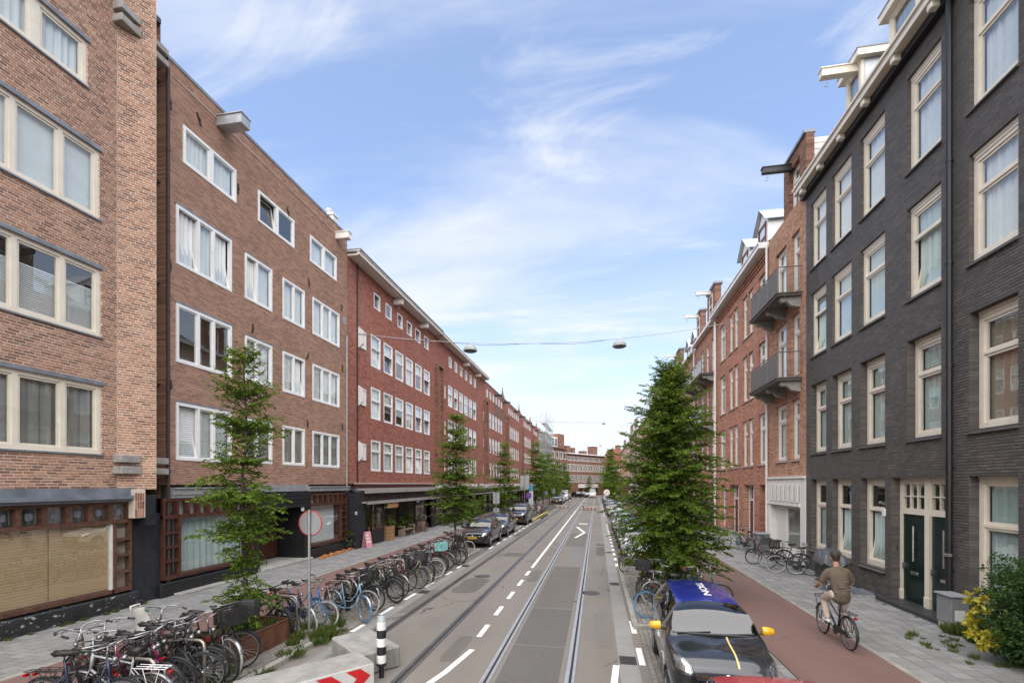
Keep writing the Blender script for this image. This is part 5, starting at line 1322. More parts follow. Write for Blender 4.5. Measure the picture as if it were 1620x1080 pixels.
tD = make_tree(7.0, [(1.2, .6), (1.8, 1.2), (2.8, 1.35), (3.8, 1.25), (4.8, 1.0), (5.8, .7), (6.6, .4), (7.1, .12)], 9, 130, .15, .085, .06, .045)
plant_tree('hornbeam_tree', 'young hornbeam by the pavement behind the grey hatchback', tD, (-7.6, 38.5, .1), .3, (1, 1, .98))
for (x, y, s_, rz, lab) in ((-7.5, 58, 1.25, 1.1, 'hornbeam tree beside the far motor scooters'), (-7.5, 66, 1.1, 2.6, 'hornbeam tree next to the far rectangular sign back'), (-7.5, 75, 1.2, 2.9, 'hornbeam tree between the far rectangular sign and a parked black car'),
                            (-7.5, 84, 1.0, .2, 'smaller hornbeam between a black and a white car under the trees'), (-7.5, 92, 1.15, 4.1, 'hornbeam tree before the white delivery van'), (-7.4, 108, 1.2, 5.0, 'hornbeam tree beyond the red car at the street end'), (-7.2, 119, .95, .6, 'last hornbeam before the far corner house'),
                            (2.4, 64.5, .85, 1.9, 'smaller hornbeam past the white round red-rimmed sign'), (2.3, 80, 1.35, .9, 'tall broad hornbeam beside the far black car'), (2.3, 86, 1.2, 3.9, 'hornbeam standing right behind the tall broad one'), (2.2, 100, 1.1, 3.0, 'last hornbeam on the old houses\' side'), (-2.0, 127, .8, 1.0, 'small tree standing before the far brown block')):
    plant_tree('hornbeam_tree', lab, tD, (x, y, .08), rz, (s_ * 1.1, s_ * 1.1, s_))

def bush_mesh(n, rad, leaf, seed, mat, shell_=.55, flat=.5, name='foliage', clump=14):
    rg = random.Random(seed); U = rg.uniform; v, f = [], []
    cl = []
    for k in range(max(3, n // clump)):
        while True:
            p = Vector((U(-1, 1), U(-1, 1), U(-1, 1)))
            if shell_ < p.length < 1: break
        cl.append(Vector((p.x * rad[0], p.y * rad[1], rad[2] + p.z * rad[2])))
    for c_ in cl:
        out = (c_ - Vector((0, 0, rad[2] * .8))).normalized()
        for j in range(clump):
            d = (out * U(.2, 1) + Vector((U(-1, 1), U(-1, 1), U(-.5, .9)))).normalized(); p = c_ + Vector((U(-.1, .1), U(-.1, .1), U(-.1, .1))) * (rad[0] * 1.2)
            p.z = max(.02, p.z); L = leaf * U(.7, 1.3); leafq(v, f, p, d, (out + Vector((U(-.6, .6), U(-.6, .6), 1))).normalized(), L, L * .55)
    me = bpy.data.meshes.new(name); me.from_pydata(v, [], f); me.materials.append(mat); return me
bs_ = thing('garden_bush', 'dense green bush with a clump of bright yellow leaves', 'bush', (7.78, 10.0, .1)); bs_.scale = (.93, .93, .93)
place('foliage', bush_mesh(13000, (.75, .95, .98), .07, 3, m_leafd, .4), bs_)
place('foliage', bush_mesh(900, (.5, .4, .35), .06, 13, m_leafd, .3), bs_, (-.1, .35, 1.5))
place('yellow_foliage', bush_mesh(420, (.2, .3, .42), .13, 4, m_leafy, .1), bs_, (-.66, .3, .28))
place('yellow_foliage', bush_mesh(160, (.16, .24, .2), .12, 8, m_leafy, .1), bs_, (-.52, .55, .98))
mb = MB()
for k in range(9): a = k * 2.4; mb.tube([(0, 0, -.05), (cos(a) * .2, sin(a) * .25, .7), (cos(a) * .45, sin(a) * .55, 1.5)], [.02, .014, .006], 5)
mb.build('stems', m_bark, bs_)
def tuft_mesh(n, h, r, seed, mat):
    rg = random.Random(seed); U = rg.uniform; v, f = [], []
    for k in range(n):
        a = U(0, 6.28); p = Vector((cos(a), sin(a), 0)) * U(0, r); d = Vector((cos(a) * U(.1, .7), sin(a) * U(.1, .7), 1)).normalized(); leafq(v, f, p, d, Vector((sin(a), -cos(a), .2)), h * U(.5, 1.2), h * .13)
    me = bpy.data.meshes.new('blades'); me.from_pydata(v, [], f); me.materials.append(mat); return me
tufts = [tuft_mesh(40, .14, .1, s_, m_weed) for s_ in (1, 2, 3)]; weeds = [tuft_mesh(70, .34, .12, s_, m_weed) for s_ in (4, 5)]
mb = MB()
vv, ff = [], []
def scatter(me, x, y, z, s_, rz):
    o = len(vv); c_, s2 = cos(rz) * s_, sin(rz) * s_
    for q in me.vertices: vv.append((x + q.co.x * c_ - q.co.y * s2, y + q.co.x * s2 + q.co.y * c_, z + q.co.z * s_))
    for q in me.polygons: ff.append(tuple(i + o for i in q.vertices))
rg = random.Random(77)
for k in range(46): scatter(rg.choice(tufts), rg.uniform(-6.0, -5.75) if k % 3 else rg.uniform(-7.4, -6.0), rg.uniform(6.5, 10.0), .1 if k % 3 == 0 else .02, rg.uniform(.5, 1.4), rg.uniform(0, 6))
for k in range(16): scatter(rg.choice(weeds), rg.uniform(-6.6, -5.7), rg.uniform(8.6, 10.6), .05, rg.uniform(.3, .75), rg.uniform(0, 6))
for k in range(14): scatter(rg.choice(tufts), XL + rg.uniform(.22, .34), rg.uniform(7, 11), .1, rg.uniform(.3, .8), rg.uniform(0, 6))
for k in range(40): scatter(rg.choice(tufts), rg.uniform(6.6, 8.2), rg.uniform(8.8, 11.8), .1, rg.uniform(.35, 1.0), rg.uniform(0, 6))
for k in range(16): scatter(rg.choice(weeds), rg.uniform(7.75, 8.15), rg.uniform(11.3, 12.2), .1, rg.uniform(.5, 1.0), rg.uniform(0, 6))
for k in range(20): scatter(rg.choice(tufts), rg.uniform(7.8, 8.2), rg.uniform(12.5, 19), .1, rg.uniform(.2, .5), rg.uniform(0, 6))
me = bpy.data.meshes.new('weeds'); me.from_pydata(vv, [], ff); me.materials.append(m_weed)
o = place('weeds', me); tag(o, 'grass and weeds growing from the paving joints and kerb edges', 'weeds', kind='stuff')
# climbing plant and shrubs along the red houses and the right-hand front
def shrub(label, loc, rad, n, leaf, seed, mat, name='shrub'):
    o = thing(name, label, 'shrub', loc); place('foliage', bush_mesh(n, rad, leaf, seed, mat, .3), o)
    mb = MB(); 
    for k in range(5): a = k * 1.3; mb.tube([(0, 0, -.03), (cos(a) * rad[0] * .4, sin(a) * rad[1] * .4, rad[2])], [.018, .006], 5)
    mb.build('stems', m_bark, o); return o
shrub('tall climbing shrub growing over the dark canopy of the red brick houses', (XL + .45, 47.6, .1), (.6, 1.3, 1.7), 1500, .16, 31, m_leaf)
shrub('low leafy shrub at the foot of the climbing shrub', (XL + .7, 44.6, .1), (.6, 1.6, .5), 700, .14, 32, m_leaf)
shrub('bushy dark green hedge plant beside the orange brick house', (XR - .7, 35.0, .1), (.7, 1.2, .8), 900, .1, 33, m_leafd)
shrub('small weed bush between the pink board and the black plinth', (XL + .3, 22.0, .1), (.22, .35, .5), 260, .09, 34, m_weed)
# ================================================================== VEHICLES
from mathutils.bvhtree import BVHTree
def evaluated(o):
    dg = bpy.context.evaluated_depsgraph_get(); dg.update()
    return bpy.data.meshes.new_from_object(o.evaluated_get(dg))
def split_by_mat(me, names_mats, parent, smooth=True):
    """one object per material slot of the evaluated body"""
    out = []
    for k, (nm, mt) in enumerate(names_mats):
        polys = [p for p in me.polygons if p.material_index == k]
        if not polys: out.append(None); continue
        idx = {}; vs = []; fs = []
        for p in polys:
            f = []
            for i in p.vertices:
                if i not in idx: idx[i] = len(vs); vs.append(me.vertices[i].co[:])
                f.append(idx[i])
            fs.append(f)
        m2 = bpy.data.meshes.new(nm); m2.from_pydata(vs, [], fs); m2.materials.append(mt); m2.update()
        o = place(nm, m2, parent)
        if smooth: smooth_by_angle_keep(o, 38)
        out.append(o)
    return out
def smooth_by_angle_keep(o, deg):
    bm = bmesh.new(); bm.from_mesh(o.data)
    for f in bm.faces: f.smooth = True
    for e in bm.edges:
        if len(e.link_faces) != 2 or e.calc_face_angle(0) > radians(deg): e.smooth = False
    bm.to_mesh(o.data); bm.free()
m_hub = M('alloy', (.45, .46, .47), .35, .85, var=.1)
m_refl = M('lamp_reflector', (.75, .76, .78), .12, .9, var=.05)
m_plate = M('yellow_plate', (.75, .47, .04), .45, var=.05)
m_taill = M('red_lens', (.35, .01, .01), .15, var=.1)
m_trim = M('dark_trim', (.03, .03, .032), .55, var=.2)
m_int = M('car_interior', (.035, .035, .037), .8)
m_chrome = M('chrome', (.8, .8, .8), .08, 1.0, var=.02)
def carpaint(name, col, flake=.25, rough=.28):
    t = NT(name); c = t.mix(t.rng(t.noise(2.0, 3), .3, .7), tuple(x * .92 for x in col), col)
    d = t.rng(t.noise(5, 6, .7), .55, .8, 0, .10); c = t.mix(d, c, (.22, .2, .17))
    t.out(c, rough, flake); t.p.inputs['Coat Weight'].default_value = 1.0; t.p.inputs['Coat Roughness'].default_value = .03; return t.m
_wh = {}
def wheel_mesh(R=.30, Wd=.2):
    if R in _wh: return _wh[R]
    t = MB(); w = Wd / 2
    t.lathe([(R * .66, -w), (R * .9, -w), (R * .985, -w * .75), (R, -w * .4), (R, w * .4), (R * .985, w * .75), (R * .9, w), (R * .66, w)], 28, axis='y')
    r = MB(); r.lathe([(R * .67, -w * .95), (R * .70, -w * .8), (R * .64, -w * .6), (R * .6, w * .5), (R * .67, w * .9)], 28, axis='y')
    for k in range(7):
        a = 2 * pi * k / 7; c_, s_ = cos(a), sin(a)
        r.tube([(c_ * R * .1, -w * .82, s_ * R * .1), (c_ * R * .4, -w * .86, s_ * R * .4), (c_ * R * .66, -w * .72, s_ * R * .66)], [R * .08, R * .07, R * .085], 5)
    r.lathe([(0, -w * .95), (R * .16, -w * .9), (R * .18, -w * .7), (R * .18, 0)], 12, axis='y')
    d = MB(); d.lathe([(0, -w * .35), (R * .62, -w * .35)], 20, axis='y')
    _wh[R] = (t.mesh('tyre', m_rub, smooth=True), r.mesh('rim', m_hub, smooth=False), d.mesh('brake_disc', m_trim)); return _wh[R]
def fit(bv, Q, mat, name, parent, lift, nu=8, nv=5):
    """a patch between four corners, pressed onto the body"""
    vs = []
    for i in range(nu + 1):
        for j in range(nv + 1):
            u, v = i / nu, j / nv; p = Q[0].lerp(Q[1], u).lerp(Q[3].lerp(Q[2], u), v); h = bv.find_nearest(p)
            vs.append((h[0] + h[1].normalized() * lift)[:])
    fs = [(i * (nv + 1) + j, (i + 1) * (nv + 1) + j, (i + 1) * (nv + 1) + j + 1, i * (nv + 1) + j + 1) for i in range(nu) for j in range(nv)]
    me = bpy.data.meshes.new(name); me.from_pydata(vs, [], fs); me.materials.append(mat); me.polygons.foreach_set('use_smooth', [True] * len(fs)); return place(name, me, parent)
def section(w, zb, zs, zm, zbelt, wbelt, wr, zr, zc):
    """half section, sill to roof centre (x across, z up)"""
    return [(0, zb), (w * .86, zb), (w * .965, zs), (w, zm), (wbelt, zbelt), (wr, zr), (wr * .62, zr + (zc - zr) * .75), (0, zc)]
def make_car(name, label, loc, rz, L, Wd, Hh, paint, style='hatch', roofpaint=None, wheelbase=None, R=.30, nose=.78, belt=.92, group=None, front=None, detail=True, hood_h=None):
    """x across, -y forwards; origin on the ground at the middle"""
    car = thing(name, label, 'car', loc, rz, group)
    w = Wd / 2; wb = wheelbase or L * .62; zb = .19; hood = hood_h or belt
    f0 = -L / 2; cow = f0 + (L * .235 if style == 'mini' else L * .27 if style != 'van' else L * .14); wst = cow + (L * .18 if style != 'van' else L * .12)
    rre = L / 2 - (.34 if style in ('mini', 'hatch', 'suv', 'wagon') else .12 if style == 'van' else 1.15); tail = L / 2
    bel2 = belt + .05; GR_ = .64 if style == 'mini' else .68
    def S(y, sec): return [(x, y, z) for x, z in sec]
    rows = []
    rows.append(S(f0, section(w * .70, .28, .36, .46, nose - .16, w * .66, w * .60, nose - .13, nose - .12)))
    rows.append(S(f0 + .08, section(w * .86, zb + .02, .33, .50, nose - .03, w * .80, w * .66, nose + .0, nose + .02)))
    rows.append(S(f0 + .32, section(w * .965, zb, .32, .58, nose + .06, w * .90, w * .74, nose + .09, nose + .11)))
    rows.append(S(f0 + .32 + (cow - f0 - .32) * .55, section(w * .995, zb, .32, .62, hood - .04, w * .93, w * .80, hood - .015, hood + .02)))
    rows.append(S(cow - .03, section(w, zb, .32, .64, belt - .005, w * .95, w * .86, hood + .03, hood + .07)))
    rows.append(S(cow + .03, section(w, zb, .32, .64, belt, w * .95, w * .875, hood + .065, hood + .10)))
    rows.append(S(cow + (wst - cow) * .55, section(w, zb, .32, .64, belt + .01, w * .955, w * (GR_ + .10), hood + .1 + (Hh - hood - .1) * .60, hood + .12 + (Hh - hood - .1) * .62)))
    rows.append(S(wst, section(w, zb, .32, .64, belt + .015, w * .96, w * GR_, Hh - .10, Hh - .05)))
    rows.append(S(wst + .22, section(w, zb, .32, .64, belt + .02, w * .96, w * GR_, Hh - .055, Hh - .012)))
    mid = (wst + rre) / 2 + .05
    rows.append(S(mid - .05, section(w, zb, .32, .64, belt + .03, w * .96, w * GR_, Hh - .04, Hh)))
    rows.append(S(mid + .05, section(w, zb, .32, .64, belt + .03, w * .96, w * GR_, Hh - .04, Hh)))
    rows.append(S(rre - .35, section(w, zb, .32, .64, belt + .05, w * .955, w * (GR_ - .01), Hh - .05, Hh - .01)))
    rows.append(S(rre, section(w * .99, zb, .32, .64, bel2 + .01, w * .95, w * (GR_ - .02), Hh - .09, Hh - .045)))
    if style == 'sedan':
        rows.append(S(rre + .6, section(w * .985, zb, .32, .64, bel2, w * .93, w * .84, bel2 + .06, bel2 + .09)))
        rows.append(S(tail - .1, section(w * .93, zb + .03, .34, .62, bel2 - .02, w * .86, w * .78, bel2 + .04, bel2 + .06)))
        rows.append(S(tail, section(w * .82, .30, .40, .58, bel2 - .14, w * .78, w * .7, bel2 - .10, bel2 - .09)))
    else:
        rows.append(S(tail - .10, section(w * .965, zb + .02, .33, .62, bel2 + .02, w * .90, w * .80, bel2 + .06, bel2 + .10)))
        rows.append(S(tail, section(w * .88, .30, .38, .58, bel2 - .12, w * .84, w * .74, bel2 - .06, bel2 - .04)))
    n = 8; K = len(rows); full = []
    for r in rows: full.append(r + [(-x, y, z) for (x, y, z) in r[6:0:-1]])
    m = len(full[0]); vs = [p for r in full for p in r]; fs = []; ms = []
    # material slots: 0 body, 1 roof, 2 windscreen, 3 side glass, 4 rear glass, 5 trim
    for i in range(K - 1):
        for j in range(m):
            a, b_ = i * m + j, i * m + (j + 1) % m; fs.append((a, b_, b_ + m, a + m)); mt = 0
            jj = j if j < 7 else m - 1 - j
            if jj == 0: mt = 5
            ws = 4 <= i <= 6
            if jj in (5, 6):
                if i in (5, 6): mt = 2
                elif 7 <= i <= 11: mt = 1
                elif i == 12: mt = 4
            if jj == 4:
                if i in (7, 8, 10, 11): mt = 3
                elif i == 6: mt = 3
                elif i == 9: mt = 5
            ms.append(mt)
    fs.append(tuple(range(m - 1, -1, -1))); ms.append(0); fs.append(tuple((K - 1) * m + j for j in range(m))); ms.append(0)
    me = bpy.data.meshes.new('body'); me.from_pydata(vs, [], fs)
    nm = [('body', paint), ('roof', roofpaint or paint), ('windscreen', m_carglass), ('side_window', m_carglass), ('rear_window', m_carglass), ('underbody', m_trim)]
    for _, mt in nm: me.materials.append(mt)
    me.polygons.foreach_set('material_index', ms); me.polygons.foreach_set('use_smooth', [True] * len(fs)); me.update()
    tmp = bpy.data.objects.new('tmp', me); C.objects.link(tmp)
    # hold the edges between glass and paint, the sill and the shoulder
    cr = me.attributes.new('crease_edge', 'FLOAT', 'EDGE')
    em = {}
    for p in me.polygons:
        for ek in p.edge_keys: em.setdefault(ek, []).append(ms[p.index])
    for e in me.edges:
        k = em.get(tuple(sorted(e.vertices)), [])
        cr.data[e.index].value = .55 if len(set(k)) > 1 else 0.0
    sub = tmp.modifiers.new('s', 'SUBSURF'); sub.levels = 2; sub.render_levels = 2
    cut = []
    for ya in (-wb / 2 + (L * .0), wb / 2):
        pass
    ax = [f0 + (L - wb) * .46, f0 + (L - wb) * .46 + wb]
    for ya in ax:
        for sgn in (-1, 1):
            c_ = MB(); c_.cm = 5; c_.lathe([(0, -.16), (R * 1.17, -.16), (R * 1.17, .16), (0, .16)], 24, (0, 0, 0), axis='x')
            cm_ = c_.mesh('cut', [x for _, x in nm]); co = place('cut', cm_, None, (sgn * (w - .08), ya, R + .015)); cut.append(co)
            bo = tmp.modifiers.new('b', 'BOOLEAN'); bo.operation = 'DIFFERENCE'; bo.object = co; bo.solver = 'EXACT'
    try: me2 = evaluated(tmp)
    except Exception: me2 = me
    for co in cut: bpy.data.objects.remove(co)
    bpy.data.objects.remove(tmp)
    split_by_mat(me2, nm, car)
    bv = BVHTree.FromPolygons([v.co[:] for v in me2.vertices], [tuple(p.vertices) for p in me2.polygons])
    t_, r_, d_ = wheel_mesh(R)
    for ya in ax:
        for sgn in (-1, 1):
            wo = place('wheel', t_, car, (sgn * (w - .115), ya, R), (0, 0, radians(90) if sgn < 0 else radians(-90)))
            wo.rotation_euler = (0, 0, radians(-90) if sgn < 0 else radians(90))
            place('rim', r_, wo); place('brake_disc', d_, wo)
    # cabin
    mb = MB(); mb.box(-w * .8, w * .8, cow + .25, cow + .55, .5, hood + .04); mb.build('dashboard', m_int, car)
    for sx in (-.36, .36):
        mb = MB(); mb.bbox(sx - .22, sx + .22, wst + .05, wst + .55, .35, .6, .05); mb.bbox(sx - .22, sx + .22, wst + .45, wst + .62, .5, 1.1, .05); mb.bbox(sx - .12, sx + .12, wst + .5, wst + .6, 1.1, min(1.28, Hh - .15), .03); mb.build('seat', m_int, car)
    mb = MB(); mb.lathe([(.165, -.012), (.185, 0), (.165, .012)], 16); so_ = mb.build('steering_wheel', m_int, car, (.36, wst - .22, hood + .02), (radians(65), 0, 0))
    # mirrors, handles, lamps, plates, wipers
    mm = front.get('mirror', paint) if front else paint
    for sgn in (-1, 1):
        mb = MB(); mb.lathe([(0, -.10), (.055, -.085), (.075, -.02), (.078, .04), (.07, .06), (0, .06)], 10, axis='x'); mi = mb.build('mirror', mm, car, (sgn * (w + .065), cow + .38, belt + .07), (0, 0, 0 if sgn < 0 else pi), smooth=True); mi.scale = (1.15, .8, .95)
        mb = MB(); mb.tube([(sgn * (w * .93), cow + .38, belt + .02), (sgn * (w + .03), cow + .38, belt + .04)], .025, 6); mb.build('mirror_arm', m_trim, car)
        for yy in (mid - .30, rre - .28):
            if detail: mb = MB(); mb.bbox(sgn * w * .985 - .02, sgn * w * .985 + .02, yy - .1, yy + .08, belt - .14, belt - .11, .008); mb.build('door_handle', paint, car)
        for yy in (cow + .28, mid, rre - .1):                      # shut lines of the doors
            mb = MB(); mb.box(sgn * w * 1.001 - .004, sgn * w * 1.001 + .004, yy - .004, yy + .004, .36, .66); mb.build('door_gap', m_trim, car)
        # head lamp: dark bowl, two reflectors and a clear lens, all fitted to the body's skin
        Q_ = [Vector((sgn * w * .56, f0 - .03, nose - .15)), Vector((sgn * w * 1.0, f0 + .20, nose - .15)), Vector((sgn * w * .99, f0 + .56, nose + .10)), Vector((sgn * w * .60, f0 + .05, nose + .005))]
        hb = fit(bv, Q_, m_trim, 'headlamp', car, .004)
        fit(bv, [Q_[0].lerp(Q_[2], .12), Q_[1].lerp(Q_[3], .30), Q_[2].lerp(Q_[0], .28), Q_[3].lerp(Q_[1], .12)], m_refl, 'reflector', hb, .009)
        fit(bv, [Q_[0].lerp(Q_[2], .03), Q_[1].lerp(Q_[3], .03), Q_[2].lerp(Q_[0], .03), Q_[3].lerp(Q_[1], .03)], m_lampglass, 'lens', hb, .022)
        mb = MB(); mb.bbox(sgn * w * .80 - .07, sgn * w * .80 + .07, tail - .12, tail - .02, belt - .25, belt + .02, .02); mb.build('tail_lamp', m_taill, car)
    fit(bv, [Vector((-w * .6, f0 - .05, .34)), Vector((w * .6, f0 - .05, .34)), Vector((w * .62, f0 - .05, .50)), Vector((-w * .62, f0 - .05, .50))], m_trim, 'lower_grille', car, .006, 10, 4)
    fit(bv, [Vector((-w * .50, f0 - .05, nose - .25)), Vector((w * .50, f0 - .05, nose - .25)), Vector((w * .56, f0 - .02, nose - .10)), Vector((-w * .56, f0 - .02, nose - .10))], m_trim, 'grille', car, .006, 12, 4)
    for k in range(2): fit(bv, [Vector((-w * .5, f0 - .05, nose - .22 + k * .07)), Vector((w * .5, f0 - .05, nose - .22 + k * .07)), Vector((w * .52, f0 - .05, nose - .20 + k * .07)), Vector((-w * .52, f0 - .05, nose - .20 + k * .07))], m_chrome, 'grille_bar', car, .012, 12, 2)
    mb = MB(); mb.lathe([(0, -.012), (.05, -.01), (.058, 0), (.05, .004)], 16, (0, f0 - .03, nose - .13), axis='y'); mb.build('badge', m_chrome, car, smooth=True)
    mb = MB(); mb.bbox(-.26, .26, f0 - .035, f0 - .015, .47, .58, .006); mb.build('number_plate', m_plate, car)
    mb = MB(); mb.bbox(-.26, .26, tail + .0, tail + .02, .62, .73, .006); mb.build('number_plate', m_plate, car)
    for (xa, xb, yb_) in ((-.56, -.06, .05), (.02, .58, .03)):
        mb = MB(); ya = cow + .02; mb.tube([(xa, ya, hood + .09), (xb, ya + .03, hood + .125)], .012, 5); mb.build('wiper', m_trim, car)
    mb = MB(); mb.tube([(-w * .80, cow + .06, hood + .075), (0, cow - .02, hood + .10), (w * .80, cow + .06, hood + .075)], .022, 5); mb.build('cowl_trim', m_trim, car)
    mb = MB(); mb.bbox(-.09, .09, wst + .04, wst + .07, Hh - .17, Hh - .12, .01); mb.build('rear_view_mirror', m_int, car)
    mb = MB(); mb.tube([(0, rre - .12, Hh - .02), (0, rre + .12, Hh + .16)], .006, 4); mb.build('aerial', m_trim, car)
    car['dims'] = 0; del car['dims']
    car_info[car.name] = dict(f0=f0, cow=cow, wst=wst, rre=rre, tail=tail, w=w, H=Hh, nose=nose, hood=hood); return car
car_info = {}
p_kdark = carpaint('graphite_paint', (.028, .031, .035), .5); p_blue = carpaint('blue_wrap', (.012, .02, .24), .1)
p_black = carpaint('black_car_paint', (.012, .011, .014), .3); p_grey = carpaint('grey_car_paint', (.075, .075, .078), .5); p_silver = carpaint('silver_car_paint', (.42, .43, .44), .6)
p_white = carpaint('white_car_paint', (.72, .72, .72), .0); p_redc = carpaint('red_car_paint', (.42, .05, .07), .1); p_navy = carpaint('navy_car_paint', (.02, .03, .06), .4); p_green = carpaint('green_car_paint', (.02, .06, .05), .3)
m_yelp = M('yellow_gloss', (.80, .42, .01), .25, var=.05, coat=.6)
# the shared car in the foreground
KY = 8.75
k_ = make_car('parked_car', 'graphite hatchback with blue roof, yellow mirrors and yellow bonnet stripe', (1.86, KY, .012), radians(-2.0), 3.68, 1.57, 1.50, p_kdark, 'mini', p_blue, 2.39, .29, .88, 1.0, front=dict(mirror=m_yelp), hood_h=.98)
ci = car_info[k_.name]
# stripe on the bonnet and lettering on the roof are laid onto the body surface
body = [c for c in k_.children if c.name.startswith('body')][0]; roof = [c for c in k_.children if c.name.startswith('roof')][0]
def drape(parent, target, pts2, faces, mat, name, lift=.003):
    bv = BVHTree.FromPolygons([v.co[:] for v in target.data.vertices], [tuple(p.vertices) for p in target.data.polygons]); vs = []
    for (x, y) in pts2:
        h = bv.ray_cast(Vector((x, y, 3)), Vector((0, 0, -1))); z = h[0].z if h[0] else ci['H'] - .03; vs.append((x, y, z + lift))
    me = bpy.data.meshes.new(name); me.from_pydata(vs, [], faces); me.materials.append(mat); return place(name, me, parent)
N = 48; pts = []; ys = [ci['f0'] + .07 + (ci['cow'] - .02 - ci['f0'] - .07) * i / N for i in range(N + 1)]
for y in ys: pts += [(.16 - .013, y), (.16 + .013, y)]
drape(k_, body, pts, [(2 * i, 2 * i + 1, 2 * i + 3, 2 * i + 2) for i in range(N)], M('pale_yellow_line', (.72, .55, .2), .4), 'bonnet_stripe', .005)
cu = bpy.data.curves.new('txt', 'FONT'); cu.body = 'TION'; cu.size = .2; cu.align_x = 'LEFT'; cu.align_y = 'CENTER'; cu.offset = .006; cu.resolution_u = 3
to = bpy.data.objects.new('tmp', cu); C.objects.link(to); dg = bpy.context.evaluated_depsgraph_get(); tm = bpy.data.meshes.new_from_object(to.evaluated_get(dg)); bpy.data.objects.remove(to)
sc_ = 1.0 / max(v.co.x for v in tm.vertices)
p2 = [(.06 + v.co.y * .85, ci['wst'] + 1.28 - v.co.x * sc_) for v in tm.vertices]
drape(k_, roof, p2, [tuple(p.vertices) for p in tm.polygons], m_white, 'roof_lettering', .004)
# the red car whose roof just reaches into the frame
make_car('parked_car', 'red car parked just before the nose of the graphite hatchback', (1.80, 3.68, .012), radians(1), 4.0, 1.70, 1.46, p_redc, 'hatch', None, 2.5, .31, .78, .93)
# left row
make_car('parked_car', 'black hatchback with yellow number plate beside the young tree', (-6.60, 26.5, .012), 0, 4.2, 1.76, 1.48, p_black, 'hatch', None, 2.58, .31, .76, .92)
make_car('parked_car', 'dark grey hatchback parked behind the black hatchback', (-6.58, 31.4, .012), 0, 4.35, 1.78, 1.47, p_grey, 'hatch', None, 2.62, .32, .76, .92)
make_car('parked_car', 'black off-roader with roof rails before the yellow kerb', (-6.66, 40.4, .012), 0, 4.6, 1.86, 1.72, p_black, 'suv', None, 2.7, .36, .98, 1.12)
# right row, noses towards the camera
protoR = None
spec = [('white hatchback parked beyond the big hornbeam', 22.1, p_white, 'hatch'), ('dark navy hatchback parked behind the white one', 26.9, p_navy, 'hatch'), ('silver estate car in the row past the navy hatchback', 31.6, p_silver, 'hatch'),
        ('black saloon parked just before the second tree verge', 36.6, p_black, 'sedan'), ('white car parked past the second tree verge', 51.2, p_white, 'hatch'), ('graphite car parked behind the far white one', 56.0, p_grey, 'hatch'),
        ('navy car parked near the far round sign', 69, p_navy, 'hatch'), ('black car parked close to the far hornbeams', 74, p_black, 'hatch'), ('silver car parked near the street\'s far end', 90, p_silver, 'hatch'), ('dark green car parked beyond the far silver one', 95, p_green, 'hatch')]
for (lab, y, pt, st) in spec: make_car('parked_car', lab, (1.98, y, .012), radians(random.uniform(-1, 1)), 4.1, 1.72, 1.48, pt, st, None, 2.5, .31, .76, .92, 'cars parked along the right-hand kerb' if False else None, detail=y < 40)
for (lab, x, y, pt, st, rz, L_, H_) in (('white van parked at the far bend', -1.0, 118, p_white, 'van', 0, 5.2, 2.3), ('dark car parked by the far bend beside the white van', -4.2, 120, p_black, 'hatch', 80, 4.2, 1.48), ('silver car parked between the white van and the dark car', -2.9, 121, p_silver, 'hatch', 80, 4.2, 1.48),
                                  ('white car parked under the far left hornbeams', -6.6, 86, p_white, 'hatch', 0, 4.2, 1.48), ('black car parked beyond the far motor scooters', -6.6, 80, p_black, 'hatch', 0, 4.2, 1.48), ('white delivery van under the far left trees', -6.6, 98, p_white, 'van', 0, 5.0, 2.2), ('red car parked across the far end', -6.5, 104, p_redc, 'hatch', 0, 4.1, 1.48)):
    make_car('parked_van' if st == 'van' else 'parked_car', lab, (x, y, .012), radians(rz), L_, 1.8, H_, pt, st, None, 2.7, .32, .8 if st != 'van' else 1.0, .95 if st != 'van' else 1.2, detail=False)
# ================================================================== BICYCLES
m_chr = M('bike_chrome', (.36, .36, .36), .34, .8, var=.08)
m_spoke = M('spoke_steel', (.20, .20, .20), .5, .6)
m_sadl = M('saddle_black', (.022, .02, .02), .55, var=.2); m_sadb = M('saddle_brown', (.09, .045, .025), .55)
def bp(name, col): return M('bike_' + name, col, .32, var=.12, dirt=.12, coat=.3)
BC = dict(black=(.014, .014, .015), grey=(.07, .07, .075), blue=(.03, .16, .42), sky=(.22, .42, .58), pink=(.45, .03, .16), red=(.30, .02, .02), silver=(.45, .46, .47), green=(.03, .13, .07), cream=(.55, .48, .36),
          purple=(.09, .04, .14), maroon=(.10, .015, .025), brown=(.09, .045, .02), orange=(.5, .14, .02), white=(.7, .7, .69), teal=(.25, .55, .52), navy=(.02, .03, .07))
TY = dict(black=m_rub, blue=M('blue_tyre', (.07, .25, .48), .7), cream=M('cream_tyre', (.52, .44, .32), .7), white=M('whitewall_tyre', (.5, .5, .48), .7))
WR = .335
_bm = {}
def cached(key, fn):
    if key not in _bm: _bm[key] = fn()
    return _bm[key]
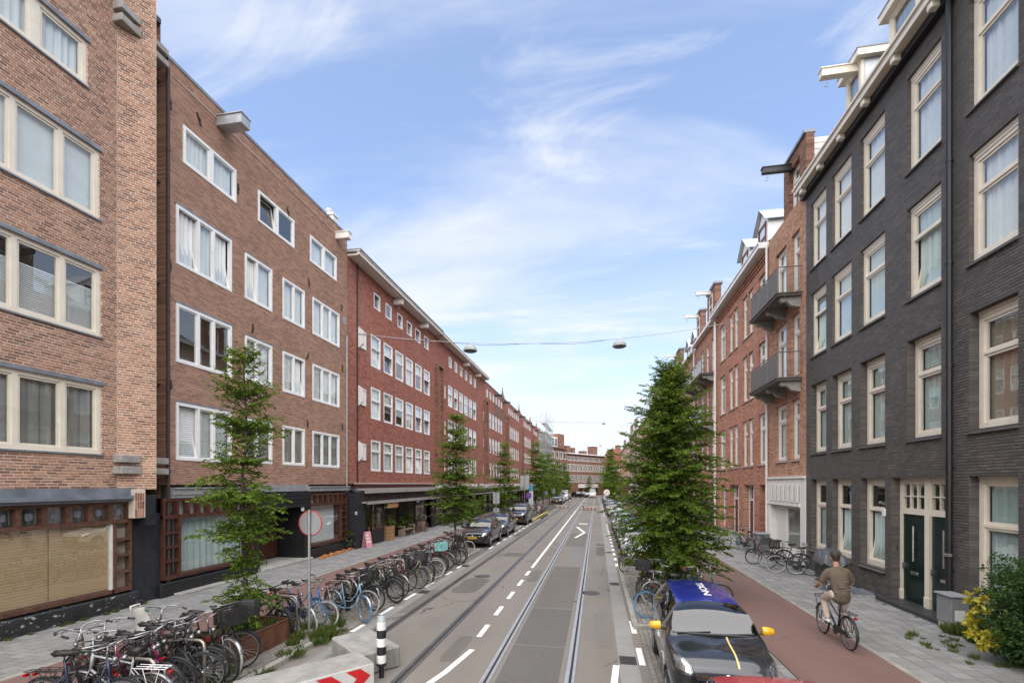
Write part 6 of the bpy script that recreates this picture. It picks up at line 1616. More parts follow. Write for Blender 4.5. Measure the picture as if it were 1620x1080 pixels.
def wheel_parts(ty, fat=.021):
    def f():
        t = MB(); pts = [(cos(a) * (WR - fat), 0, sin(a) * (WR - fat)) for a in [2 * pi * k / 28 for k in range(28)]]; t.tube(pts, fat, 7, closed=True)
        r = MB(); r.lathe([(WR - .048, -.013), (WR - .030, -.016), (WR - .030, .016), (WR - .048, .013), (WR - .048, -.013)], 28, axis='y')
        s = MB()
        for k in range(24):
            a = 2 * pi * k / 24; b_ = a + (.5 if k % 2 else -.5); y = .03 if k % 4 < 2 else -.03
            p, q = Vector((cos(b_) * .025, y, sin(b_) * .025)), Vector((cos(a) * (WR - .045), 0, sin(a) * (WR - .045))); s.tube([p, q], .0022, 3, cap=False)
        h = MB(); h.lathe([(.012, -.055), (.03, -.04), (.022, 0), (.03, .04), (.012, .055)], 8, axis='y')
        return t.mesh('tyre', TY[ty], smooth=True), r.mesh('rim', m_chr), s.mesh('spokes', m_spoke), h.mesh('hub', m_chr)
    return cached(('w', ty, fat), f)
RA, FA = Vector((-.54, 0, WR)), Vector((.57, 0, WR)); BBp = Vector((-.10, 0, .28)); ST_ = Vector((-.245, 0, .80)); HT, HB = Vector((.345, 0, .93)), Vector((.405, 0, .70))
def frame_mesh(kind, col):
    def f():
        m = MB(); r = .017
        m.tube([BBp, ST_, ST_ + Vector((-.025, 0, .10))], [.018, .016, .013], 6); m.tube([HB, HT], .021, 7)
        for s in (-1, 1):
            m.tube([BBp + Vector((0, s * .03, 0)), RA + Vector((0, s * .055, 0))], .010, 5); m.tube([ST_ + Vector((.02, s * .02, -.08)), RA + Vector((0, s * .055, 0))], .008, 5)
        if kind == 'diamond':
            m.tube([HB, BBp], r, 6); m.tube([HT - Vector((0, 0, .03)), ST_], .015, 6)
        elif kind == 'oma':
            m.tube([HB, (.30, 0, .48), (.12, 0, .32), BBp], r, 6); m.tube([HT - Vector((0, 0, .06)), (.26, 0, .66), (.06, 0, .47), (-.17, 0, .45)], .013, 6)
        else:
            m.tube([HB, BBp], .022, 6); m.tube([HT - Vector((0, 0, .06)), (-.175, 0, .56)], .014, 6)
        return m.mesh('frame', bp(col, BC[col]), smooth=True)
    return cached(('f', kind, col), f)
def misc(key):
    def sad():
        m = MB(); m.add([(-.13, -.085, .0), (-.13, .085, .0), (-.02, .06, .01), (.14, .018, .0), (.14, -.018, .0), (-.02, -.06, .01), (-.14, 0, .035), (-.02, 0, .03), (.15, 0, .015), (-.1, -.05, -.05), (-.1, .05, -.05), (.1, 0, -.03)],
                        [(6, 0, 5, 7), (6, 7, 2, 1), (7, 5, 4, 8), (7, 8, 3, 2), (0, 9, 11, 4, 5), (1, 2, 3, 11, 10), (0, 6, 1, 10, 9), (4, 11, 3, 8), (9, 10, 11)]); m.tube([(0, 0, -.02), (.0, 0, -.14)], .012, 6)
        return m.mesh('saddle', m_sadl, smooth=True)
    def bar():
        m = MB(); m.tube([(.0, 0, -.16), (0, 0, .04)], .013, 6)
        for s in (-1, 1): m.tube([(0, 0, .04), (.05, s * .09, .07), (.03, s * .22, .08), (-.10, s * .285, .06), (-.17, s * .29, .055)], .011, 6)
        for s in (-1, 1): m.tube([(-.02, s * .26, .05), (.05, s * .24, .02), (-.10, s * .25, .015)], .006, 4)
        return m.mesh('handlebar', m_chr, smooth=True)
    def flat():
        m = MB(); m.tube([(.0, 0, -.16), (.06, 0, .03)], .014, 6); m.tube([(.0, -.31, .05), (.06, -.1, .035), (.06, .1, .035), (.0, .31, .05)], .012, 6); return m.mesh('handlebar', m_bp, smooth=True)
    def grips():
        m = MB(); m.tube([(-.13, 0, .004), (-.24, 0, -.004)], .018, 7); return m.mesh('grip', m_bp, smooth=True)
    def grips2():
        m = MB(); m.tube([(.005, -.04, .0), (.0, .04, .002)], .018, 7); return m.mesh('grip', m_bp, smooth=True)
    def crank():
        m = MB(); m.lathe([(.0, .045), (.095, .05), (.095, .054), (0, .056)], 20, axis='y')
        for s, a in ((1, .7), (-1, .7 + pi)):
            q = Vector((cos(a) * .17, s * .09, sin(a) * .17)); m.tube([(0, s * .065, 0), q], .011, 5); m.box(q.x - .045, q.x + .045, min(q.y, q.y + s * .09), max(q.y, q.y + s * .09), q.z - .012, q.z + .012)
        return m.mesh('crank', m_bp)
    def chaing():
        m = MB(); m.prism([(-.50, .03), (-.48, .085), (-.06, .105), (.05, .09), (.085, .0), (.05, -.075), (-.03, -.09), (-.06, -.03), (-.46, .01)], .048, .062, 'y'); return m.mesh('chain_guard', m_bp)
    def rack():
        m = MB(); z = .76
        for y in (-.065, 0, .065): m.tube([(-.30, y, z), (-.78, y, z)], .006, 4)
        m.tube([(-.78, -.065, z), (-.78, .065, z)], .006, 4); m.tube([(-.5, -.065, z), (-.5, .065, z)], .005, 4); m.tube([(-.64, -.065, z), (-.64, .065, z)], .005, 4)
        for s in (-1, 1): m.tube([(-.70, s * .065, z), (-.55, s * .06, WR)], .006, 4); m.tube([(-.45, s * .065, z), (-.54, s * .06, WR)], .006, 4)
        return m
    def stand():
        m = MB(); m.tube([(-.40, .05, .32), (-.36, .16, .02)], .010, 5); return m.mesh('kickstand', m_chr)
    def crate(w=.20, l=.17, h=.25):
        m = MB(); z0 = .0
        for i in range(7):
            z = z0 + i * h / 6 - .01
            m.box(-l, l, -w, -w + .012, z, z + .026); m.box(-l, l, w - .012, w, z, z + .026); m.box(-l, -l + .012, -w + .012, w - .012, z, z + .026); m.box(l - .012, l, -w + .012, w - .012, z, z + .026)
        for x in (-l, 0, l - .014):
            for y in (-w + .001, w - .015): m.box(x, x + .014, y, y + .014, z0, z0 + h)
        m.box(-l + .012, l - .012, -w + .012, w - .012, z0 - .01, z0 + .004); return m
    def wire():
        m = MB(); w, l, h = .17, .12, .22
        for z in (0, .11, .22): k = .75 + .25 * z / h; m.tube([(-l * k, -w * k, z), (l * k, -w * k, z), (l * k, w * k, z), (-l * k, w * k, z)], .004, 3, closed=True)
        for i in range(8):
            for s in (-1, 1): y = -w + 2 * w * i / 7; m.tube([(s * l * .75, y * .75, 0), (s * l, y, h)], .0025, 3)
        return m.mesh('basket', m_steel)
    def lampm():
        m = MB(); m.lathe([(0, -.03), (.03, -.02), (.036, .03), (0, .036)], 10, axis='x'); return m.mesh('lamp', m_chr, smooth=True)
    def rlamp():
        m = MB(); m.bbox(-.02, .02, -.035, .035, -.02, .02, .006); return m.mesh('rear_lamp', m_taill)
    if key.startswith('crate:'): return cached(key, lambda: crate().mesh('crate', m_bp if key == 'crate:black' else M('crate_' + key[6:], BC[key[6:]], .6)))
    if key.startswith('rack:'): return cached(key, lambda: rack().mesh('carrier', {'black': m_bp, 'silver': m_chr, 'white': m_white}[key[5:]]))
    return cached(key, dict(saddle=sad, bar=bar, flat=flat, grips=grips, grips2=grips2, crank=crank, chaing=chaing, stand=stand, wire=wire, lamp=lampm, rlamp=rlamp)[key])
def guard(col, front):
    def f():
        m = MB(); a0, a1 = (radians(20), radians(165)) if front else (radians(5), radians(190)); R = WR + .018; n = 16; w = .026
        vs = []
        for k in range(n + 1):
            a = a0 + (a1 - a0) * k / n
            for (dy, dr) in ((-w, -.012), (0, .004), (w, -.012)): vs.append((cos(a) * (R + dr), dy, sin(a) * (R + dr)))
        fs = [(3 * k + j, 3 * k + j + 1, 3 * k + j + 4, 3 * k + j + 3) for k in range(n) for j in range(2)]; m.add(vs, fs)
        for s in (-1, 1): m.tube([(0, s * .05, 0), (cos(a0 + .1) * R, s * .02, sin(a0 + .1) * R) if front else (cos(a1 - .2) * R, s * .02, sin(a1 - .2) * R)], .0035, 3)
        return m.mesh('mudguard', {'black': m_bp, 'silver': m_chr}.get(col) or bp(col, BC[col]), smooth=True)
    return cached(('g', col, front), f)
def fork_mesh(col):
    def f():
        m = MB(); m.tube([HB + (HB - HT).normalized() * .02, HB], .018, 6)
        for s in (-1, 1): m.tube([HB, HB + Vector((.01, s * .045, -.03)), (.50, s * .055, .42), FA + Vector((0, s * .055, 0))], [.013, .013, .010, .008], 5)
        return m.mesh('fork', m_chr if col == 'silver' else bp(col, BC[col]), smooth=True)
    return cached(('k', col), f)
def bicycle(label, x, y, deg, z=ZS, lean=0, steer=0, frame='oma', col='black', tf='black', tr='black', guards='black', bar='bar', crate=None, wire=False, rack='black', chain=True, fat=.021, group=None, seat=None, saddle=None, fork=None, grip=None, name='bicycle', s=1.0, pitch=0):
    b = thing(name, label, 'bicycle', (x, y, z - .003), 0, group); b.rotation_euler = (radians(lean), radians(pitch), radians(deg)); b.scale = (s, s, s)
    place('frame', frame_mesh(frame, col), b)
    Sm = Matrix.Translation(HT) @ Matrix.Rotation(radians(steer), 4, (HT - HB).normalized()) @ Matrix.Translation(-HT)
    def put(nm, me, off=(0, 0, 0), st=False, parent=None, sc=1.0):
        o = place(nm, me, parent or b); mt = Matrix.Translation(off) @ Matrix.Scale(sc, 4); o.matrix_local = (Sm @ mt) if st else mt; return o
    for nm, ax, ty, st in (('front_wheel', FA, tf, True), ('rear_wheel', RA, tr, False)):
        t, r, sp, h = wheel_parts(ty, fat); w = put(nm, t, ax, st); place('rim', r, w); place('spokes', sp, w); place('hub', h, w)
    put('fork', fork_mesh(fork or col), (0, 0, 0), True)
    if guards: put('mudguard', guard(guards, True), FA, True); put('mudguard', guard(guards, False), RA)
    put('saddle', misc('saddle'), ST_ + Vector((-.03, 0, .21)))
    hb = put('handlebar', misc(bar), HT + Vector((-.01, 0, .15)), True)
    gy, gz = (.289, .054) if bar == 'bar' else (.33, .05)
    place('grip', misc('grips' if bar == 'bar' else 'grips2'), hb, (0, -gy, gz)); g_ = place('grip', misc('grips' if bar == 'bar' else 'grips2'), hb, (0, gy, gz))
    if grip: g_.data = cached(('grip', bar, grip), lambda: _recol(g_.data, M('grip_' + grip, BC[grip], .6)))
    put('crank', misc('crank'), BBp)
    if chain: put('chain_guard', misc('chaing'), BBp)
    if rack: put('carrier', misc('rack:' + rack)); put('rear_lamp', misc('rlamp'), (-.81, 0, .70))
    put('headlamp', misc('lamp'), HT + Vector((.09, 0, .0)), True); put('kickstand', misc('stand'))
    if crate: put('crate', misc('crate:' + crate), HT + Vector((.27, 0, .02)), True)
    if wire: put('basket', misc('wire'), HT + Vector((.20, 0, -.02)), True)
    if seat:
        m = cached(('seat', seat), lambda: child_seat()); put('child_seat', m, (-.56, 0, .80), sc=.8)
    return b
def _recol(me, mat): m2 = me.copy(); m2.materials.clear(); m2.materials.append(mat); return m2
def child_seat():
    m = MB(); n = 10; vs = []
    for i in range(n + 1):                         # a rounded shell that rises from the seat into the back
        t_ = i / n; zc = .02 + (.0 if t_ < .35 else (t_ - .35) * .78); xc = .14 - t_ * .7 if t_ < .35 else -.105 - (t_ - .35) * .16; hw = .14 + .02 * sin(t_ * 3.1) - .05 * max(0, t_ - .75) * 4 * .6
        for j in range(9): v_ = j / 8 * 2 - 1; vs.append((xc + (.10 * v_ ** 4 if t_ >= .35 else 0), v_ * hw, zc + (.10 * v_ ** 4 if t_ < .5 else 0)))
    fs = [(i * 9 + j, i * 9 + j + 1, i * 9 + j + 10, i * 9 + j + 9) for i in range(n) for j in range(8)]; m.add(vs, fs)
    m.tube([(-.19, -.10, .48), (-.22, -.09, .60), (-.22, .09, .60), (-.19, .10, .48)], .018, 7)
    for s in (-1, 1): m.tube([(.12, s * .12, .02), (.15, s * .13, -.15), (.12, s * .13, -.30)], [.035, .03, .04], 6)
    return m.mesh('child_seat', M('seat_shell', (.56, .54, .50), .5), smooth=True)
# ---- near cluster beside the planter
gN = 'bicycles between the planter and the near racks'
bicycle('black bicycle with silver wheels and a black crate right beside the planter', -6.85, 7.12, 4, lean=-4, steer=-22, col='black', tf='white', guards='silver', crate='black', fork='silver')
bicycle('black bicycle with a black crate and dark tyres squeezed against the planter', -6.95, 7.38, 10, lean=-6, steer=14, col='black', crate='black')
bicycle('bicycle carrying a white child seat behind its saddle', -7.05, 6.75, -8, lean=5, steer=12, col='grey', seat=True, frame='diamond', guards='silver', rack='silver')
bicycle('black bicycle with one bright green handlebar grip', -7.35, 7.0, 172, lean=4, steer=-18, col='black', grip='green', wire=True)
bicycle('black sports bicycle with thick frame and orange marks on its bottle', -6.8, 6.45, 12, lean=9, steer=10, col='black', frame='diamond', bar='flat', guards=None, rack=None, chain=False)
bicycle('bright pink framed bicycle among the near black ones', -6.95, 6.05, 6, lean=6, steer=-14, col='pink', frame='mixte', guards='black')
bicycle('silver bicycle with a white rear carrier', -6.75, 5.62, 186, lean=-4, steer=10, col='silver', frame='diamond', rack='white', guards='silver', tf='black')
bicycle('dark grey bicycle with an orange seat bag beside the pink one', -7.0, 6.26, -4, lean=7, steer=20, col='grey', frame='mixte')
bicycle('brown bicycle with swept silver bars at the end of the near cluster', -7.5, 5.9, 158, lean=-5, steer=14, col='brown', frame='oma', rack='silver')
bicycle('black bicycle lying against the brown one with silver bars', -7.4, 5.55, 166, lean=8, steer=-20, col='black', frame='diamond', bar='bar', tf='white')
bicycle('dark navy bicycle in the corner behind the near hoops', -7.0, 5.25, 8, lean=-5, steer=8, col='navy', frame='oma')
bicycle('black bicycle with wide flat bar between the pink and the silver one', -6.9, 5.85, 14, lean=4, steer=-10, col='black', frame='mixte', bar='flat')
for k, (x, y, dg_, st_) in enumerate(((-6.85, 6.62, 8, 12), (-7.15, 6.5, -6, -16), (-6.95, 5.45, 10, 14), (-7.3, 6.15, 176, 10), (-6.75, 6.92, 2, -10))):
    bicycle('plain black bicycle packed tight in the near cluster', x, y, dg_, lean=(5, -6, 4, -3, 7)[k], steer=st_, col='black', frame=('diamond', 'oma', 'mixte', 'oma', 'diamond')[k], guards=('black', 'black', None, 'silver', 'black')[k], group='plain black bicycles of the near cluster')
# ---- beyond the planter
bicycle('fat-tyred black bicycle just past the planter', -7.3, 9.32, -8, lean=5, steer=-12, col='black', fat=.045, frame='mixte', bar='flat', guards=None, tf='black')
bicycle('black bicycle with silver mudguards behind the traffic sign pole', -7.05, 9.75, -4, .01 + .0, lean=4, steer=-16, col='black', tf='white', guards='silver', crate=None)
bicycle('bright blue bicycle with white-walled front tyre behind the sign pole', -6.9, 10.15, -8, .01, lean=-5, steer=14, col='blue', tf='white', guards='silver')
bicycle('blue bicycle with wire basket next to the bright blue one', -7.25, 10.45, -5, .01, lean=4, steer=-8, col='blue', tf='blue', wire=True)
bicycle('pale blue bicycle with thick blue front tyre beside the concrete block', -6.22, 10.95, -17, .01, lean=-3, steer=-16, col='sky', tf='blue', guards='silver', rack='silver', fork='black')
bicycle('black bicycle with big front crate behind the blue-tyred one', -6.45, 11.5, -12, .01, lean=3, steer=12, col='black', crate='black', tf='white')
# ---- the long row
gR = 'plain black bicycles in the long row'; LBL = 'plain black city bicycle standing in the long row'
row = [dict(col='black'), dict(col='black', tf='white', guards='silver'), dict(col='black', fat=.03), dict(col='green', frame='oma', _l='dark green step-through bicycle in the long row'), dict(col='black', guards='silver'), dict(col='maroon', frame='mixte', _l='maroon bicycle in the long row next to a black crate'), dict(col='black', crate='black', _l='black bicycle with a wide black crate in the middle of the long row'),
       dict(col='cream', tf='cream', frame='oma', _l='cream bicycle with cream tyres in the long row'), dict(col='black'), dict(col='navy', frame='diamond', _l='navy blue sports bicycle in the long row', bar='flat'), dict(col='black', tf='white'), dict(col='silver', frame='diamond', tf='white', guards='silver', _l='silver bicycle with white-walled tyre in the long row'),
       dict(col='grey', crate='teal', _l='grey bicycle carrying a turquoise crate in the long row'), dict(col='black'), dict(col='black', guards='silver', wire=True, _l='black bicycle with a wire basket near the end of the long row'), dict(col='red', frame='mixte', _l='red bicycle near the far end of the long row'), dict(col='black', fat=.03), dict(col='black', crate='black', _l='last black bicycle with crate at the long row\'s far kerb'), dict(col='black')]
rg = random.Random(3)
for i, d in enumerate(row):
    d = dict(d); lab = d.pop('_l', None); y = 11.95 + i * .445
    bicycle(lab or LBL, -6.42 + rg.uniform(-.16, .14), y, rg.uniform(-26, 2), .01, lean=rg.uniform(-6, 6), steer=rg.uniform(-25, 20), group=None if lab else gR, s=rg.uniform(.97, 1.03), **d)
bicycle('tan-tyred bicycle standing on the verge before the black hatchback', -6.5, 20.95, -20, lean=4, steer=-18, col='brown', tf='cream', tr='cream')
bicycle('cream-tyred grey bicycle beside the tan-tyred one on the verge', -6.55, 21.45, -8, lean=-4, steer=12, col='grey', tf='cream', tr='cream')
bicycle('red bicycle leaning by the young tree on the verge', -6.9, 21.8, -12, lean=5, steer=10, col='red', frame='mixte')
bicycle('slim dark bicycle leaning on the plant shop bench', XL + .75, 30.6, 76, lean=8, steer=12, col='purple', frame='diamond', guards=None)
# ---- under the big hornbeam
bicycle('dark bicycle with black front crate standing on the kerb by the big tree', 1.32, 14.25, 252, lean=-5, steer=14, col='brown', crate='black')
bicycle('bicycle with a pale blue tyre poking out behind the blue-roofed car', 1.75, 12.35, 205, lean=4, steer=-14, col='black', tf='blue', tr='blue')
bicycle('dark bicycle with a red grip between the tree and the blue-roofed car', 2.25, 12.9, 12, lean=6, steer=16, col='navy', frame='diamond', grip='red')
bicycle('dark green bicycle with black tyre reaching over the bicycle path', 2.7, 13.3, 8, lean=-5, steer=-16, col='green', guards='silver', fat=.024)
bicycle('black bicycle hidden under the big hornbeam\'s lowest branches', 1.95, 14.3, 200, lean=5, steer=8, col='black')
bicycle('grey bicycle under the big hornbeam beside the black one', 2.1, 13.6, 188, lean=-4, steer=-8, col='grey', tf='white')
bicycle('black bicycle parked at the verge\'s far end before the white hatchback', 1.5, 18.6, 215, lean=5, steer=14, col='black')
bicycle('brown bicycle beside the black one at the verge\'s far end', 1.75, 18.1, 200, lean=-4, steer=-14, col='brown', tf='cream')
# ---- right pavement
bicycle('white-and-black bicycle parked upright before the dark red doors', 7.15, 26.0, 150, lean=-4, steer=12, col='white', frame='oma', tr='white')
bicycle('dark red bicycle with blue tyre beside the grey bin', 7.2, 25.0, 105, lean=5, steer=-16, col='maroon', tf='blue', frame='mixte')
bicycle('maroon bicycle with a blue saddle cover before the white shop front', 7.0, 20.9, 168, lean=-4, steer=12, col='maroon', frame='oma')
bicycle('black bicycle with silver bars before the white shop front', 7.2, 19.9, 160, lean=5, steer=-8, col='black', crate='black')
bicycle('black bicycle with wide crate next to the covered cargo bike', 7.2, 19.0, 158, lean=-3, steer=8, col='black', crate='black', tf='white')
bicycle('grey bicycle against the dark house beside the cargo bike', 7.75, 18.6, 150, lean=4, steer=10, col='grey')
# ---- far ones
for i, (x, y) in enumerate(((-6.9, 47.5), (-6.9, 48.4), (-6.9, 49.2), (-6.9, 50.2), (-6.9, 55), (-6.9, 56), (2.0, 43.5), (2.0, 44.4), (2.0, 45.3))):
    bicycle(('black', 'grey', 'maroon')[i % 3] + (' bicycle parked on the yellow-kerbed verge' if x < 0 else ' bicycle parked on the second tree verge'), x, y, 10 - 20 * (i % 3), lean=4, col=('black', 'grey', 'maroon')[i % 3], group='bicycles on the yellow-kerbed verge' if x < 0 else 'bicycles on the second tree verge')

# ------------------------------------------------------------------ cargo bike under a grey cover
cb = bicycle('cargo bike with black box under a crumpled grey cover', 7.35, 17.0, 262, lean=0, steer=0, col='black', frame='mixte', rack='black', tr='cream')
mb = MB(); mb.prism([(.30, .35), (1.05, .42), (1.12, .98), (.22, .98)], -.31, .31, 'y'); bx_ = mb.build('cargo_box', m_bp, cb)
vs, fs = [], []; nx, ny = 12, 9
for i in range(nx + 1):
    for j in range(ny + 1):
        u, v = i / nx * 2 - 1, j / ny * 2 - 1; x_ = .66 + u * .52; y_ = v * .37
        e = max(abs(u), abs(v)); z_ = 1.30 - .30 * max(0, e) ** 3 - .06 * abs(u) + .05 * sin(i * 1.7 + j) + .04 * sin(j * 2.3 - i * .9)
        if e > .95: z_ = .86 + .05 * sin(i * 2.1 + j * 1.7)
        vs.append((x_, y_, z_))
for i in range(nx):
    for j in range(ny): a = i * (ny + 1) + j; fs.append((a, a + 1, a + ny + 2, a + ny + 1))
me = bpy.data.meshes.new('cover'); me.from_pydata(vs, [], fs); me.materials.append(M('grey_tarpaulin', (.075, .078, .085), .4, var=.25, vs=8)); me.polygons.foreach_set('use_smooth', [True] * len(fs)); place('cover', me, cb)
t, r, sp, h = wheel_parts('cream'); w = place('front_wheel', t, cb, (1.32, 0, WR * .74)); w.scale = (.74,) * 3; place('rim', r, w); place('spokes', sp, w); place('hub', h, w)
mb = MB(); mb.tube([(.42, 0, .7), (.6, 0, .30), (1.1, 0, .30), (1.2, 0, .55)], .022, 6); mb.tube([(1.2, .06, .55), (1.32, .06, .25)], .012, 5); mb.tube([(1.2, -.06, .55), (1.32, -.06, .25)], .012, 5); mb.build('long_frame', m_bp, cb)
# ================================================================== STREET FURNITURE
m_corten = M('corten_steel', (.16, .07, .042), .75, .2, var=.35, vs=5, bump=.15, bs=30)
m_soil = M('soil', (.06, .045, .03), .95, var=.4, vs=10, bump=.6, bs=25)
pl = thing('planter', 'rusty steel planter box holding the young hornbeam', 'planter', (-7.08, 8.4, ZS))
a, c, d_, e_ = -.55, .55, -.72, .72
for (bx0, bx1, by0, by1) in ((a, c, d_, d_ + .015), (a, c, e_ - .015, e_), (a, a + .015, d_ + .015, e_ - .015), (c - .015, c, d_ + .015, e_ - .015)): mb = MB(); mb.box(bx0, bx1, by0, by1, 0, .45); mb.build('side_plate', m_corten, pl)
mb = MB(); mb.box(a + .015, c - .015, d_ + .015, e_ - .015, 0, .38); mb.build('soil', m_soil, pl)
mb = MB(); mb.box(a - .01, c + .01, d_ - .01, d_ + .03, .45, .46); mb.box(a - .01, c + .01, e_ - .03, e_ + .01, .45, .46); mb.box(a - .01, a + .03, d_ + .03, e_ - .03, .45, .46); mb.box(c - .03, c + .01, d_ + .03, e_ - .03, .45, .46); mb.build('rim', m_corten, pl)
place('weeds', tufts[0], pl, (.3, -.4, .38)); place('weeds', tufts[1], pl, (.25, .4, .38), (0, 0, 1), (1.3, 1.3, 1.3)); place('weeds', tufts[2], pl, (-.2, .5, .38), (0, 0, 2))
# hoops for bicycles
_h = MB(); _h.tube([(0, -.32, -.05), (0, -.32, .68), (0, -.30, .76), (0, -.24, .80), (0, .24, .80), (0, .30, .76), (0, .32, .68), (0, .32, -.05)], .024, 8); hm = _h.mesh('bicycle_hoop', M('stainless_tube', (.40, .36, .31), .4, .7, var=.15), smooth=True)
for k, (x, y, z) in enumerate(((-6.6, 6.6, ZS), (-6.62, 5.75, ZS), (-7.0, 9.55, ZS), (-6.9, 11.7, 0.01), (-6.9, 13.5, .01), (-6.9, 15.3, .01), (-6.9, 17.1, .01), (-6.9, 18.9, .01))):
    o = place('bicycle_hoop', hm, None, (x, y, z), (0, 0, radians(90)))
    tag(o, {0: 'bare metal bicycle hoop closest to the planter', 1: 'metal bicycle hoop beside the pink bicycle', 2: 'metal bicycle hoop behind the fat-tyred bicycle'}.get(k, 'metal bicycle hoop among the bicycles of the long row'), 'bicycle rack', 'bicycle hoops')
# concrete blocks
def block(label, c_, rz, L, Wd, Hh):
    o = thing('concrete_block', label, 'barrier', (c_[0], c_[1], .003), rz)
    mb = MB(); mb.bbox(-L / 2, L / 2, -Wd / 2, Wd / 2, 0, Hh, .03); mb.build('block', M('pale_concrete', (.29, .28, .255), .9, var=.22, vs=3, bump=.5, bs=40, dirt=.55), o); return o
block('plain pale concrete block beside the striped bollard', (-4.43, 8.43), math.atan2(-.85, 1.04), 1.35, .82, .40)
o = block('pale concrete block with red and white chevron board', (-4.62, 6.86), math.atan2(.78, .62), 2.0, .68, .43)
mb = MB(); mb.box(-.98, .98, -.365, -.34, .04, .40); pn = mb.build('chevron_board', M('board_white', (.55, .54, .52), .5, var=.08, dirt=.3), o)
m_redp = M('red_reflective', (.52, .015, .02), .4, var=.08)
for k in range(4):
    x0 = .92 - k * .48; mb = MB()
    for sgn in (-1, 1):
        zm, ze = .22, .22 + sgn * .155
        mb.add([(x0, -.369, zm), (x0 - .24, -.369, zm), (x0 - .42, -.369, ze), (x0 - .18, -.369, ze)], [(0, 1, 2, 3) if sgn > 0 else (3, 2, 1, 0)])
    mb.build('chevron', m_redp, pn)
# striped bollard
bo = thing('striped_bollard', 'black and white striped marker post beside the concrete blocks', 'bollard', (-3.78, 7.8, 0))
mb = MB(); mb.lathe([(.0, 0), (.045, 0), (.045, .24), (0, .24)], 10); mb.build('foot', m_black, bo)
mb = MB(); mb.lathe([(0, .21), (.085, .22), (.09, .25), (.085, .27), (0, .27)], 16); mb.build('collar', m_black, bo, smooth=True)
for k in range(5):
    mb = MB(); z0 = .265 + k * .148; mb.lathe([(.082, z0), (.082, z0 + .148)], 18); mb.build('band', m_white if k % 2 == 0 else m_black, bo, smooth=True)
mb = MB(); mb.lathe([(.082, 1.005), (.084, 1.01), (.07, 1.015), (.066, 1.10), (0, 1.105)], 16); mb.build('lamp_cap', M('grey_lens', (.30, .33, .34), .25), bo, smooth=True)
# traffic signs
def sign(label, x, y, z0, top, plates, name='traffic_sign', r=.03, rz=0, group=None):
    o = thing(name, label, 'sign', (x, y, z0), rz, group)
    mb = MB(); mb.tube([(0, 0, -.1), (0, 0, top)], r, 8); smooth_by_angle(mb.build('pole', m_steel, o))
    for p in plates:
        if p[0] == 'disc':
            _, zc, R, face, rim, yy = p
            mb = MB(); mb.lathe([(0, -.004), (R * .93, -.004), (R * .93, .004), (0, .004)], 28, (0, yy, zc), axis='y'); mb.build('sign_plate', face, o)
            mb = MB(); mb.lathe([(R * .92, -.006), (R, -.012), (R, .008), (R * .92, .006)], 28, (0, yy, zc), axis='y'); mb.build('sign_rim', rim, o, smooth=True)
            mb = MB(); mb.box(-.05, .05, yy - .02 if yy > 0 else yy, yy if yy > 0 else yy + .02, zc + R * .8, zc + R * .86); mb.box(-.05, .05, yy - .02 if yy > 0 else yy, yy if yy > 0 else yy + .02, zc - R * .86, zc - R * .8); mb.build('clamp', m_steel, o)
        else:
            _, zc, w_, h_, face, yy = p
            mb = MB(); mb.bbox(-w_ / 2, w_ / 2, yy - .01, yy + .01, zc - h_ / 2, zc + h_ / 2, .004); mb.build('sign_plate', face, o)
    return o
m_sback = M('sign_back', (.36, .37, .38), .5, .3, var=.06); m_srim = M('sign_red', (.50, .04, .05), .4); m_sblue = M('sign_blue', (.02, .06, .45), .4)
sign('round traffic sign seen from behind, grey with red rim, by the bicycles', -6.25, 9.37, ZS, 2.78, [('disc', 2.48, .285, m_sback, m_srim, .04)])
sign('grey rectangular sign back above a small plate beside the grey hatchback', -7.55, 34.9, ZS, 2.7, [('r', 2.25, .5, .85, m_sback, .05), ('r', 1.35, .45, .3, m_sback, .05)])
o = sign('blue and red no-stopping sign beyond the black off-roader', -6.6, 45.8, ZS, 2.5, [('disc', 2.2, .3, m_sblue, m_srim, -.04)])
mb = MB()
for an in (45, 135):
    d = Vector((cos(radians(an)), sin(radians(an)))) * .27; n_ = Vector((-d.y, d.x)).normalized() * .03
    mb.add([(d.x + n_.x, -.047, 2.2 + d.y + n_.y), (d.x - n_.x, -.047, 2.2 + d.y - n_.y), (-d.x - n_.x, -.047, 2.2 - d.y - n_.y), (-d.x + n_.x, -.047, 2.2 - d.y + n_.y)], [(0, 1, 2, 3)])
mb.build('red_cross', m_srim, o)
sign('tall grey board on a pole behind the no-stopping sign', -7.3, 47.5, ZS, 4.4, [('r', 3.5, .9, 1.4, m_sback, .05)])
sign('slim white and blue banner post beyond the no-stopping sign', -6.9, 49.5, ZS, 3.2, [('r', 1.5, .42, 2.2, M('banner', (.6, .68, .74), .5), .05), ('r', 2.95, .42, .6, M('banner_blue', (.05, .3, .5), .5), .05)])
sign('small round sign back by the far scooters', -6.3, 58.5, ZS, 2.5, [('disc', 2.2, .3, m_sback, m_sback, .04)])
sign('rectangular sign back by the far left trees', -6.3, 69, ZS, 2.7, [('r', 2.3, .5, .7, m_sback, .05)])
o = sign('white round sign with red rim on the second tree verge', 1.15, 56, .1, 2.7, [('disc', 2.35, .38, m_white, m_srim, -.04)])
mb = MB(); mb.add([(-.22, -.048, 2.16), (-.26, -.048, 2.2), (.22, -.048, 2.54), (.26, -.048, 2.5)], [(0, 1, 2, 3)][:0] + [(0, 3, 2, 1)]); mb.build('sign_bar', m_srim, o)
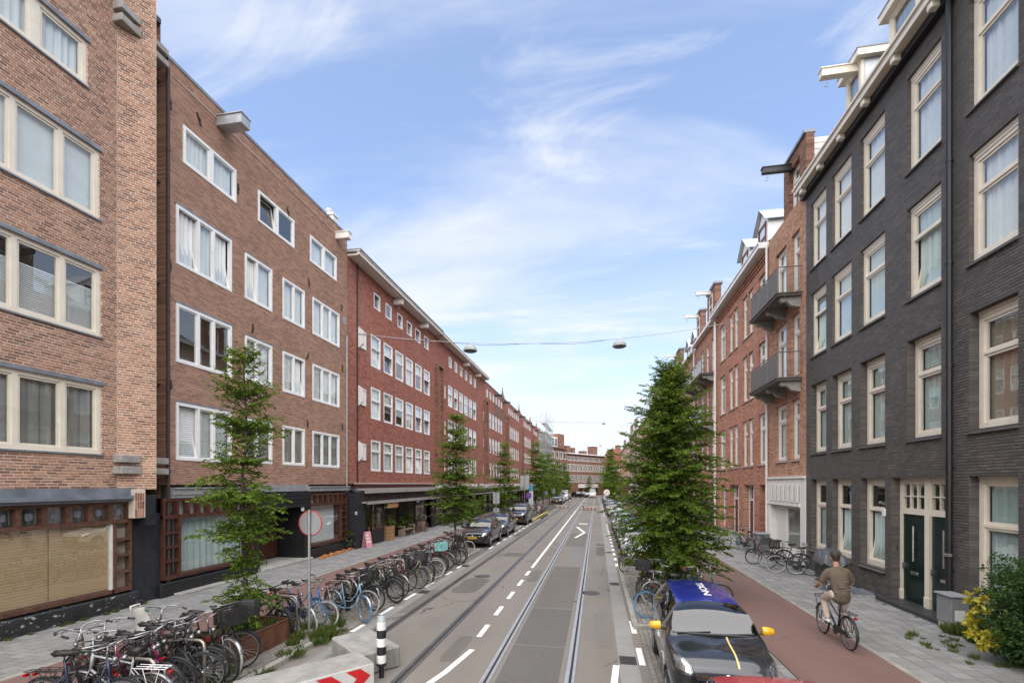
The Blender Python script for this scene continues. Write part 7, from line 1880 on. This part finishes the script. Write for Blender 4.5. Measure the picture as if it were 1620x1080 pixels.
# far chicane
for (lab, x, y, L_) in (('far low concrete barrier with red and white marks by the parked row', -.9, 62, 1.9), ('far low concrete barrier before the scooters on the red houses\' side', -4.7, 66, 2.2)):
    o = thing('chicane_barrier', lab, 'barrier', (x, y, 0)); mb = MB(); mb.bbox(-L_ / 2, L_ / 2, -.35, .35, 0, .42, .03); mb.build('block', m_conc, o)
    for k in range(4): mb = MB(); mb.box(-L_ / 2 + .1 + k * L_ / 4, -L_ / 2 + .3 + k * L_ / 4, -.36, -.352, .06, .38); mb.build('red_mark', M('faded_red', (.30, .10, .06), .7), o)
    for k in range(4): mb = MB(); z0 = .42 + k * .2; mb.lathe([(.08, z0), (.08, z0 + .2)], 10, ((-1 if x > -2 else 1) * (L_ / 2 - .15), 0, 0)); mb.build('marker_band', m_white if k % 2 else m_black, o)
# motor scooters far away on the left
for k, (y, cc, lab) in enumerate(((52.0, (.6, .6, .58), 'pale motor scooter on the yellow-kerbed verge'), (53.0, (.5, .02, .05), 'bright red motor scooter on the yellow-kerbed verge'), (57.0, (.25, .3, .28), 'grey-green motor scooter past the red one'))):
    o = thing('motor_scooter', lab, 'scooter', (-6.8, y, ZS), radians(-15)); pm = carpaint('scooter_paint_%d' % k, cc, .1)
    for xx in (-.6, .6):
        t, r, sp, h = wheel_parts('black', .045); w = place('wheel', t, o, (xx, 0, .25)); w.scale = (.74,) * 3; place('rim', r, w)
    mb = MB(); mb.prism([(-.85, .5), (-.8, .75), (-.2, .72), (-.1, .38), (.3, .34), (.45, .9), (.55, .92), (.62, .5), (.4, .22), (-.3, .22), (-.5, .4)], -.16, .16, 'y'); mb.build('body', pm, o)
    mb = MB(); mb.bbox(-.75, -.15, -.14, .14, .74, .84, .03); mb.build('saddle', m_sadl, o); mb = MB(); mb.tube([(.42, -.33, 1.06), (.48, 0, 1.0), (.42, .33, 1.06)], .018, 6); mb.build('handlebar', m_bp, o)
    mb = MB(); mb.add([(.5, -.2, 1.0), (.5, .2, 1.0), (.62, .17, 1.42), (.62, -.17, 1.42)], [(0, 1, 2, 3)]); mb.build('windshield', m_glass, o)
# hanging lamps on span wires
def span(label, P, Q, sag, lamps, R=.36, lamplabels=()):
    P, Q = Vector(P), Vector(Q); n = 24; f = lambda s_: P.lerp(Q, s_) - Vector((0, 0, 4 * sag * s_ * (1 - s_)))
    mb = MB(); mb.tube([f(i / n) for i in range(n + 1)], .014, 4); o = mb.build('span_wire', m_steel); tag(o, label, 'wire', 'span wires over the street')
    mb = MB(); mb.tube([f(i / n) - Vector((0, 0, .0 + .25 * sin(pi * min(1, i / n / max(.01, lamps[-1])) * 3) ** 2 * .4)) for i in range(int(n * lamps[-1]) + 1)], .009, 4); mb.build('lamp_cable', m_bp, o)
    for s_, ll in zip(lamps, lamplabels):
        p = f(s_); l_ = thing('hanging_lamp', ll, 'street lamp', p[:], 0, 'street lamps hanging from span wires')
        mb = MB(); mb.lathe([(R, -.42), (R * .99, -.36), (R * .9, -.26), (R * .68, -.16), (R * .35, -.10), (.05, -.09), (.05, 0.02), (0, .02)], 20); mb.build('shade', M('lamp_shade_grey', (.30, .32, .32), .6, .0, var=.1), l_, smooth=True)
        mb = MB(); mb.lathe([(R * .97, -.42), (R * .8, -.46), (0, -.47)], 20); mb.build('glass_dish', M('lamp_dish', (.10, .10, .10), .4), l_, smooth=True)
        mb = MB(); mb.box(-.12, .12, -.02, .02, -.03, .05); mb.build('hanger', m_steel, l_)
def along(P, Q, px):
    lo, hi = 0.0, 1.0
    for _ in range(40):
        m_ = (lo + hi) / 2; p = Vector(P).lerp(Vector(Q), m_)
        if project(p)[0] < px: lo = m_
        else: hi = m_
    return lo
P1, Q1 = (XL, 22.0, 11.2), (XR, 27.0, 12.35)
span('steel span wire from the brown brick house to the orange brick house', P1, Q1, .95, [along(P1, Q1, 744), along(P1, Q1, 980)], .36, ('grey dome lamp on the nearest wire, closer to the red houses', 'grey dome lamp on the nearest wire, closer to the orange house'))
P1, Q1 = (XL, 72, 13.6), (XR, 74, 13.6)
span('second thin span wire across the middle of the street', P1, Q1, .6, [along(P1, Q1, 860), along(P1, Q1, 955)], .3, ('small dome lamp on the second wire, closer to the red houses', 'small dome lamp on the second wire, closer to the old houses'))
P1, Q1 = (XL, 104, 12.7), (XR, 106, 12.7)
span('faint third span wire before the far brown block', P1, Q1, .6, [along(P1, Q1, 950)], .3, ('single dome lamp hanging from the faint third wire',))
# utility cabinet, bin, shop things
o = thing('utility_cabinet', 'grey metal utility cabinet on a concrete foot beside the bush', 'cabinet', (7.98, 12.3, ZS))
mb = MB(); mb.bbox(-.14, .16, -.22, .22, 0, .2, .01); mb.build('foot', m_conc, o); mb = MB(); mb.bbox(-.16, .18, -.24, .24, .2, .8, .012); mb.build('housing', M('cabinet_grey', (.22, .23, .235), .55, var=.08, dirt=.2), o)
mb = MB(); mb.bbox(-.20, .2, -.28, .28, .8, .85, .015); mb.build('lid', M('cabinet_lid', (.26, .27, .275), .6), o)
mb = MB(); mb.box(-.10, .1, -.246, -.242, .28, .52); mb.build('sticker', m_white, o); mb = MB(); mb.lathe([(0, -.01), (.02, -.008), (.02, 0)], 10, (0, -.24, .68), axis='y'); mb.build('lock', m_alu, o)
o = thing('waste_bin', 'dark grey street cabinet with stickers by the drainpipe', 'cabinet', (7.75, 24.2, ZS)); mb = MB(); mb.bbox(-.25, .3, -.3, .3, 0, .95, .02); mb.build('housing', M('bin_grey', (.13, .14, .15), .6, dirt=.2), o); mb = MB(); mb.bbox(-.28, .33, -.33, .33, .95, 1.02, .02); mb.build('lid', m_zinc, o)
for k, cc in enumerate(((.5, .08, .05), (.1, .3, .5), (.6, .6, .55))): mb = MB(); mb.box(-.254, -.2505, -.2 + k * .15, -.1 + k * .15, .55 + .06 * k, .68 + .06 * k); mb.build('sticker', M('sticker_%d' % k, cc, .6), o)
o = thing('pavement_board', 'small pink folding board on the pavement by the blue-black pier', 'sign', (XL + .75, 22.9, ZS), radians(75))
m_pink = M('pink_board', (.62, .28, .32), .5, var=.1)
for s_ in (-1, 1): mb = MB(); mb.bbox(-.22, .22, -.012, .012, 0, .85, .005); mb.build('board', m_pink, o, (0, s_ * .16, 0), (radians(s_ * 10), 0, 0))
for k in range(3): mb = MB(); mb.box(-.15, .13 - .05 * k, -.018, -.0135, .28 + .17 * k, .36 + .17 * k); mb.build('printed_block', m_white, o, (0, -.16, 0), (radians(-10), 0, 0))
m_ply = M('raw_wood', (.34, .19, .09), .7, var=.25, vs=8, bump=.2, bs=80)
def crate_planter(label, x, y, h, seed, rz=0):
    o = thing('wooden_planter', label, 'planter', (x, y, ZS), rz)
    for k in range(4):
        mb = MB(); mb.bbox(-.24, .24, -.24, -.22, k * h / 4 + .01, (k + 1) * h / 4 - .005, .004); mb.bbox(-.24, .24, .22, .24, k * h / 4 + .01, (k + 1) * h / 4 - .005, .004); mb.bbox(-.24, -.22, -.22, .22, k * h / 4 + .01, (k + 1) * h / 4 - .005, .004); mb.bbox(.22, .24, -.22, .22, k * h / 4 + .01, (k + 1) * h / 4 - .005, .004); mb.build('slat_ring', m_ply, o)
    mb = MB(); mb.box(-.22, .22, -.22, .22, .02, h - .06); mb.build('soil', m_soil, o); place('plant', bush_mesh(160, (.22, .22, .3), .12, seed, m_leaf, .1), o, (0, 0, h - .1)); return o
crate_planter('wooden slatted planter with a plant before the plant shop door', XL + .45, 26.2, .85, 51); crate_planter('wooden slatted planter beside the leaning dark bicycle', XL + .45, 31.4, .7, 52)
be = thing('bench', 'weathered wooden bench before the plant shop window', 'bench', (XL + .55, 28.6, ZS), radians(90))
m_bw = M('bench_wood', (.22, .17, .12), .8, var=.3, vs=9)
for k in range(3): mb = MB(); mb.bbox(-.85, .85, -.2 + k * .14, -.08 + k * .14, .42, .46, .006); mb.build('seat_slat', m_bw, be)
for sx in (-.8, .8): mb = MB(); mb.bbox(sx - .06, sx + .06, -.22, .22, 0, .42, .01); mb.bbox(sx - .05, sx + .05, -.22, .2, .62, .68, .01); mb.bbox(sx - .05, sx + .05, -.22, -.14, .42, .62, .008); mb.build('leg', m_bw, be)
for k, (px, sd) in enumerate(((617, 61), (636, 62), (646, 63), (580, 64))):
    b3 = B3; loc = b3.M @ Vector((b3.x(px), -.05 if px > 590 else -.25, .3 if px > 590 else .95))
    o = thing('potted_plant', ('leafy potted plant under the wooden hanging sign', 'potted plant beside the bench by the shop window', 'tall yellow-flowered plant by the shop entrance', 'potted plant inside the corner shop window')[k], 'plant', loc[:]); place('foliage', bush_mesh(240, (.3, .3, .5 if k != 2 else .8), .16, sd, m_leaf, .1), o)
    mb = MB(); mb.lathe([(0, -.2), (.14, -.2), (.19, .1), (.17, .1), (0, .08)], 12); mb.build('pot', M('clay_pot', (.30, .13, .07), .8), o, smooth=True)
m_org = M('orange_plank', (.50, .17, .05), .7, var=.25, vs=6)
for k, (y0, y1, x, lab) in enumerate(((18.9, 21.0, XL + .50, 'long orange plank lying at the foot of the black plinth'), (19.4, 22.2, XL + .36, 'second orange plank lying closer to the black plinth'))):
    o = thing('orange_plank', lab, 'plank', (x, (y0 + y1) / 2, ZS + .004), radians(4 - 3 * k)); L_ = y1 - y0
    mb = MB(); mb.bbox(-.07, .07, -L_ / 2, L_ / 2, 0, .05, .008); mb.build('board', m_org, o)
    for j in range(5): mb = MB(); mb.bbox(-.09, .09, -.05, .05, .05, .11, .01); mb.build('cleat', m_ply if j % 2 else m_org, o, (0, -L_ / 2 + .2 + j * L_ / 5, 0))
# manhole covers and drains
for (x, y, r_) in ((-.2, 15.0, .3), (.2, 27, .3), (-4.2, 17, .3)):
    mb = MB(); mb.lathe([(0, .008), (r_ * .9, .008), (r_, .006), (r_, 0)], 20); mb.build('manhole_cover', M('cast_iron', (.09, .085, .08), .6, .5, var=.2, bump=.5, bs=60), road, (x, y, 0))

# ================================================================== THE CYCLIST
m_skin = M('skin', (.42, .24, .17), .5, var=.08); m_shirt = M('olive_brown_cotton', (.115, .088, .062), .9, var=.14, vs=9, bump=.3, bs=25); m_trous = M('beige_chino', (.50, .42, .35), .9, var=.08, vs=8, bump=.3, bs=22)
m_hair = M('dark_brown_hair', (.035, .022, .015), .6, var=.3, vs=40, bump=.6, bs=120); m_shoe = M('white_shoe', (.62, .60, .56), .6, var=.08)
CYX, CYY = 5.02, 11.05
cy = bicycle('black city bicycle ridden by the man in the brown shirt', CYX, CYY, 90, ZS, lean=-1.5, steer=-2, col='navy', frame='mixte', guards='black', rack='black', fork='black')
for ch in list(cy.children):
    if ch.name.startswith('kickstand'): bpy.data.objects.remove(ch)
mb = MB(); mb.tube([(.42, -.12, .86), (.68, -.12, .86), (.68, .12, .86), (.42, .12, .86)], .008, 5, closed=True); mb.tube([(.55, -.12, .86), (.55, .12, .86)], .006, 4); mb.tube([(.66, -.1, .86), (FA.x, -.055, FA.z)], .006, 4); mb.tube([(.66, .1, .86), (FA.x, .055, FA.z)], .006, 4); mb.build('front_carrier', m_bp, cy)
def ball(mb, c, r, n=12, m_=8):
    rx, ry, rz_ = r if isinstance(r, tuple) else (r, r, r); vs = []; fs = []
    for i in range(1, m_):
        a_ = pi * i / m_
        for j in range(n): b_ = 2 * pi * j / n; vs.append((c[0] + rx * sin(a_) * cos(b_), c[1] + ry * sin(a_) * sin(b_), c[2] + rz_ * cos(a_)))
    vs += [(c[0], c[1], c[2] + rz_), (c[0], c[1], c[2] - rz_)]; t_, q_ = len(vs) - 2, len(vs) - 1
    for i in range(m_ - 2):
        for j in range(n): fs.append((i * n + j, (i + 1) * n + j, (i + 1) * n + (j + 1) % n, i * n + (j + 1) % n))
    for j in range(n): fs.append((t_, j, (j + 1) % n)); fs.append((q_, (m_ - 2) * n + (j + 1) % n, (m_ - 2) * n + j))
    mb.add(vs, fs)
def chain(mb, pts):
    """limb: points with radii (r or (depth, width)); filled with overlapping balls so that it tapers smoothly"""
    for (p, r), (q, s_) in zip(pts, pts[1:]):
        p, q = Vector(p), Vector(q); r = r if isinstance(r, tuple) else (r, r); s_ = s_ if isinstance(s_, tuple) else (s_, s_); k = max(2, int((q - p).length / (min(r[0], s_[0]) * .35)))
        for i in range(k + 1):
            t_ = i / k; c_ = p.lerp(q, t_); a_ = r[0] + (s_[0] - r[0]) * t_; b_ = r[1] + (s_[1] - r[1]) * t_; ball(mb, c_, (a_, b_, min(a_, b_)), 12, 8)
def organic(name, mb, mat, parent, vox, smooth_it=6):
    """merge everything into one continuous skin"""
    me = mb.mesh(name, mat); o = bpy.data.objects.new('tmp', me); C.objects.link(o)
    r = o.modifiers.new('r', 'REMESH'); r.mode = 'VOXEL'; r.voxel_size = vox; r.use_smooth_shade = True
    sm = o.modifiers.new('s', 'SMOOTH'); sm.factor = .5; sm.iterations = smooth_it
    m2 = evaluated(o); bpy.data.objects.remove(o); m2.materials.clear(); m2.materials.append(mat); m2.polygons.foreach_set('use_smooth', [True] * len(m2.polygons)); return place(name, m2, parent)
pe_ = thing('person', 'man in olive brown T-shirt and beige trousers riding a black bicycle', 'person', (CYX, CYY, ZS - .003), 0); pe_.rotation_euler = (radians(-1.5), 0, radians(90))
gripx = HT.x - .01 - .19; gz = HT.z + .15 + .054
legs = {1: [((-.24, .10, 1.05), .10), ((-.02, .125, .97), .083), ((.15, .14, .885), .062), ((.10, .14, .70), .056), ((.03, .14, .52), .038), ((.015, .14, .44), .034)], -1: [((-.24, -.10, 1.05), .10), ((-.12, -.12, .85), .082), ((.0, -.13, .67), .062), ((-.10, -.135, .48), .054), ((-.24, -.14, .30), .037), ((-.26, -.14, .23), .033)]}
torso = [((-.27, 0, 1.06), (.125, .165)), ((-.265, 0, 1.16), (.11, .15)), ((-.23, 0, 1.30), (.112, .160)), ((-.18, 0, 1.43), (.115, .178)), ((-.145, 0, 1.52), (.085, .165))]
mb = MB(); chain(mb, torso); chain(mb, [((-.12, 0, 1.55), .062), ((-.09, 0, 1.68), .056)])
ball(mb, (-.062, 0, 1.795), (.098, .078, .122), 18, 14); ball(mb, (-.03, 0, 1.735), (.070, .062, .062), 14, 10); ball(mb, (.042, 0, 1.775), (.016, .013, .022))
for s_ in (1, -1):
    ball(mb, (-.06, s_ * .082, 1.785), (.017, .012, .032)); chain(mb, legs[s_])
    ar = [((-.145, s_ * .185, 1.50), .066), ((-.125, s_ * .25, 1.38), .052), ((-.10, s_ * .30, 1.265), .042), ((.02, s_ * .30, 1.215), .038), ((gripx - .055, s_ * .292, gz + .035), .026)]; chain(mb, ar)
    chain(mb, [((gripx - .05, s_ * .292, gz + .034), (.024, .034)), ((gripx + .0, s_ * .29, gz + .026), (.022, .042))])
    for j, dx in enumerate((-.033, -.012, .010, .030)):            # four fingers closing round the grip, the thumb under it
        yy = s_ * .29 + dx; Lf = (.92, 1.0, .98, .8)[j]
        chain(mb, [((gripx + .01, yy, gz + .03), .0105), ((gripx + .034 * Lf, yy, gz + .012), .010), ((gripx + .030 * Lf, yy, gz - .016), .0095), ((gripx + .006, yy, gz - .026), .009)])
    chain(mb, [((gripx - .02, s_ * .255, gz + .02), .012), ((gripx + .005, s_ * .25, gz - .008), .0105), ((gripx + .022, s_ * .252, gz - .02), .0095)])
organic('body', mb, m_skin, pe_, .0075, 3)
mb = MB(); chain(mb, [((-.275, 0, .99), (.140, .178)), ((-.275, 0, 1.08), (.142, .180))] + [(p, (r[0] + .020, r[1] + .022)) for p, r in torso[1:]]); chain(mb, [((-.135, 0, 1.545), (.07, .10)), ((-.12, 0, 1.575), (.062, .068))])
for s_ in (1, -1): chain(mb, [((-.145, s_ * .165, 1.505), .082), ((-.135, s_ * .215, 1.45), .077), ((-.122, s_ * .262, 1.36), .070), ((-.112, s_ * .282, 1.315), .067)])
for k in range(6): a_ = k * 1.7; ball(mb, (-.392 + .012 * sin(a_) + k * .006, .10 * sin(k * 2.3), 1.07 + .05 * k), (.016, .11, .012))      # folds across the back
organic('shirt', mb, m_shirt, pe_, .012, 6)
mb = MB(); chain(mb, [((-.27, 0, 1.0), (.125, .165)), ((-.26, 0, 1.07), (.13, .168))])
for s_ in (1, -1): chain(mb, [(p, r + .014 + .004 * (i > 2)) for i, (p, r) in enumerate(legs[s_][:5])]); 
ball(mb, (.14, .14, .83), (.03, .072, .016)); ball(mb, (-.02, -.13, .61), (.05, .07, .016))
organic('trousers', mb, m_trous, pe_, .011, 5)
for (ax_, ay, az) in ((.02, .14, .405), (-.255, -.14, .19)):
    mb = MB(); chain(mb, [((ax_ - .055, ay, az + .035), (.040, .038)), ((ax_, ay, az + .04), (.045, .043)), ((ax_ + .09, ay, az + .028), (.038, .045)), ((ax_ + .17, ay, az + .022), (.032, .040))]); organic('shoe', mb, m_shoe, pe_, .009, 4)
mb = MB(); ball(mb, (-.085, 0, 1.83), (.094, .086, .098), 18, 14); ball(mb, (-.11, 0, 1.775), (.058, .074, .062), 14, 10); ball(mb, (-.03, 0, 1.885), (.075, .068, .045), 14, 10)
organic('hair', mb, m_hair, pe_, .009, 4)
